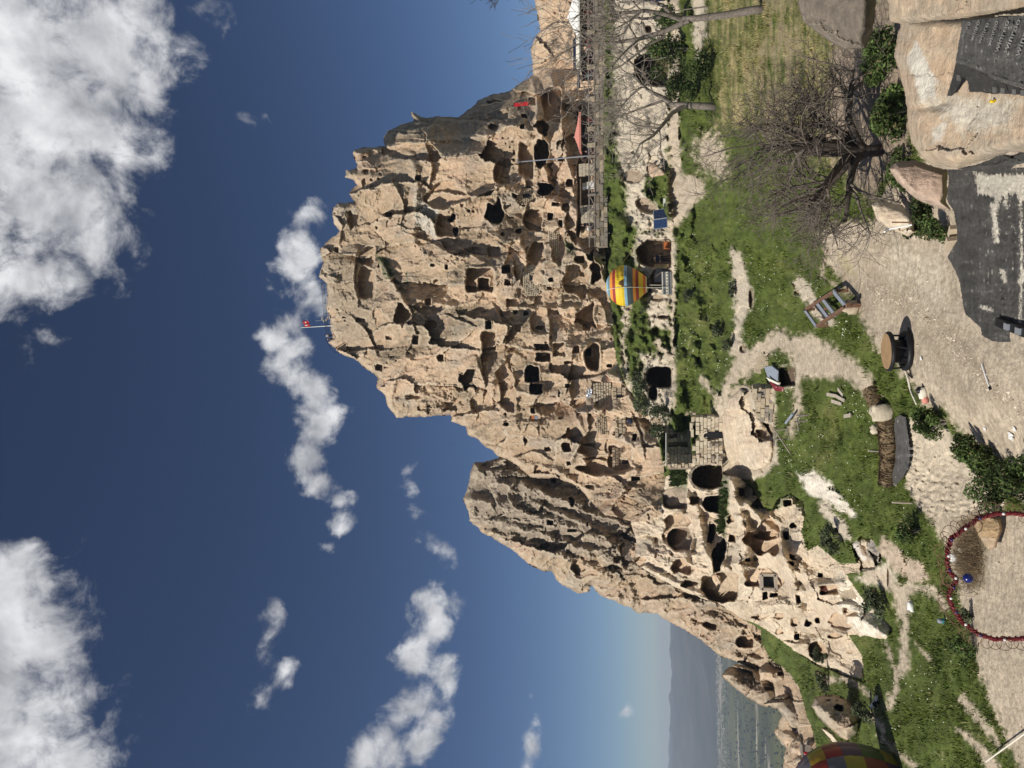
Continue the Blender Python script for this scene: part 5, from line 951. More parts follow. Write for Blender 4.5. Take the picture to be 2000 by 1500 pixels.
def chair(P, label, mt, grp='cafe chairs on the terrace', back=1):
    r = thing('chair', label, 'chair', P, grp); mb = MB(); mb.box(P+ZU*.45, (tl, n, ZU), (.22, .22, .03)); mb.build('seat', M[mt], r)
    mb = MB(); mb.box(P+ZU*.75-n*.2*back, (tl, n, ZU), (.22, .025, .24)); mb.build('backrest', M[mt], r)
    for a in (-.19, .19):
        for b in (-.19, .19): mb = MB(); mb.box(P+tl*a+n*b+ZU*.22, (tl, n, ZU), (.02, .02, .22)); mb.build('leg', M['black'], r)
for y, lb in ((25, 'dark table under the big white parasol'), (75, 'table between the white and cream parasols'), (235, 'table under the right half of the salmon parasol'), (272, 'table under the left half of the salmon parasol')): table(tz(ts(y), .04, -1.7), lb)
for y, mt, lb in ((14, 'pink', 'salmon backed chair under the big white parasol, by the railing'), (33, 'pink', 'salmon backed chair under the left edge of the big white parasol'), (68, 'darkred', 'dark red chair beside the pillar near the cream parasol'), (82, 'darkred', 'dark red chair under the right edge of the cream parasol'), (226, 'darkred', 'dark red chair under the salmon parasol, right end'), (245, 'black', 'black chair under the middle of the salmon parasol'), (280, 'black', 'black chair under the left edge of the salmon parasol')): chair(tz(ts(y), .04, -.9), lb, mt)
for y, top, legs, kd, lb in ((90, 'white', 'black', 'sit', 'person in white shirt seated beneath the cream parasol'), (137, 'teal', 'navy', 'sit', 'person in teal top seated at the railing under the dark awning'), (145, 'navy', 'navy', 'sit', 'person in navy top next to the one in teal'), (180, 'metal', 'black', 'sit', 'person in grey seated right of the salmon parasol'), (262, 'black', 'black', 'sit', 'dark clothed person seated under the salmon parasol'), (288, 'navy', 'black', 'sit', 'person in navy seated left of the salmon parasol'), (434, 'black', 'black', 'stand', 'person in black standing at the left end of the terrace'), (441, 'white', 'navy', 'sit', 'person in white seated at the left end of the terrace')):
    person(tz(ts(y), .03, -1.1), math.pi*.1, lb, top, legs, kd)

# masonry fillings in the cliff
def infill(label, cx, cy, hx, hy, rows, cols, mt, shape='e', door=None, push=.5, mats=None, name='masonry_wall', joined=True, seed=0):
    Dm = at_rel(RC, cx-hx*.2, cy)[1] if True else 0
    ring = min(at_rel(RC, cx, cy+hy*1.15)[1], at_rel(RC, cx, cy-hy*1.15)[1], at_rel(RC, cx+hx*.9, cy)[1])
    Dm = ring*.35+Dm*.65
    P0 = unp(cx+hx, cy+hy, Dm); t_ = np.array([1.0, 0, 0]); n_ = np.array([0, -1.0, 0]); k = px_m(P0); W = 2*hy*k; Hh = 2*hx*k
    root = thing(name, label, 'wall', unp(cx+hx, cy, Dm))
    def hole(s, h):
        u = (s/W-.5)*2; v = (h/Hh-.5)*2
        if shape == 'e' and (abs(u)**2.4+abs(v)**2.4) > 1.02: return True
        if door:
            for dx, dy, dhx, dhy in door:
                if abs(s/k-hy-(cy-dy)) < dhy+.4 and abs((h/k-hx)-(cx-dx)) < dhx+.2: return True
        return False
    masonry(root, P0, t_, n_, W, Hh, rows, cols, .3, mats or (mt, mt, 'block'), hole, seed, .17, .10, joined)
    a = np.linspace(0, 2*math.pi, 25)[:-1]; mb = MB()
    if shape == 'e': pts = [(cx-hx*.96*math.copysign(abs(math.sin(q))**.83, math.sin(q)), cy-hy*.96*math.copysign(abs(math.cos(q))**.83, math.cos(q))) for q in a]
    else: pts = [(cx+hx*.97, cy+hy*.97), (cx+hx*.97, cy-hy*.97), (cx-hx*.97, cy-hy*.97), (cx-hx*.97, cy+hy*.97)]
    f_ = [unp(x, y, Dm+.16) for x, y in pts]; b_ = [unp(x, y, Dm+.4) for x, y in pts]; m_ = len(pts)
    mb.add(f_+b_, [tuple(range(m_)), tuple(range(2*m_-1, m_-1, -1))]+[(i, m_+i, m_+(i+1) % m_, (i+1) % m_) for i in range(m_)]); mb.build('core', M['mortar'], root)
    for dx, dy, dhx, dhy in door or ():
        c = unp(dx, dy, Dm+.1); mb = MB(); mb.box(c, (t_, n_, ZU), (dhy*k, .05, dhx*k)); mb.build('opening', M['black'], root)  # black plate paints the shade inside the opening
    return root
infill('oval wall of small pale stones with a black arched door filling a cave', 1040, 547, 19, 30, 11, 15, 'block_pale', door=[(1046, 542, 10, 4.6)], seed=5)
infill('rough oval stone wall with a small square window below the black cave', 1028, 382, 19, 16, 9, 8, 'block', door=[(1029, 382, 8.5, 3.4)], seed=6)
infill('curved band of white rubble stones on the lower cliff', 1082, 475, 11, 31, 6, 16, 'block_pale', shape='r', seed=7)
infill('wall of cream brick-like blocks patched with foil on the lower cliff', 1177, 772, 18, 25, 7, 8, 'block_pale', shape='r', door=[(1190, 773, 2, 1.5), (1166, 786, 1.6, 1.6)], joined=False, seed=8)
infill('rounded patch of tan blocks left of the foil-topped wall', 1181, 826, 16, 23, 8, 9, 'block', joined=False, seed=9)
infill('plain plastered wall with a black slit door under the cream block wall', 1210, 774, 14, 18, 3, 5, 'block', shape='r', door=[(1211, 774, 9, 3)], joined=False, seed=10)
infill('low wall with a narrow black slit left of the tan blocks', 1212, 836, 11, 20, 3, 6, 'block', shape='r', door=[(1213, 850.5, 8, 2)], joined=False, seed=12)
infill('small chamber wall with a black doorway inside the large niche', 1213, 893, 17, 20, 5, 7, 'block_brown', shape='r', door=[(1221, 902, 6, 3.5)], joined=False, seed=13)
fo = thing('foil_sheet', 'crumpled silver foil sheet on top of the cream block wall', 'foil', unp(1157, 768, at_rel(RC, 1150, 768)[1]))
c0 = unp(1151, 769, at_rel(RC, 1165, 769)[1]-.6); X, Y = np.meshgrid(np.linspace(-.35, .35, 10), np.linspace(-.6, .6, 14), indexing='ij'); Z = fbm(X*7, Y*5, 3, .5, 77)*.12
Fc, _ = grid_faces(np.ones(X.shape, bool)); mesh_np('crumpled_sheet', np.stack([c0[0]+Y, c0[1]+X*.5+Z, c0[2]+X-Z], -1).reshape(-1, 3), Fc[:, ::-1], mat('foil', (.6, .62, .64), rough=.28, metal=.8, var=.1), fo, smooth=False)
cb = thing('wall_cabinet', 'narrow blue-grey shutter with an orange top set in the bare rock', 'shutter', unp(1062, 817, at_rel(RC, 1062, 817)[1]))
c0 = at_rel(RC, 1048, 815, .2); k = px_m(c0); 
for q, (x, mt) in enumerate(((1052, 'steel'), (1041, 'orange'))):
    mb = MB(); mb.box(unp(x, 815.5, c0[1]), AX, (3.2*k, .08, (8 if q == 0 else 2.6)*k)); mb.build('panel', M[mt], cb)
br = thing('barrel', 'dark round water tank below the tan block wall', 'tank', unp(1236, 822, at_rel(RC, 1236, 822)[1]-.5))
MB().lathe(ORG[br], [(.0, 0), (.28, 0), (.3, .25), (.28, .5), (.12, .56), (.0, .56)], 14).build('drum', M['navy'], br, True); MB().lathe(ORG[br]+ZU*.54, [(.12, 0), (.12, .06), (0, .07)], 10).build('cap', M['metal'], br)
# framed window in the lower rocks
wf = thing('window_frame', 'thick timber window frame in the pale lower rocks', 'window', at_rel(RL, 1520, 1136, .3)); Dw = min(at_rel(RL, 1525, 1136)[1], at_rel(RL, 1480, 1136)[1])-.1
c0 = unp(1500, 1136, Dw); k = px_m(c0)
for (dx, dy, hx, hy) in ((-13, 0, 3, 15), (15, 0, 3, 15), (1, 14, 13, 2.6), (1, -14, 13, 2.6)):
    mb = MB(); mb.box(unp(1500+dx, 1136+dy, Dw), AX, (hy*k, .18, hx*k)); mb.build('frame_beam', M['palewood'], wf)
mb = MB(); mb.box(unp(1501, 1136, Dw+.16), AX, (12*k, .03, 11*k)); mb.build('opening', M['black'], wf)  # black plate paints the shade behind the window frame
st = thing('rock_stairs', 'short flight of carved steps beside the low red-brown doorway', 'stairs', at_rel(RL, 1672, 1150, .2))
for i in range(5): 
    c0 = at_rel(RL, 1643+i*6, 1155+i*.5, .05); k = px_m(c0); mb = MB(); mb.box(c0, AX, (10*k, .3, 1.5*k)); mb.build('step', M['block'], st)
dr = thing('wooden_door', 'red-brown wooden door in the low square niche of the pale rocks', 'door', unp(1638, 1148, at_rel(RL, 1620, 1150)[1])); c0 = at_rel(RL, 1612, 1146, .25); k = px_m(c0)
for i in range(4): mb = MB(); mb.box(c0+AX[0]*(i-1.5)*4*k, AX, (1.8*k, .05, 9*k)); mb.build('board', mat('red brown board', (.12, .04, .03)) if i == 0 else bpy.data.materials['red brown board'], dr)
iw = thing('stone_patch', 'patch of tan stone blocks walling up a niche in the grey spur', 'wall', at_rel(RS, 1240, 1077)); Dn = at_rel(RS, 1228, 1077)[1]-.3
P0 = unp(1243, 1096, Dn); k = px_m(P0); masonry(iw, P0, AX[0], -AX[1], 36*k, 28*k, 5, 7, .4, ('block', 'block_grey'), lambda s, h: ((s/k-18)/18)**2+((h/k-14)/15)**2 > 1, 21, joined=False)

# ---------------------------------------------------------------- striped balloon in front of the cave row
def ballon_colors():
    for nm, c in (('b_yellow', (.72, .50, .03)), ('b_lblue', (.26, .44, .60)), ('b_teal', (.14, .25, .26)), ('b_orange', (.68, .26, .04)), ('b_maroon', (.30, .04, .035)), ('b_slate', (.085, .11, .115)), ('b_ored', (.62, .14, .03)), ('b_tan', (.5, .38, .2)), ('b_black', (.012, .012, .012)), ('b_brown', (.10, .05, .02)),
        ('c_yellow', (.30, .25, .03)), ('c_amber', (.36, .22, .02)), ('c_red', (.26, .03, .02)), ('c_brick', (.20, .06, .035)), ('c_purple', (.09, .05, .08)), ('c_grey', (.13, .12, .14)), ('c_green', (.075, .11, .03))):
        M[nm] = mat(nm[2:]+' balloon fabric', c, rough=.55, var=.06, scale=2)
ballon_colors()
DB = 69.6; BY = 555.5
bl = thing('hot_air_balloon', 'small striped balloon reading CAPPADOCIA BALON before the cave row', 'balloon', unp(1267, BY, DB)); kb = px_m(unp(1226, BY, DB)); b0 = unp(1267, BY, DB)
prof = np.array([(1184,0),(1185,5.5),(1187,12),(1190,18.5),(1194,24.5),(1199,30),(1205,35),(1211,38),(1218,39.6),(1226,39),(1233,36.6),(1240,32.5),(1248,27),(1256,20.5),(1262,15.5),(1267,12.5)])
def brad(v): return np.interp(v, prof[:, 0], prof[:, 1])
def bz(v): return (1267-v)*kb*1.01
bands = [(1184,1186.5,'yellow'),(1186.5,1190.2,'lblue'),(1190.2,1194.2,'teal'),(1194.2,1199.5,'orange'),(1199.5,1205.2,'maroon'),(1205.2,1222,'yellow'),(1222,1227.3,'lblue'),(1227.3,1238,'slate'),(1238,1243.2,'orange'),(1243.2,1248.7,'maroon'),(1248.7,1256.7,'yellow'),(1256.7,1260.8,'ored'),(1260.8,1264,'tan'),(1264,1267,'black')]
for a, b, c in bands:
    vv = np.unique(np.r_[np.linspace(a, b, max(2, int((b-a)/1.5)+1)), [q for q in prof[:, 0] if a < q < b]])
    mb = MB(); ng = 120; V = []
    for v in vv:
        for j in range(ng):
            q = 2*math.pi*j/ng; rq_ = max(brad(v), .01)*kb*(1+.014*abs(math.cos(q*10))-.010+.004*math.sin(q*37+v)); V.append(b0+np.array([rq_*math.cos(q), rq_*math.sin(q), bz(v)]))
    mb.add(V, [(i*ng+j, i*ng+(j+1) % ng, (i+1)*ng+(j+1) % ng, (i+1)*ng+j) for i in range(len(vv)-1) for j in range(ng)]); mb.build('band', M['b_'+c], bl, True)
def on_balloon(px, py):
    off = np.clip(BY-np.asarray(py), -38, 38); r = brad(np.asarray(px)); y = -np.sqrt(np.maximum(r*r-off*off, 0))-.9
    return np.stack([b0[0]+off*kb, b0[1]+y*kb, b0[2]+bz(np.asarray(px))], -1)
text_on(on_balloon, 'CAPPADOCIA', 1212.4, 549.5, .10, 5.6, 'b_brown', bl, squeeze=.92)
text_on(on_balloon, 'BALON', 1220.2, 541.5, .08, 5.6, 'b_brown', bl, squeeze=.95)
mb = MB(); pts = [(1220.5,563),(1217.5,562),(1218,560),(1213,558.5),(1214,557),(1209.5,556.8),(1213.5,555),(1212,552.5),(1216,550.5),(1220.8,548.5),(1221.3,556)]
ctr = np.array([[1217.5, 556]]); q = np.r_[ctr, np.array(pts)]; mb.add(on_balloon(q[:, 0], q[:, 1]), [(0, i, i % 11+1) for i in range(1, 12)]); mb.build('emblem', M['b_brown'], bl)
mb = MB(); q = np.array([(1225.6, 541), (1225.6, 531), (1223.6, 531), (1223.6, 541)]); mb.add(on_balloon(q[:, 0], q[:, 1]), [(0, 1, 2, 3)]); mb.build('patch', M['b_slate'], bl)
rp = thing('rope', 'thin pale rope slanting up from the striped balloon to the grass bank', 'rope', on_balloon(1205, 525)); MB().tube([on_balloon(1206, 530)+np.array([0, -.1, 0]), gp(1246, 476)], .03, 4).build('strand', M['straw'], rp)
rp = thing('rope', 'pale tether rope hanging straight down the front of the striped balloon', 'rope', on_balloon(1266, 563)); MB().tube([on_balloon(v, 563.5)+np.array([0, -.04, 0]) for v in (1186, 1192, 1200, 1210, 1220, 1235, 1250, 1262)]+[unp(1300, 562, DB-1)], .025, 4).build('strand', M['cream'], rp)
# frame and kilim under it
kf = thing('kilim_panel', 'grey patterned kilim hung under the striped balloon', 'kilim', unp(1311, 553, DB-.6)); DK = DB-.7; kk = px_m(unp(1300, 553, DK))
c0 = unp(1302, 553, DK); mb = MB(); mb.box(c0, AX, (22*kk, .04, 9.6*kk)); mb.build('cloth', M['kilim'], kf)
for dx, hw, mt in ((-8, .8, 'white'), (-5, .5, 'b_slate'), (1, 2.2, 'white'), (5.5, .5, 'b_slate'), (8.2, .6, 'metal')):
    mb = MB(); mb.box(unp(1302+dx, 553, DK-.05), AX, (22*kk, .012, hw*kk)); mb.build('stripe', M['cream' if mt == 'white' else mt], kf)
for i in range(7):
    mb = MB(); c = unp(1303, 534.5+i*6.2, DK-.075); mb.box(c, (nrm([1, 0, 1]), AX[1], nrm([-1, 0, 1])), (1.15*kk, .012, 1.15*kk)); mb.build('diamond', M['b_slate'], kf)
for y in (531, 575): MB().tube([unp(1268, 555+(y-555)*.25, DB), unp(1293, y, DK)], .03, 4).build('cord', M['wood'], kf)
MB().tube([unp(1269, 556.5, DK+.3), unp(1312, 557, DK+.3)], .05, 6).build('post', M['palewood'], kf)
gc = thing('tent_screen', 'grey cloth screen closing the cave beside the kilim', 'screen', unp(1308, 540, DB+1)); X, Y = np.meshgrid(np.linspace(1278, 1308, 12), np.linspace(524, 551, 14), indexing='ij')
X = X+np.clip(545-Y, 0, 30)*0+np.clip((534-Y), 0, 20)*.6*(1278+15 > X); V = unp(X, Y, DB+.9+np.sin(Y*.9)*.06); Fc, _ = grid_faces(np.ones(X.shape, bool)); mesh_np('cloth', V.reshape(-1, 3), Fc, M['kilim'], gc)
wl = thing('lattice_panel', 'small yellowish wooden lattice at the cave mouth with the navy visitors', 'lattice', unp(1308, 521, DB+.2))
for i in range(9): MB().tube([unp(1279+i*3.2, 517, DB+.2), unp(1279+i*3.2, 523, DB+.2)], .035, 4).build('slat', M['straw'], wl)
for y in (517, 520, 523): MB().tube([unp(1278, y, DB+.2), unp(1307, y, DB+.2)], .03, 4).build('rail', M['straw'], wl)
person(gp(1311, 505)+np.array([0, .4, 0]), 0.3, 'person in navy and white at the cave mouth above the balloon, left one', 'navy', 'navy')
person(gp(1311, 499)+np.array([0, .9, 0]), -.3, 'person in dark navy at the same cave mouth, further right', 'navy', 'black')
tb = thing('crate', 'orange-brown crate at the back of the visitors cave', 'crate', gp(1309, 479)); mb = MB(); mb.box(ORG[tb]+ZU*.35, AX, (.3, .3, .32)); mb.build('box', M['orange'], tb); mb = MB(); mb.box(ORG[tb]+ZU*.69, AX, (.33, .33, .02)); mb.build('lid', M['wood'], tb)
person(gp(1296, 72)-np.array([0, .6, 0]), .4, 'person in a white shirt walking past the right cave bank', 'white', 'black')
person(gp(1302, 6)-np.array([0, .8, 0]), .2, 'person in blue at the right edge below the terrace', 'bluecloth', 'navy')

# ---------------------------------------------------------------- chequered balloon cut by the left of the view
DQ = 29.0; qc = unp(1668, 1582, DQ); rq = 120*px_m(qc)
cq = thing('hot_air_balloon', 'large chequered balloon in dull yellow, red and purple at the lower left', 'balloon', qc-ZU*rq)
G, Rr = 22, 11; order = ['yellow', 'yellow', 'green', 'grey', 'purple', 'red', 'brick', 'yellow', 'amber', 'green', 'grey', 'purple', 'brick', 'red']
for i in range(Rr):
    for j in range(G):
        mb = MB(); V = []; K = 6
        for a in range(K+1):
            th = (i+a/K)/Rr*math.pi*.96+.02; bul = 1+.012*math.sin(math.pi*0)
            for b in range(K+1):
                ph = (j+b/K)/G*2*math.pi+.1; V.append(qc+rq*(1+.016*math.sin(math.pi*b/K)-.008+.003*math.sin(a*2+j*3))*np.array([math.sin(th)*math.cos(ph), math.sin(th)*math.sin(ph), math.cos(th)*(1 if th < 1.57 else 1.25)]))
        mb.add(V, [(a*(K+1)+b, a*(K+1)+b+1, (a+1)*(K+1)+b+1, (a+1)*(K+1)+b) for a in range(K) for b in range(K)])
        mb.build('panel', M['c_'+order[(i*5+j+(j//3)*2) % len(order)]], cq, True)
rp = thing('rope', 'pale straight rope crossing the grass in the lower left corner', 'rope', gp(1955, 1480)); a = gp(1952, 1490)+ZU*.25; b = unp(2030, 1412, 13.6); MB().tube([a, b], .014, 5).build('strand', M['cream'], rp)

# ---------------------------------------------------------------- stone house by the big arch
DH = 58.5; kh = px_m(unp(1350, 860, DH))
hs = thing('stone_house', 'ruined stone house with an arched doorway between slope and great arch', 'house', unp(1411, 862, DH))
def face(pya, pyb, pxt, pxb, Da, Db, rows, cols, mats, hole=None, seed=0, inset=None):
    P0 = unp(pxb, pya, Da); P1 = unp(pxb, pyb, Db); t_ = P1-P0; t_[2] = 0; W = np.linalg.norm(t_); t_ = nrm(t_); n_ = np.cross(t_, ZU); Hh = np.dot(unp(pxt, pya, Da)-P0, ZU)
    masonry(hs, P0, t_, n_, W, Hh, rows, cols, .35, mats, hole, seed, .10, .07)
    mb = MB(); mb.box(P0+t_*W/2+ZU*Hh/2-n_*.42, (t_, n_, ZU), (W/2-.04, .1, (Hh-.8)/2 if rows == 8 else Hh/2-.03)) if rows != 8 else mb.box(P0+t_*W/2+ZU*(Hh-.5)/2-n_*.42, (t_, n_, ZU), (W/2-.04, .1, (Hh-.5)/2)); mb.build('core', M['mortar'], hs); return P0, t_, n_, W, Hh
# lower facade with the arched door
P0, t_, n_, W, Hh = face(908, 813, 1352, 1411, 57.0, 55.4, 8, 11, ('block_pale', 'block_pale', 'block_pale', 'block'), lambda s, h: (abs(s/kh-63.5) < 7.5 and h/kh < 30) or h/kh > 49+5*math.sin(s*1.9)+3*math.sin(s*5.1), 31)
c = P0+t_*63.5*kh; 
a = np.linspace(0, math.pi, 9); mb = MB(); o_ = [c+t_*6.6*kh*math.cos(q)+ZU*(28*kh+6.6*kh*math.sin(q)) for q in a]; i_ = [c+t_*6.6*kh*-1, c+t_*6.6*kh]
mb.add([p+n_*.03 for p in o_+i_], [tuple(range(11))]); mb.build('doorway', M['black'], hs)  # black sheet paints the shade inside the door
for q0, q1 in zip(a[:-1], a[1:]):
    m_ = (q0+q1)/2; mb = MB(); r0 = 8.2*kh; e = math.cos(m_)*t_+math.sin(m_)*ZU; mb.box(c+ZU*28*kh+e*r0+n_*.05, (np.cross(e, n_), n_, e), (1.6*kh, .1, 1.7*kh)); mb.build('arch_stone', M['block_pale'], hs)
for y, x in ((868, 1388), (868, 1400), (893, 1392), (893, 1405)): 
    mb = MB(); mb.box(unp(x, y, 57.0-1.6*(908-y)/95)+n_*.06, (t_, n_, ZU), (4.5*kh, .12, 2.6*kh)); mb.build('stone_block', M['block_grey'], hs)
# upper storey: paler blocks paint the sunlit end wall, grey ones the shaded front
face(907, 888, 1303, 1351, 58.4, 59.4, 7, 3, ('block', 'block_pale'), None, 32)
P0, t_, n_, W, Hh = face(888, 832, 1303, 1352, 59.4, 65.5, 7, 7, ('block_grey', 'block_grey', 'block'), None, 33)
for (s, h, w_, h_) in ((.33, .55, .35, .75), (.62, .75, .28, .35)):
    mb = MB(); mb.box(P0+t_*W*s+ZU*Hh*h+n_*.03, (t_, n_, ZU), (w_, .06, h_)); mb.build('window', M['black'], hs)  # black boxes paint the dark of the window holes
mb = MB(); mb.box(unp(1303, 862, 62.6)+n_*-.2+ZU*.02, (t_, n_, ZU), (W/2, .5, .08)); mb.build('roof_slab', M['mortar'], hs)
MB().tube([unp(1301, 900, 58.2), unp(1301, 846, 60)], .05, 5).build('gutter_pipe', M['white'], hs)
for y, x in ((813, 1356), (822, 1353), (833, 1350), (845, 1352)):
    mb = MB(); mb.box(unp(x, y, 56.2), (t_, n_, ZU), (4*kh, .3, 2.5*kh)); mb.build('coping_stone', M['block_pale'], hs)
rs = np.random.RandomState(14)
for i, (x, y) in enumerate(((1416, 820), (1420, 834), (1414, 857), (1418, 872), (1415, 893), (1352, 806), (1344, 808), (1300, 905), (1296, 880))):
    c = gp(x, y, .08); k = rs.uniform(.12, .26); mb = MB(); mb.box(c, (nrm([1, rs.normal()*.3, rs.normal()*.2]), nrm([rs.normal()*.3, 1, 0]), ZU), (k*1.3, k, k*.8), .8); mb.build('fallen_stone', M['block_pale' if i % 2 else 'block'], hs)
# stone rim of the great arch
ar = thing('stone_arch', 'grey voussoir rim round the great dark arch left of the house', 'arch', unp(1411, 931, 58.6)); DA = 58.4; ka = px_m(unp(1380, 931, DA))
for q in np.linspace(.06, math.pi-.06, 15):
    x = 1381-math.sin(q)*33.5; y = 931+math.cos(q)*26; e = nrm(np.array([-math.cos(q)*26, 0, math.sin(q)*33.5])); mb = MB(); mb.box(unp(x, y, DA), (np.cross(e, AX[1]), AX[1], e), (2.9*ka, .35, 1.9*ka)); mb.build('voussoir', M['block_grey' if int(q*9) % 3 else 'block'], ar)
for i in range(4):
    mb = MB(); mb.box(unp(1384+i*6, 958.5, DA), AX, (2.6*ka, .3, 2.7*ka)); mb.build('pier_stone', M['block' if i % 2 else 'block_grey'], ar)
# rough wall beside the dugout
rw = thing('rubble_wall', 'leaning wall of rough grey-pink stones right of the dugout hut', 'wall', gp(1512, 795)); Dw = 41.4
P0 = unp(1512, 832, Dw); P1 = unp(1512, 758, Dw-1.2); t_ = P1-P0; t_[2] = 0; W = np.linalg.norm(t_); t_ = nrm(t_); n_ = np.cross(t_, ZU); k = px_m(P0)
masonry(rw, P0-ZU*.1, t_, n_, W, 46*k, 6, 8, .5, ('block_grey', 'block', 'block'), lambda s, h: h/k > 30+16*(s/W) or s/k < 4+(h/k)*.25, 41, .05, .09, name='stone')
mb = MB(); mb.box(P0+t_*W*.55+ZU*15*k-n_*.45, (t_, n_, ZU), (W*.42, .12, 15*k)); mb.build('core', M['mortar'], rw)
# dugout hut with sheet roof
dh = thing('dugout_roof', 'tilted metal sheet and red board over the dark dugout pit', 'roof', gp(1520, 735)); Dd = 38.4
def quad(root, nm, pts, mt, th=.04):
    p = np.array([unp(x, y, D) for x, y, D in pts]); nn = nrm(np.cross(p[1]-p[0], p[2]-p[0])); m_ = len(p); mb = MB(); mb.add(np.r_[p, p-nn*th], [tuple(range(m_)), tuple(range(2*m_-1, m_-1, -1))]+[(i, m_+i, m_+(i+1) % m_, (i+1) % m_) for i in range(m_)]); return mb.build(nm, M[mt], root)
quad(dh, 'sheet', [(1494, 716, Dd+1), (1508, 714, Dd), (1521, 724, Dd-.4), (1520, 746, Dd-.4), (1500, 735, Dd+.8)], 'steel')
quad(dh, 'board', [(1497, 737, Dd+.4), (1520, 748, Dd-.6), (1524, 747, Dd-.6), (1521, 755, Dd-.5), (1503, 745, Dd+.3)], 'cream')
quad(dh, 'board', [(1503, 745, Dd+.2), (1521, 755, Dd-.7), (1533, 756, Dd-.8), (1530, 763, Dd-.7), (1514, 762, Dd-.2)], 'darkred')
for x, y, s in ((1493, 702, .25), (1488, 712, .22), (1498, 706, .2), (1484, 720, .25), (1494, 712, .18)):
    rr = thing('stone', f'loose pale stone at the top of the dugout, {["uppermost","right one","nearest the sheet","leftmost","small middle one"][[1493,1488,1498,1484,1494].index(x)]}', 'stone', gp(x, y)); rs = np.random.RandomState(x); mb = MB(); mb.box(gp(x, y)+ZU*s*.5, np.eye(3), (s*1.2, s, s*.7), .7); o = mb.build('lump', M['block'], rr)
# solar panels, white sign
for i, (y, mt, lb) in enumerate(((418, 'cell', 'dark solar panel on the path side, right of its blue twin'), (437, 'cell2', 'blue solar panel on the path side, left of the dark one'))):
    sp = thing('solar_panel', lb, 'solar panel', unp(1306, y, 67), 'solar panels by the path'); c0 = unp(1290, y, 67); k = px_m(c0); u_ = nrm(ZU+AX[1]*.35); nn = np.cross(AX[0], u_)
    mb = MB(); mb.box(c0, (AX[0], nn, u_), (9.2*k, .03, 14*k)); mb.build('frame', M['metal'], sp)
    for a in range(6):
        for b in range(9): mb = MB(); mb.box(c0+AX[0]*(a-2.5)*2.85*k+u_*(b-4)*2.95*k+nn*.035*(-1 if nn[1] > 0 else 1), (AX[0], nn, u_), (1.3*k, .008, 1.35*k)); mb.build('cell', M[mt], sp)
    for a in (-7, 7): MB().tube([c0+AX[0]*a*k-u_*13*k+AX[1]*.05, c0+AX[0]*a*k-ZU*17*k+AX[1]*.5], .03, 4).build('leg', M['metal'], sp)
sg = thing('sign_board', 'small blank white board by the path right of the solar panels', 'sign', unp(1306, 395, 67.8)); c0 = unp(1300, 395, 67.8); k = px_m(c0); mb = MB(); mb.box(c0, AX, (7.5*k, .03, 4.6*k)); mb.build('board', M['white'], sg)
for a in (-5, 5): MB().tube([c0+AX[0]*a*k+AX[1]*.05, c0+AX[0]*a*k-ZU*.6+AX[1]*.05], .03, 4).build('post', M['wood'], sg)
# ---------------------------------------------------------------- rusty frame
zf = gp(1640, 600)[2]+.42; mf = thing('metal_frame', 'rusty rectangular steel frame on legs standing in the grass', 'frame', gp(1645, 605))
cn = [on_z(x, y, zf) for x, y in ((1573, 605), (1630, 569), (1654, 598), (1596, 637))]
def beam(a, b, w, mt, nm, root=mf, h=None):
    a = np.asarray(a); b = np.asarray(b); t_ = nrm(b-a); s_ = np.cross(t_, ZU); s_ = nrm(s_) if np.linalg.norm(s_) > .1 else AX[0]; mb = MB(); mb.box((a+b)/2, (t_, s_, np.cross(s_, t_)), (np.linalg.norm(b-a)/2, w, h or w)); return mb.build(nm, M[mt], root)
beam(cn[0], cn[1], .05, 'rust', 'long_beam'); beam(cn[3], cn[2]+(cn[2]-cn[3])*.06, .05, 'rust', 'long_beam'); beam(cn[0]+ZU*.02, cn[3]+ZU*.02, .07, 'steel', 'end_beam', h=.03); beam(cn[1]+ZU*.02, cn[2]+ZU*.02, .07, 'steel', 'end_beam', h=.03)
for f in (.42, .62): beam(cn[0]+(cn[1]-cn[0])*f-ZU*.03, cn[3]+(cn[2]-cn[3])*f-ZU*.03, .075, 'steel', 'cross_beam', h=.03)
beam(cn[0]*.55+cn[3]*.45+(cn[1]-cn[0])*.42-ZU*.05, cn[0]*.55+cn[3]*.45+(cn[1]-cn[0])*.62-ZU*.05, .04, 'rust', 'cross_beam')
for q in cn: beam(q, np.array([q[0]+.02, q[1], zf-1.1]), .05, 'rust', 'leg')
# ---------------------------------------------------------------- cable drum with tan board top
pd_ = gp(1774, 685); dm = thing('cable_drum', 'low black drum with a worn tan board as its top on the dirt yard', 'drum', pd_); k = px_m(pd_); r = 36.5*k; hz = .46
a = np.linspace(0, 2*math.pi, 41)[:-1]; rs = np.random.RandomState(4); rad = r*(.93+.05*np.interp(a, np.linspace(0, 6.3, 12), rs.rand(12))); c0 = pd_+ZU*hz
mb = MB(); V = [c0+np.array([q*math.cos(b), q*math.sin(b), .03]) for q, b in zip(rad, a)]; V2 = [v-ZU*.05 for v in V]; mb.add(V+V2, [tuple(range(40)), tuple(range(79, 39, -1))]+[(i, 40+i, 40+(i+1) % 40, (i+1) % 40) for i in range(40)]); mb.build('board', M['sand'], dm)
def torus(c, R1, r1, nm, root, mt, n=40, m_=8):
    V = [c+np.array([(R1+r1*math.cos(2*math.pi*j/m_))*math.cos(2*math.pi*i/n), (R1+r1*math.cos(2*math.pi*j/m_))*math.sin(2*math.pi*i/n), r1*math.sin(2*math.pi*j/m_)]) for i in range(n) for j in range(m_)]
    mb = MB(); mb.add(V, [(i*m_+j, i*m_+(j+1) % m_, ((i+1) % n)*m_+(j+1) % m_, ((i+1) % n)*m_+j) for i in range(n) for j in range(m_)]); return mb.build(nm, M[mt], root, True)
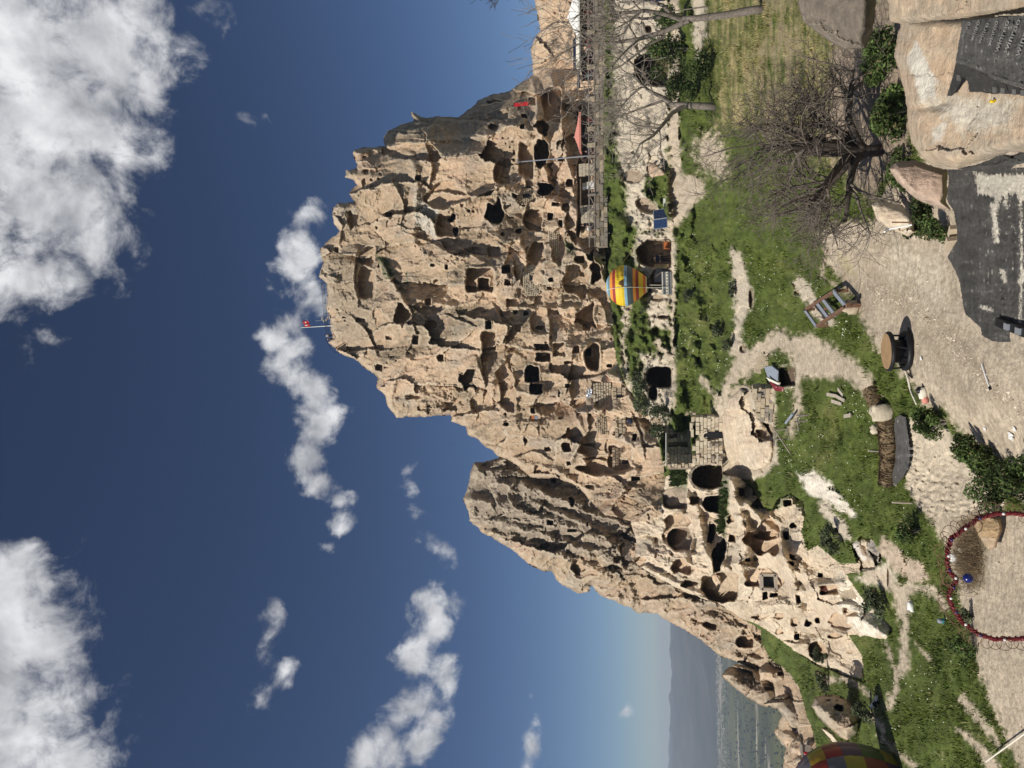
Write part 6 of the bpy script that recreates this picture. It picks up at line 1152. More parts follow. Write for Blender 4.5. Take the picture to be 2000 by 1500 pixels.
torus(c0-ZU*.03, r*.97, .05, 'rim', dm, 'black'); torus(pd_+ZU*.07, r*.93, .07, 'base_ring', dm, 'black')
MB().lathe(pd_, [(r*.62, 0), (r*.6, .2), (r*.66, hz-.05)], 24).build('core', M['black'], dm, True)
for i in range(7): b = i*.9+.3; MB().tube([pd_+np.array([r*.9*math.cos(b), r*.9*math.sin(b), .1]), c0+np.array([r*.93*math.cos(b+.15), r*.93*math.sin(b+.15), -.05])], .022, 5).build('strut', M['black'], dm)
for nm, lb, pts, rr, mt in (('hose', 'thin black hose lying round the front of the cable drum', [(1776,640),(1786,668),(1785,700),(1778,716),(1784,738),(1776,730)], .018, 'black'), ('rope', 'pale rope lying across the dirt below the cable drum', [(1770,722),(1776,740),(1780,760),(1786,775),(1793,790)], .02, 'cream')):
    o = thing(nm, lb, nm, gp(*pts[0])); MB().tube([gp(x, y, .03) for x, y in pts], rr, 5).build('strand', M[mt], o)
# ---------------------------------------------------------------- reed rolls, tarp with print, pale stones
def roll(lb, pa, pb, rpx, seed):
    A_ = gp(*pa); B_ = gp(*pb); k = px_m(A_); rr = rpx*k; A_ = A_+ZU*rr*.9; B_ = B_+ZU*rr*.9; root = thing('reed_roll', lb, 'roll', (A_+B_)/2-ZU*rr, 'brown reed rolls on the retaining bank'); rs = np.random.RandomState(seed)
    t_ = nrm(B_-A_); u_ = nrm(np.cross(t_, ZU)); w_ = np.cross(u_, t_); n_, m_ = 60, 40; V = []
    ii, jj = np.meshgrid(np.arange(n_), np.arange(m_), indexing='ij'); s_ = ii/(n_-1); an = jj/m_*2*math.pi
    rad = rr*(1+.09*fbm(ii/2.2, jj/7.0, 3, .6, seed)+.05*fbm(ii/14, jj/9, 2, .5, seed+3))*(1-.25*np.exp(-((s_-.0)/.03)**2)-.25*np.exp(-((s_-1)/.03)**2)); 
    P = A_+(B_-A_)*s_[..., None]+rad[..., None]*(np.cos(an)[..., None]*u_+np.sin(an)[..., None]*w_)
    V = P.reshape(-1, 3); Fc = [(i*m_+j, i*m_+(j+1) % m_, (i+1)*m_+(j+1) % m_, (i+1)*m_+j) for i in range(n_-1) for j in range(m_)]
    mb = MB(); mb.add(V, Fc+[tuple(range(m_)), tuple((n_-1)*m_+j for j in range(m_))]); mb.build('bundle', M['reed'], root, False)
    for f in (.12, .5, .88): 
        c = A_+(B_-A_)*f; a = np.linspace(0, 2*math.pi, 15); MB().tube([c+rr*1.07*(math.cos(q)*u_+math.sin(q)*w_) for q in a], .012, 4, False).build('binding', M['wood'], root)
    a = rs.uniform(0, 6.283, 700); f = rs.rand(700); c = A_+(B_-A_)*f[:, None]+rr*1.0*(np.cos(a)[:, None]*u_+np.sin(a)[:, None]*w_); d = (np.cos(a)[:, None]*-w_*-1+np.sin(a)[:, None]*u_*-1)*rr*.28+rs.normal(size=(700, 3))*.02; q = (np.cos(a)[:, None]*u_+np.sin(a)[:, None]*w_)*.05
    V = np.stack([c-d, c+t_*.012, c+d+q], 1).reshape(-1, 3); mesh_np('straws', V, np.arange(2100).reshape(-1, 3), M['reed'], root, smooth=False)['kind'] = 'stuff'
roll('upper right reed roll, lying askew above the cube of stone', (1712, 757), (1732, 806), 13.5, 1)
roll('middle reed roll, the longest, left of the cube of stone', (1748, 823), (1752, 888), 16, 2)
roll('lower left reed roll with a drooping end', (1751, 891), (1746, 946), 14.5, 3)
def sheet(name, label, cat, poly, ctrl, seed, step=1.5, wr=.02, colfn=None, part='cloth', thick=.02, folds=()):
    R = relief(poly, ctrl, step, (), (), [(f, w, h) for f, w, h in folds], (), rough=0, big=0, seed=seed, edge=1.2, thick=thick)
    X, Y = R['X'], R['Y']; R['D'] = tps_grid(ctrl, X, Y)+wr*(fbm(X/18, Y/60, 4, .55, seed)+.5*fbm(X/6, Y/9, 3, .5, seed+1))
    for f, w, h in folds: R['D'] = R['D']-h*np.exp(-(dpoly(X, Y, f, False)/w)**2)
    n1 = fbm(X/50, Y/18, 5, .6, seed+4); n2 = fbm(X/4, Y/14, 4, .65, seed+5); C = np.array((.078, .075, .07))*(1+.35*n1+.3*n2)[..., None]
    k = np.clip((n2*1.2+n1*.5-.75)*2.2, 0, .8)[..., None]; C = C*(1-k)+np.array((.40, .38, .33))*k
    if colfn: C = colfn(X, Y, C, n1, n2)
    R['C'] = np.clip(C, .005, 1); relief_build(R, name, M['tarp'], label, cat, body=part); return R
TB = sheet('tarpaulin', 'grey tarpaulin with faint lettering spread below the reed rolls', 'tarpaulin', [(1747,818),(1756,810),(1770,814),(1772,835),(1776,860),(1778,890),(1774,915),(1764,935),(1752,946),(1744,948),(1742,930),(1748,900),(1749,870),(1746,840)], [(x, y, float(gp(x, y)[1])-k) for x, y, k in ((1745,820,.5),(1745,945,.5),(1778,890,.45),(1772,815,.35),(1765,935,.35),(1760,880,.5))], 201, 1.2)
for y, s in ((878, 'izom'), (891, 'izom'), (904, 'izom'), (918, 'izom')):
    text_on(lambda px, py: at_rel(TB, px, py)-np.array([0, .03, -.01]), s, 1774-(y-878)*.1, y, -math.pi/2, 8.5, 'print2' if y > 895 else 'print', bpy.data.objects['tarpaulin'], name='lettering')
def lump(name, label, cat, P, s, mt='block_pale', seed=0, part='lump', rot=0):
    root = thing(name, label, cat, P); rs = np.random.RandomState(seed); mb = MB(); n_, m_ = 8, 12; V = []
    for i in range(n_+1):
        for j in range(m_):
            th = math.pi*i/n_; ph = 2*math.pi*j/m_; d = np.array([math.sin(th)*math.cos(ph), math.sin(th)*math.sin(ph), math.cos(th)]); d = np.sign(d)*np.abs(d)**(.4 if 'cube' in label else .8); f = 1+.45*float(gnoise(np.array([d[0]*2+seed]), np.array([d[1]*2+d[2]]), seed)[0]); V.append(P+ZU*s[2]*.8+d*np.array(s)*f)
    mb.add(V, [(i*m_+j, i*m_+(j+1) % m_, (i+1)*m_+(j+1) % m_, (i+1)*m_+j) for i in range(n_) for j in range(m_)]); mb.build(part, M[mt], root, True); return root
lump('stone', 'cube-shaped cream stone between the two upper reed rolls', 'stone', gp(1741, 806, .05), (.24, .2, .24), seed=3)
lump('stone', 'cream stone at the left end of the lowest reed roll', 'stone', gp(1750, 941, -.02), (.13, .11, .12), seed=5)
lump('stone', 'small pale block in the grass above the middle reed roll', 'stone', gp(1716, 838), (.14, .1, .12), seed=6)
lump('stone', 'brown stone at the foot of the rusty frame', 'stone', gp(1676, 600), (.22, .2, .22), 'block', seed=7)
lump('stone', 'white chalky stone at the left side of the heart frame', 'stone', gp(1868, 1088), (.1, .09, .09), 'white', seed=8)
lump('stone', 'second chalky stone higher up beside the heart frame', 'stone', gp(1884, 1074), (.07, .06, .07), 'cream', seed=9)
lump('sack', 'white sack lying where the pale paths fork', 'sack', gp(1784, 1184), (.15, .11, .09), 'white', seed=10)
lump('sack', 'heap of white, pink and black cloth beside the round bush', 'cloth heap', gp(1808, 768), (.13, .11, .08), 'cream', seed=11)
o = bpy.data.objects['sack.001']; p = np.array(gp(1812, 780)); lb = MB(); lb.lathe(p, [(.0, 0), (.1, .02), (.09, .1), (.0, .13)], 10); lb.build('bundle', M['pink'], o, True); lb = MB(); lb.lathe(np.array(gp(1806, 762)), [(.0, 0), (.09, .02), (.08, .14), (.0, .2)], 9); lb.build('bundle', M['black'], o, True)
cn_ = thing('can', 'teal and white can standing in the grass edge near the heart frame', 'can', gp(1848, 1213)); MB().lathe(ORG[cn_], [(0, 0), (.06, 0), (.06, .16), (.045, .19), (0, .19)], 14).build('body', M['steel'], cn_, True); MB().lathe(ORG[cn_]+ZU*.06, [(.063, 0), (.063, .05)], 14).build('band', M['teal'], cn_, True)
# wooden stakes and little fences
def stake(lb, a, b, r=.03, mt='palewood', h=None, group=None):
    o = thing('stake', lb, 'stake', gp(*a), group); A_ = gp(*a); B_ = unp(b[0], b[1], A_[1]-.05); MB().tube([A_-ZU*.1, B_], [r, r*.85], 6).build('post', M[mt], o); MB().tube([B_, B_+(B_-A_)*.03], [r*.9, r*.3], 6).build('tip', M[mt], o)
stake('pale wooden stake above the joint of the two lower reed rolls', (1720, 882), (1696, 880), .035)
stake('pale wooden stake right at the top of the chalk bank', (1782, 983), (1743, 981), .03)
fn_ = thing('fence', 'crooked fence of grey poles beside the rubble wall', 'fence', gp(1560, 860)); 
for x0, y0, x1, y1 in ((1548, 886, 1512, 838), (1518, 842, 1512, 870), (1545, 838, 1516, 840), (1543, 858, 1514, 858), (1540, 842, 1544, 815), (1565, 842, 1556, 815), (1580, 822, 1552, 824), (1584, 810, 1558, 812), (1560, 838, 1546, 836), (1560, 812, 1566, 800)): 
    A_ = gp(x0, y0, .1); B_ = unp(x1, y1, A_[1]); MB().tube([A_, B_], .035, 5).build('pole', M['plank'], fn_)
MB().tube([gp(1560, 808, .25), gp(1548, 826, .3)], .06, 6).build('pipe', M['steel'], fn_)
pl_ = thing('debris_pile', 'few weathered boards lying in the grass hollow', 'boards', gp(1630, 770))
for x, y, dx, dy in ((1632, 772, 10, 2), (1648, 765, 4, 6), (1640, 786, 9, 3), (1662, 812, 6, -1), (1648, 778, 7, 4)): beam(gp(x-dx, y-dy, .12), gp(x+dx, y+dy, .1), .06, 'palewood', 'board', pl_, .015)
pi_ = thing('pipe', 'white pipe with a bent end lying on the whitish boulder', 'pipe', unp(1770, 441, 17)); MB().tube([unp(1781, 439, 17.0), unp(1728, 449, 17.2), unp(1727.5, 453, 17.1)], .022, 6).build('tube', M['white'], pi_)
MB().tube([unp(1781, 434.5, 17.0), unp(1742, 434, 17.2)], .016, 5).build('rod', M['rust'], pi_)
stick = thing('stick', 'white straight stick lying on the dirt yard', 'stick', gp(1930, 730)); MB().tube([gp(1921, 711, .03), gp(1936, 755, .03)], .016, 5).build('rod', M['white'], stick); MB().tube([gp(1936, 755, .03), gp(1938, 761, .03)], .02, 5).build('tip', M['black'], stick)
for i, (x, y, s) in enumerate(((1978, 852, .06), (1984, 838, .035), (1801, 700, .04), (1926, 838, .03))):
    o = thing('litter', f'scrap of white litter on the dirt yard, {["largest one by the lower bushes", "small one right of the largest", "one just below the cable drum", "tiny one above the largest"][i]}', 'litter', gp(x, y, .01)); c = gp(x, y, .02); rs = np.random.RandomState(i); X, Y = np.meshgrid(np.linspace(-1, 1, 5), np.linspace(-1, 1, 5), indexing='ij'); Z = rs.rand(5, 5)*.5
    Fc, _ = grid_faces(np.ones(X.shape, bool)); mesh_np('crumpled_paper', np.stack([c[0]+X*s+Y*s*.3, c[1]+Y*s*1.6, c[2]+Z*s], -1).reshape(-1, 3), Fc[:, ::-1], M['white'], o, smooth=False)
# dog lying by the path
dg = thing('dog', 'black and white dog lying beside the pale path on the left slope', 'dog', gp(1716, 1370)); 
J = [(0,0,.2),(.22,0,.22),(.42,0,.26),(.55,0,.38),(.66,-.02,.44),(.78,-.04,.40),(-.2,0,.18),(-.34,.0,.12),(-.55,-.1,.06),(.38,.13,.12),(.6,.16,.05),(.4,-.13,.12),(.62,-.16,.05),(-.2,.17,.12),(.02,.22,.05),(-.2,-.17,.12),(.02,-.22,.05)]
me = skin_mesh('body', J, [(0,1),(1,2),(2,3),(3,4),(4,5),(0,6),(6,7),(7,8),(2,9),(9,10),(2,11),(11,12),(6,13),(13,14),(6,15),(15,16)], [.17,.18,.17,.10,.10,.05,.16,.05,.03,.06,.04,.06,.04,.09,.04,.09,.04]); me.materials.append(M['whitefur']); me.materials.append(M['darkfur'])
for p in me.polygons:
    c = p.center; p.material_index = 1 if (math.sin(c.x*9+1)+math.sin(c.y*8+c.x*3)+math.sin(c.z*11) > .35) else 0
ob = bpy.data.objects.new('body', me); COL.objects.link(ob); ob.parent = dg; dg.rotation_euler = (0, 0, 2.6); dg.scale = (.62,)*3
for s in (-1, 1): mb = MB(); mb.add([ORG[dg]+np.array(v) for v in ((.60, s*.06, .52), (.68, s*.05, .52), (.63, s*.13, .44), (.63, s*.07, .5))], [(0, 1, 2), (0, 2, 3), (1, 3, 2), (0, 3, 1)]); mb.build('ear', M['darkfur'], dg)
# red barrier and hut scraps at the left ridge
bx = thing('barrier', 'little red and grey barrier on the left ridge above the chequered balloon', 'barrier', unp(1590, 1468, 56)); MB().tube([unp(1571, 1470, 56), unp(1593, 1475, 56)], .09, 5).build('rail', M['red'], bx)
for x, y in ((1572, 1472), (1580, 1473), (1590, 1475)): MB().tube([unp(x-2, y, 56), unp(x+6, y+4, 56)], .05, 5).build('post', M['metal'], bx)
bd = thing('board_hut', 'small grey plank hut half hidden behind the chequered balloon', 'hut', unp(1580, 1463, 57))
for i in range(6): mb = MB(); mb.box(unp(1573, 1456+i*2.6, 57), AX, (.05, .04, .32)); mb.build('plank', M['plank'], bd)
mb = MB(); mb.box(unp(1565, 1462, 57.2), AX, (.45, .35, .04)); mb.build('roof', M['plank'], bd)

# ---------------------------------------------------------------- heart-shaped photo frame
D_H = 13.3; hp = [(2070,1014),(2030,1008),(2000,1003),(1970,1001),(1940,1003),(1915,1011),(1893,1022),(1872,1038),(1857,1055),(1851,1075),(1850,1095),(1853,1112),(1861,1124),(1868,1134),(1862,1146),(1856,1158),(1858,1176),(1866,1196),(1878,1213),(1894,1228),(1915,1240),(1945,1247),(1975,1249),(2010,1246),(2070,1236)]
hf = thing('heart_frame', 'tall dark red heart-shaped frame wound with wire loops in the foreground', 'photo frame', unp(2070, 1125, D_H))
HP = [unp(x, y, D_H) for x, y in hp]; kq = px_m(HP[10])
pts = np.array(HP)+np.random.RandomState(5).normal(size=(len(HP), 3))*.012; tt = np.linspace(0, len(pts)-1, 160); fine = np.stack([np.interp(tt, np.arange(len(pts)), pts[:, i]) for i in range(3)], 1)
MB().tube(fine, .024, 8).build('hoop', M['darkred'], hf, True)
rs = np.random.RandomState(8); a = tt*11; d = np.gradient(fine, axis=0); d /= np.linalg.norm(d, axis=1)[:, None]; u_ = np.cross(d, AX[1]); 
f2 = np.repeat(fine, 4, 0)[:-3]; 
for ph, r_, mt in ((0, .034, 'darkred'), (2.1, .04, 'darkred'), (4.2, .034, 'darkred')):
    q = np.linspace(0, len(fine)-1.001, 640); c = np.stack([np.interp(q, np.arange(len(fine)), fine[:, i]) for i in range(3)], 1); uu = np.stack([np.interp(q, np.arange(len(fine)), u_[:, i]) for i in range(3)], 1); an = q*1.1+ph+.8*np.sin(q*.37+ph)
    MB().tube(c+uu*(np.cos(an)*r_)[:, None]+AX[1]*(np.sin(an)*r_)[:, None], .009, 5).build('winding', M[mt], hf, True)
for i in range(46):
    k = 4+i*3.3; j = int(k); c = fine[j]; uo = u_[j]; rr = rs.uniform(.07, .12); out_ = 1 if rs.rand() < .85 else -1
    cc = c-uo*rr*.8*out_*(1) if np.dot(-uo, c-fine.mean(0)) > 0 else c+uo*rr*.8*out_
    a = np.linspace(0, 2*math.pi, 20); tl_ = nrm(AX[1]+rs.normal(size=3)*.4); p = nrm(np.cross(tl_, uo)); o = nrm(np.cross(p, tl_))
    MB().tube([cc+rr*(math.cos(q)*o+math.sin(q)*p) for q in a], .0055, 4, False).build('wire_loop', M['rust'], hf)
    if i % 3 == 0: MB().lathe(c-AX[1]*.05, [(0, -.025), (.022, -.012), (.022, .012), (0, .025)], 8).build('bulb', M['blue' if i % 2 else 'white'], hf, True)
bb = thing('ball', 'dark blue glass ball hanging beside the dry scrub', 'ball', unp(1899, 1129, 13.2)); c = unp(1891, 1129, 13.2); R_ = 9.4*px_m(c); MB().lathe(c, [(max(R_*math.sin(q), .001), -R_*math.cos(q)) for q in np.linspace(0, math.pi, 16)], 24).build('globe', M['blue'], bb, True); MB().tube([c+ZU*R_, c+ZU*(R_+.05), HP[13]], .006, 5).build('cord', M['black'], bb)

# ---------------------------------------------------------------- tarpaulins on the foreground roof
def roof_col(X, Y, C, n1, n2):
    pl = [(1902,335),(1935,340),(1975,342),(2080,335),(2080,425),(1992,388),(1984,378),(1968,378),(1966,405),(1958,385),(1948,408),(1945,385),(1928,382),(1912,378),(1905,352)]
    n5 = fbm(X/2.5, Y/3.5, 3, .6, 334); m_ = sstep(-2.5, 2.5, sdpoly(X, Y, pl)+n2*7+n1*4+n5*3)
    for p2, w in (([(1940,400),(1943,430),(1946,470)], 5), ([(1946,380),(1940,450)], 2), ([(1993,360),(1996,520),(1992,640)], 1.6), ([(1918,600),(1935,605)], 3), ([(2000,530),(1994,552)], 5), ([(1958,530),(1962,548)], 4)):
        m_ = np.maximum(m_, sstep(w+2, w-2, dpoly(X, Y, p2, False)+n2*5+n5*3))
    m_ = np.maximum(m_, np.clip((n2-.55)*3, 0, .8)*sstep(1900, 1930, X)*sstep(620, 560, Y))[..., None]
    st = (.9+.25*np.clip(fbm(X/14, Y/220, 3, .5, 333), -1, 1))[..., None]
    return C*st*(1-m_)+np.array((.54, .50, .42))*m_
RF = sheet('tarpaulin', 'big worn grey roof tarpaulin with whitish plaster stains in the foreground', 'tarpaulin', [(1850,331),(1880,330),(1905,330),(1960,330),(2060,318),(2060,640),(2010,640),(1972,634),(1956,626),(1972,645),(1975,668),(1955,669),(1939,668),(1916,655),(1915,642),(1897,624),(1885,615),(1880,595),(1877,575),(1874,552),(1868,537),(1860,520),(1849,502),(1858,488),(1868,470),(1869,445),(1862,414),(1848,389),(1852,360)], [(1850,331,8.4),(1850,500,8.5),(1900,620,7.6),(1940,668,7.0),(2060,640,5.9),(2060,320,5.8),(1960,480,6.7),(1900,400,7.5)], 211, 1.2, .028, roof_col, folds=[([(1862,340),(1866,420),(1872,480)],6,.02),([(1940,400),(1950,520),(1958,620)],4,.02),([(1905,380),(1910,480),(1905,600)],4,.015)])
TP = sheet('tarpaulin', 'dark tarpaulin printed with grey lettering draped over the mottled boulder', 'tarpaulin', [(1879,40),(1920,37),(1970,31),(2060,24),(2060,185),(2000,174),(1970,165),(1943,157),(1922,145),(1903,135),(1885,128),(1866,123),(1868,105),(1873,75)], [(1879,40,5.55),(2060,24,4.4),(2060,185,4.45),(1943,157,5.2),(1866,123,5.85),(1960,90,5.0)], 221, 1.2, .026, None, folds=[([(1910,120),(1925,60),(1930,40)],4,.03),([(1900,100),(1890,60)],3,.02),([(1940,110),(1955,50),(1965,36)],4,.03),([(1870,115),(1905,128),(1945,150),(2010,168)],3,.015)])
tpo = [o for o in bpy.data.objects if o.name.startswith('tarpaulin') and o.parent is None and 'lettering draped' in o.get('label', '')][0]
for s, x, y, x1, y1, sz in (('winro', 1882, 79, 1899, 42, 11), ('winro', 1901, 84, 1917, 39, 11), ('winro', 1915, 90, 1935, 42, 11), ('winroo', 1935, 94, 1952, 38, 11.5), ('winroo', 1949, 107, 1975, 36, 13), ('winroo', 1966, 108, 1998, 34, 14), ('winroo', 1990, 115, 2020, 30, 15.5), ('winroo', 2014, 120, 2044, 34, 16)):
    L_ = math.hypot(x1-x, y1-y); ang = math.atan2(-(x1-x), -(y1-y)); w = len(s)*.56*sz
    text_on(lambda px, py: at_rel(TP, px, py)-np.array([0, .03, -.012]), s, x, y, ang, sz, 'print', tpo, squeeze=L_/w)
    text_on(lambda px, py: at_rel(TP, px, py)-np.array([0, .03, -.012]), 'membran', x+4.5*math.cos(ang)*1.0, y+3, ang, sz*.28, 'print2', tpo, squeeze=1.3) if False else None
def dark_col(X, Y, C, n1, n2): return C*.55
sheet('tarpaulin', 'dark under-tarpaulin with pale squares peeping below the printed one', 'tarpaulin', [(1866,120),(1885,126),(1903,133),(1943,155),(2000,172),(2060,183),(2060,190),(2000,186),(1960,184),(1930,183),(1908,180),(1893,181),(1890,160),(1880,150),(1874,168),(1862,186),(1849,189),(1852,175),(1860,150)], [(1866,122,5.9),(2060,185,4.5),(1943,160,5.3),(1850,188,6.2),(1900,180,5.75)], 231, 1.3, .006, dark_col)
uo = [o for o in bpy.data.objects if o.parent is None and 'under-tarpaulin' in o.get('label', '')][0]
for x, y in ((1942, 176), (1958, 178), (1980, 180), (1872, 152), (1997, 182)):
    p = np.array([unp(x+a, y+b, np.interp(x, [1850, 2000], [6.15, 4.78])-.06) for a, b in ((-4, -6), (4, -5), (4, 6), (-4, 5))]); mb = MB(); mb.add(p, [(0, 1, 2, 3)]); mb.build('square', M['tarp' if False else 'print2'], uo)
fd = sheet('tarpaulin', 'folded dark cloth wedged between the mottled boulder and the roof', 'tarpaulin', [(1866,330),(1885,324),(1905,322),(1930,312),(1948,302),(1962,300),(1975,303),(2000,292),(2060,285),(2060,305),(2010,318),(1985,322),(1970,336),(1950,339),(1920,336),(1890,334)], [(1866,330,7.9),(2060,290,5.3),(1960,300,6.2),(1950,336,6.5),(2000,310,5.9)], 241, 1.3, .04, lambda X, Y, C, n1, n2: C*.8, folds=[([(1890,328),(1950,322),(2000,300)],4,.06),([(1960,305),(1990,315)],3,.05)])
yl = thing('plastic_fitting', 'small yellow plastic fitting lying on the mottled boulder', 'fitting', at_rel(RB, 1938, 203)); c = at_rel(RB, 1938, 202)-np.array([0, .05, -.02]); k = px_m(c); MB().tube([c+ZU*4*k, c-ZU*4*k-AX[0]*2*k], [3.2*k, 2.2*k], 8).build('body', M['yellow'], yl, True); MB().tube([c-ZU*4*k-AX[0]*2.5*k, c-ZU*5*k+AX[0]*2.5*k], 2*k, 8).build('spout', M['yellow'], yl, True)
bp_ = thing('light_bar', 'black bar-shaped lamp lying at the left edge of the roof', 'lamp', unp(1975, 636, 6.6)); a = unp(1956, 628, 6.85); b = unp(2050, 664, 5.9); beam(a, b, .035, 'black', 'housing', bp_, .045); beam(a+np.array([.0, -.05, -.02]), b+np.array([.0, -.05, -.02]), .012, 'darkred', 'edge_strip', bp_)
for f in (.25, .5, .75): beam(a+(b-a)*f+ZU*.05, a+(b-a)*(f+.09)+ZU*.05, .025, 'metal', 'bracket', bp_, .012)
lg = thing('broken_tile', 'broken pinkish tiles at the left edge of the roof tarpaulin', 'tile', unp(1868, 475, 8.4))
for x, y in ((1856, 475), (1862, 452)): beam(unp(x, y+8, 8.5), unp(x+4, y-9, 8.4), .03, 'block', 'tile', lg, .05)

# ---------------------------------------------------------------- trees
def up_pt(px, py, D): return unp(px, py, D)
b0 = gp(1722, 292, .0); D2 = b0[1]
T = lambda px, py, D=None: unp(px, py, D or D2)
stems = []
rs = np.random.RandomState(12)
for i in range(11):
    a = -1.25+2.5*i/10+rs.normal()*.08; d = np.array([math.sin(a)*1.0, rs.normal()*.45, math.cos(a)*.9+.12]); L = 2.0+.5*rs.rand()-.45*abs(a)*.4; stems.append((b0+ZU*(.25+.5*rs.rand()), d, L, .12))
tp = [b0-ZU*.3, b0+ZU*.25+AX[0]*-.02, b0+ZU*.6+AX[0]*.04, b0+ZU*.95]
bare_tree('bare_tree', 'spreading leafless thorny tree with dark trunk in the right foreground', b0, stems, 3, (7, 6, 6), 31, 'darkbark', 'twig2', up=.12, spread=.85, minr=.0055, trunk_pts=tp, r0=.17)
# two tall bare trees before the terrace
g0 = gp(1492, 18); D1 = g0[1]; f1 = [g0-ZU*.2, T(1470, 20, D1), T(1420, 29, D1), T(1360, 36, D1), T(1330, 38, D1)]
bare_tree('bare_tree', 'tall pale-barked leafless tree forking at the right edge of the view', g0, [(T(1332, 38, D1), T(1240, 30, D1)-T(1332, 38, D1), 3.6, .12), (T(1345, 40, D1), T(1290, 78, D1)-T(1345, 40, D1), 4.6, .13), (T(1320, 37, D1), T(1250, -10, D1)-T(1320, 37, D1), 3.4, .10), (T(1300, 70, D1), T(1230, 120, D1)-T(1300, 70, D1), 3.2, .07), (T(1290, 34, D1), T(1180, 60, D1)-T(1290, 34, D1), 3.0, .07)], 3, (6, 5, 3), 33, 'bark', 'twig', up=.15, spread=.7, minr=.011, trunk_pts=f1, r0=.2)
g0 = gp(1398, 209); D1 = g0[1]; f1 = [g0-ZU*.2, T(1370, 207, D1), T(1335, 205, D1), T(1312, 204, D1)]
bare_tree('bare_tree', 'leafless grey tree beside the dirt road, trunk forked low', g0, [(T(1313, 204, D1), T(1265, 150, D1)-T(1313, 204, D1), 3.2, .15), (T(1340, 206, D1), T(1290, 250, D1)-T(1340, 206, D1), 4.2, .16), (T(1270, 155, D1), T(1200, 170, D1)-T(1270, 155, D1), 2.9, .09), (T(1290, 250, D1), T(1235, 255, D1)-T(1290, 250, D1), 3.2, .09), (T(1300, 195, D1), T(1200, 215, D1)-T(1300, 195, D1), 3.8, .09), (T(1262, 145, D1), T(1190, 110, D1)-T(1262, 145, D1), 2.8, .08)], 3, (6, 5, 3), 35, 'bark', 'twig', up=.12, spread=.75, minr=.013, trunk_pts=f1, r0=.25)
for i, (x, y, lb, n_) in enumerate(((1300, 270, 'low grey leafless shrub between the road and the terrace wall', 8), (1270, 230, 'dense purplish leafless shrub behind the forked tree', 9), (1240, 170, 'pale leafless shrub above the right cave arch', 8), (1225, 60, 'leafless shrub under the terrace wall near the right edge', 8), (1215, 210, 'leafless shrub under the terrace wall below the salmon parasol', 8), (1235, 110, 'leafless shrub on the pale bank left of the white-shirted walker', 8), (1250, 300, 'leafless shrub on the crumbling bank above the sail-shaped slab', 6), (1300, 212, 'leafless shrub at the back of the road behind the forked trunk', 7))):
    g0 = gp(x, y); rs = np.random.RandomState(50+i); st_ = [(g0, np.array([rs.normal()*.6, rs.normal()*.3, 1.0]), rs.uniform(1.0, 1.8), .025) for _ in range(n_-3)]
    bare_tree('bare_shrub', lb, g0, st_, 2, (6, 4), 60+i, 'twig', 'twig', up=.2, spread=.7, minr=.012, cat='shrub')
g0 = at_rel(RC, 1112, 95, .8); bare_tree('bare_tree', 'thin brown leafless tree on the rock above the cream parasol', g0, [(g0, np.array([-.2, -.1, 1]), 1.6, .06), (g0, np.array([-.9, -.2, .6]), 2.0, .05), (g0, np.array([.4, 0, 1]), 1.6, .05), (g0, np.array([.9, -.1, .7]), 1.8, .05)], 3, (5, 5, 4), 37, 'twig2', 'twig2', minr=.013)
g0 = at_rel(RC, 1150, 165, .8); bare_tree('bare_tree', 'slim leafless sapling left of the dark awning', g0, [(g0, np.array([0, 0, 1]), 3.6, .06)], 2, (7, 5), 38, 'twig', 'twig', minr=.013)
g0 = np.array(unp(1330, -90, 30)); tt_ = T(990, -20, 30); bare_tree('bare_tree', 'dark branch tips reaching in at the upper right corner', g0, [(T(1010, -40, 30), T(975, 5, 30)-T(1010, -40, 30), 1.1, .03), (T(1000, -40, 30), T(955, 10, 30)-T(1000, -40, 30), 1.0, .03), (T(1025, -40, 30), T(1015, 10, 30)-T(1025, -40, 30), .8, .03)], 2, (6, 4), 39, 'darkbark', 'darkbark', minr=.010, trunk_pts=[g0, T(1150, -70, 30), T(1010, -40, 30)], r0=.12)
sp_ = thing('pole', 'thin pale pole standing before the evergreen at the right edge', 'pole', gp(1380, 13)); MB().tube([gp(1380, 13), unp(1290, 25, gp(1380, 13)[1])], [.05, .035], 6).build('shaft', M['bark'], sp_); MB().tube([unp(1290, 25, gp(1380, 13)[1]), unp(1285, 26, gp(1380, 13)[1])], [.045, .02], 6).build('tip', M['bark'], sp_)

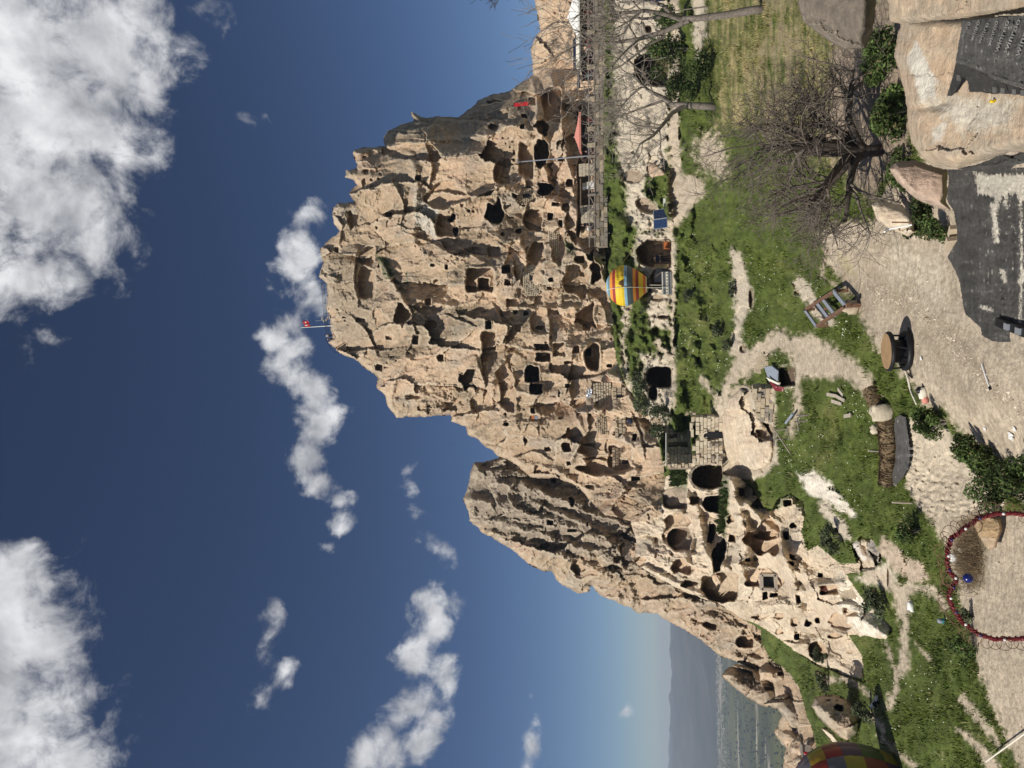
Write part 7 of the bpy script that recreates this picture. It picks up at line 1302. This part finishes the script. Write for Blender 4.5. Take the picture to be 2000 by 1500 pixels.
# ---------------------------------------------------------------- bushes
BU = [('dark evergreen bush hiding the foot of the right cave arch', 1345, 95, 2.2, 1.3, 2.3, 4200, .11, 'leaf'), ('dark evergreen bush on the road edge, left of its larger neighbour', 1366, 165, 1.5, 1.1, 1.6, 2600, .10, 'leaf'), ('evergreen at the right edge under the blue clad person', 1340, 25, 1.5, 1.1, 1.8, 2200, .11, 'leaf'), ('low green bush before the pale pole', 1395, 120, 2.0, 1.2, 1.3, 2000, .10, 'leaf'),
      ('round dark bush beside the cloth heap on the yard edge', 1848, 822, .42, .34, .5, 3000, .036, 'leaf'), ('tall dense bush on the yard edge below the chalk bank', 1925, 868, .38, .32, .42, 3400, .034, 'leaf'), ('spreading bush left of the tall dense one', 1955, 915, .4, .34, .34, 2800, .034, 'leaf'), ('ragged bush at the bottom of the chalk bank', 1990, 962, .45, .4, .5, 3000, .034, 'leaf'), ('bush at the bottom edge left of the tall dense bush', 2035, 930, .5, .4, .5, 3000, .034, 'leaf'),
      ('leafy green growth squeezed between dark and mottled boulders', 1765, 120, .75, .5, .62, 3600, .05, 'leaf'), ('leafy green growth above the mottled boulder, near the twig shadows', 1772, 215, .8, .5, .55, 3600, .05, 'leaf'), ('green weeds between tree foot and pinkish boulder', 1780, 330, .7, .5, .32, 2200, .045, 'leaf'), ('green weeds left of the pinkish boulder', 1812, 420, .6, .4, .3, 2400, .04, 'leaf'), ('bushy weed at the edge of the roof tarpaulin', 1850, 445, .42, .35, .3, 2000, .036, 'leaf'), ('round weed on the whitish boulder', 1805, 443, .3, .26, .28, 1400, .034, 'leaf'),
      ('grey green bush over the big double cave', 1268, 755, 1.5, 1.0, 1.1, 1200, .12, 'leaf2'), ('grey green bush left of the double cave', 1266, 795, 1.0, .8, .9, 900, .12, 'leaf2'), ('grey green bush between double cave and dark small cave', 1308, 808, 1.1, .7, 1.2, 1000, .11, 'leaf2'), ('grey green bush beside the dark small cave', 1298, 842, .9, .6, .9, 800, .11, 'leaf2'), ('dark shrub on the grass bank above the navy visitors', 1246, 500, .9, .6, .7, 700, .11, 'leaf2'), ('shrub over the crumbling stones left of the striped balloon', 1268, 592, .9, .6, .6, 700, .11, 'leaf2'),
      ('small dark shrub on the middle of the big grass slope', 1412, 645, .7, .5, .5, 700, .09, 'leaf2'), ('small dark shrub at the top left of the big grass slope', 1352, 575, .8, .5, .5, 700, .10, 'leaf2'), ('small dark shrub at the lower rim of the big grass slope', 1432, 668, .6, .5, .45, 600, .09, 'leaf2'), ('small shrub near the pale strip of rock', 1440, 565, .6, .5, .45, 600, .08, 'leaf2'), ('dark bush in the grass below the pale rocks', 1645, 1050, .7, .5, .6, 1200, .06, 'leaf2'), ('bush at the edge of the yard near the heart frame', 1795, 1035, .5, .4, .4, 1200, .045, 'leaf'), ('bush by the path fork under the stairs', 1730, 1165, .9, .7, .5, 1300, .06, 'leaf2'), ('dark shrub beside the dog', 1705, 1395, .6, .45, .6, 900, .06, 'leaf2'), ('bush in the grey boulder shadow', 1620, 1330, .9, .7, .6, 900, .09, 'leaf2'), ('bush on the yard edge left of the heart frame', 1905, 1270, .4, .35, .35, 1200, .034, 'leaf'), ('small bush inside the heart frame', 1900, 1200, .25, .2, .2, 700, .03, 'leaf2'), ('bush at the mouth of the low dark cave in the pale rocks', 1618, 1285, .7, .5, .6, 700, .08, 'leaf2')]
for i, (lb, x, y, rx, ry, rz, n_, lf, mt) in enumerate(BU): bush('bush', lb, gp(x, y), rx, ry, rz, n_, lf, mt, 100+i)
g0 = gp(1900, 1075); dsb = thing('dry_scrub', 'brown dry scrub inside the heart frame', 'scrub', g0); rs = np.random.RandomState(77); V = []
n_ = 3400; p = np.stack([gp(x, y) for x, y in zip(rs.uniform(1870, 1925, n_), rs.uniform(1015, 1140, n_))]) if False else gp(rs.normal(1898, 11, n_), rs.normal(1085, 26, n_)); d = rs.normal(size=(n_, 3))*.13+ZU*rs.uniform(.02, .18, n_)[:, None]; w = np.cross(d, rs.normal(size=(n_, 3))); w = w/np.linalg.norm(w, axis=1)[:, None]*.006
mesh_np('stalks', np.stack([p-w, p+w, p+d], 1).reshape(-1, 3), np.arange(3*n_).reshape(-1, 3), M['reed'], dsb, smooth=False)['kind'] = 'stuff'

# ---------------------------------------------------------------- grass, flowers, loose stones
def scatter():
    rs = np.random.RandomState(21); X0, Y0, st = RG['x0'], RG['y0'], RG['step']; N = 190000
    px = 1180+890*rs.rand(N)**.9; py = rs.uniform(-60, 1560, N); g = bilin(GMASK['grass'], X0, Y0, st, px, py); ins = bilin(RG['inside'].astype(float), X0, Y0, st, px, py) > .9; dry = bilin(GMASK['dry'], X0, Y0, st, px, py)
    cl = fbm(px/16, py/22, 4, .6, 500)+.5*fbm(px/60, py/80, 3, .5, 501); keep = ins & (g > .5) & (rs.rand(N) < .34+.85*cl) & ~inpoly(px, py, LOWER) & ~inpoly(px, py, CASTLE)
    px, py, dry, cl = px[keep], py[keep], dry[keep], cl[keep]; n = len(px); D = bilin(RG['D'], X0, Y0, st, px, py); P = unp(px, py, D); B = 4
    h = (.05+.08*rs.rand(n)**1.6+.09*np.clip(cl, 0, 1))*np.interp(D, [12, 25, 50, 80], [.7, .9, 1.5, 2.2]); wd = h*.16
    P = np.repeat(P, B, 0); h = np.repeat(h, B)*rs.uniform(.6, 1.25, n*B); wd = np.repeat(wd, B); a = rs.uniform(0, 6.283, n*B); sp = np.repeat(np.interp(D, [12, 80], [.05, .22]), B)
    P = P+np.stack([rs.normal(size=n*B)*sp, rs.normal(size=n*B)*sp, -.02*np.ones(n*B)], 1); le = np.stack([rs.normal(size=n*B)*.45, rs.normal(size=n*B)*.45, np.ones(n*B)], 1); s = np.stack([np.cos(a), np.sin(a), 0*a], 1)*wd[:, None]
    V = np.stack([P-s, P+s, P+le*h[:, None]], 1).reshape(-1, 3)
    t = np.repeat(np.clip(.5+.5*fbm(px/70, py/90, 4, .55, 505)+.35*fbm(px/12, py/15, 3, .6, 506), 0, 1), B)[:, None]; dr = np.repeat(dry, B)[:, None]
    c = np.array((.038, .068, .007))*(1-t)+np.array((.115, .145, .022))*t; c = c*(1-dr)+np.array((.36, .30, .14))*dr; q = (rs.rand(n*B) < .06)[:, None]; c = np.where(q, np.array((.24, .22, .11)), c)*rs.uniform(.75, 1.25, n*B)[:, None]
    Vs, Cs = [], []
    for RK in (RC, RL):
        gg = (RK['C'][..., 1] > RK['C'][..., 0]*1.12) & RK['inside']; ii = np.argwhere(gg)
        if not len(ii): continue
        ii = ii[rs.randint(len(ii), size=min(9000, len(ii)*2))]; Pq = unp(RK['X'][ii[:, 0], ii[:, 1]], RK['Y'][ii[:, 0], ii[:, 1]], RK['D'][ii[:, 0], ii[:, 1]]-.05); m_ = len(Pq)
        hh = rs.uniform(.2, .55, m_)[:, None]; ss = np.stack([rs.normal(size=m_), rs.normal(size=m_), 0*hh[:, 0]], 1)*.05; le2 = np.stack([rs.normal(size=m_)*.4, -abs(rs.normal(size=m_))*.5, np.ones(m_)], 1)*hh
        Vs.append(np.stack([Pq-ss, Pq+ss, Pq+le2], 1).reshape(-1, 3)); Cs.append(np.repeat(np.array((.055, .085, .022))*rs.uniform(.6, 1.5, m_)[:, None], 3, 0))
    V = np.concatenate([V]+Vs); c = np.concatenate([np.repeat(c, 3, 0)]+Cs)
    o = mesh_np('grass', V, np.arange(len(V)).reshape(-1, 3), M['grass'], None, c, smooth=False); o['kind'] = 'stuff'; o['label'] = 'spring grass on the slopes and hollows'
    # white flower heads, in drifts
    N = 30000; dr_ = [(1480,640,26,60),(1500,560,22,40),(1390,600,30,70),(1360,700,18,30),(1360,520,20,30),(1550,770,10,40),(1535,745,8,16),(1610,870,20,40),(1555,900,12,22),(1690,800,20,20),(1600,590,20,30),(1660,640,14,24),(1210,480,18,20),(1650,1000,12,40),(1780,1000,20,60),(1760,1340,30,40),(1840,1330,30,60),(1350,640,14,30),(1420,720,10,20),(1520,690,10,20),(1700,930,30,40)]
    k = rs.randint(len(dr_), size=N); dd = np.array(dr_, float)[k]; px = dd[:, 0]+rs.normal(size=N)*dd[:, 2]; py = dd[:, 1]+rs.normal(size=N)*dd[:, 3]; g = bilin(GMASK['grass'], X0, Y0, st, px, py); cl = fbm(px/8, py/8, 3, .6, 520); keep = (g > .6) & (cl > .12) & (px > 1195) & (rs.rand(N) < .05) & ~inpoly(px, py, LOWER) & ~inpoly(px, py, CASTLE); px = px[keep]; py = py[keep]; n = len(px); P = gp(px, py); D = P[:, 1]; P = P+ZU*(.12+.14*rs.rand(n))[:, None]*np.interp(D, [15, 60], [.8, 1.6])[:, None]; r = np.interp(D, [14, 30, 60], [.011, .018, .036])*rs.uniform(.6, 1.3, n); e = np.stack([r, 0*r, 0*r], 1); f = np.stack([0*r, r*.75, r*.65], 1)
    mesh_np('flowers', np.stack([P-e, P-f, P+e, P+f], 1).reshape(-1, 3), np.arange(4*n).reshape(-1, 4), M['flower'], None, smooth=False)['kind'] = 'stuff'
    # loose stones on the dirt, rubble along the track
    N = 3000; px = rs.uniform(1200, 2060, N); py = rs.uniform(-40, 1540, N); px[:900] = np.interp(rs.rand(900), [0, 1], [1690, 2000])+rs.normal(size=900)*9; py[:900] = np.interp(px[:900], [1690, 1790, 1850, 1900, 2000], [560, 600, 660, 720, 810])+rs.normal(size=900)*11
    g = bilin(GMASK['grass'], X0, Y0, st, px, py); ins = bilin(RG['inside'].astype(float), X0, Y0, st, px, py) > .9; keep = ins & (g < .3) & ~inpoly(px, py, LOWER) & ~inpoly(px, py, CASTLE); px = px[keep]; py = py[keep]; n = len(px); P = gp(px, py); D = P[:, 1]
    s = rs.lognormal(-.2, .55, n)*np.interp(D, [13, 30, 70], [.014, .03, .09]); O8 = np.array([(1,0,0),(0,1,0),(-1,0,0),(0,-1,0),(0,0,.7),(0,0,-.7)], float)+rs.normal(size=(6, 3))*.12; of = np.array([(0,1,4),(1,2,4),(2,3,4),(3,0,4),(1,0,5),(2,1,5),(3,2,5),(0,3,5)])
    V = (O8[None]*s[:, None, None]*rs.uniform(.6, 1.4, (n, 1, 3))+P[:, None]).reshape(-1, 3); t = rs.rand(n)[:, None]; c = np.array((.26, .20, .145))*(1-t)+np.array((.58, .51, .41))*t
    mesh_np('loose_stones', V, (of[None]+6*np.arange(n)[:, None, None]).reshape(-1, 3), M['grass'], None, np.repeat(c, 6, 0), smooth=False)['kind'] = 'stuff'
scatter()
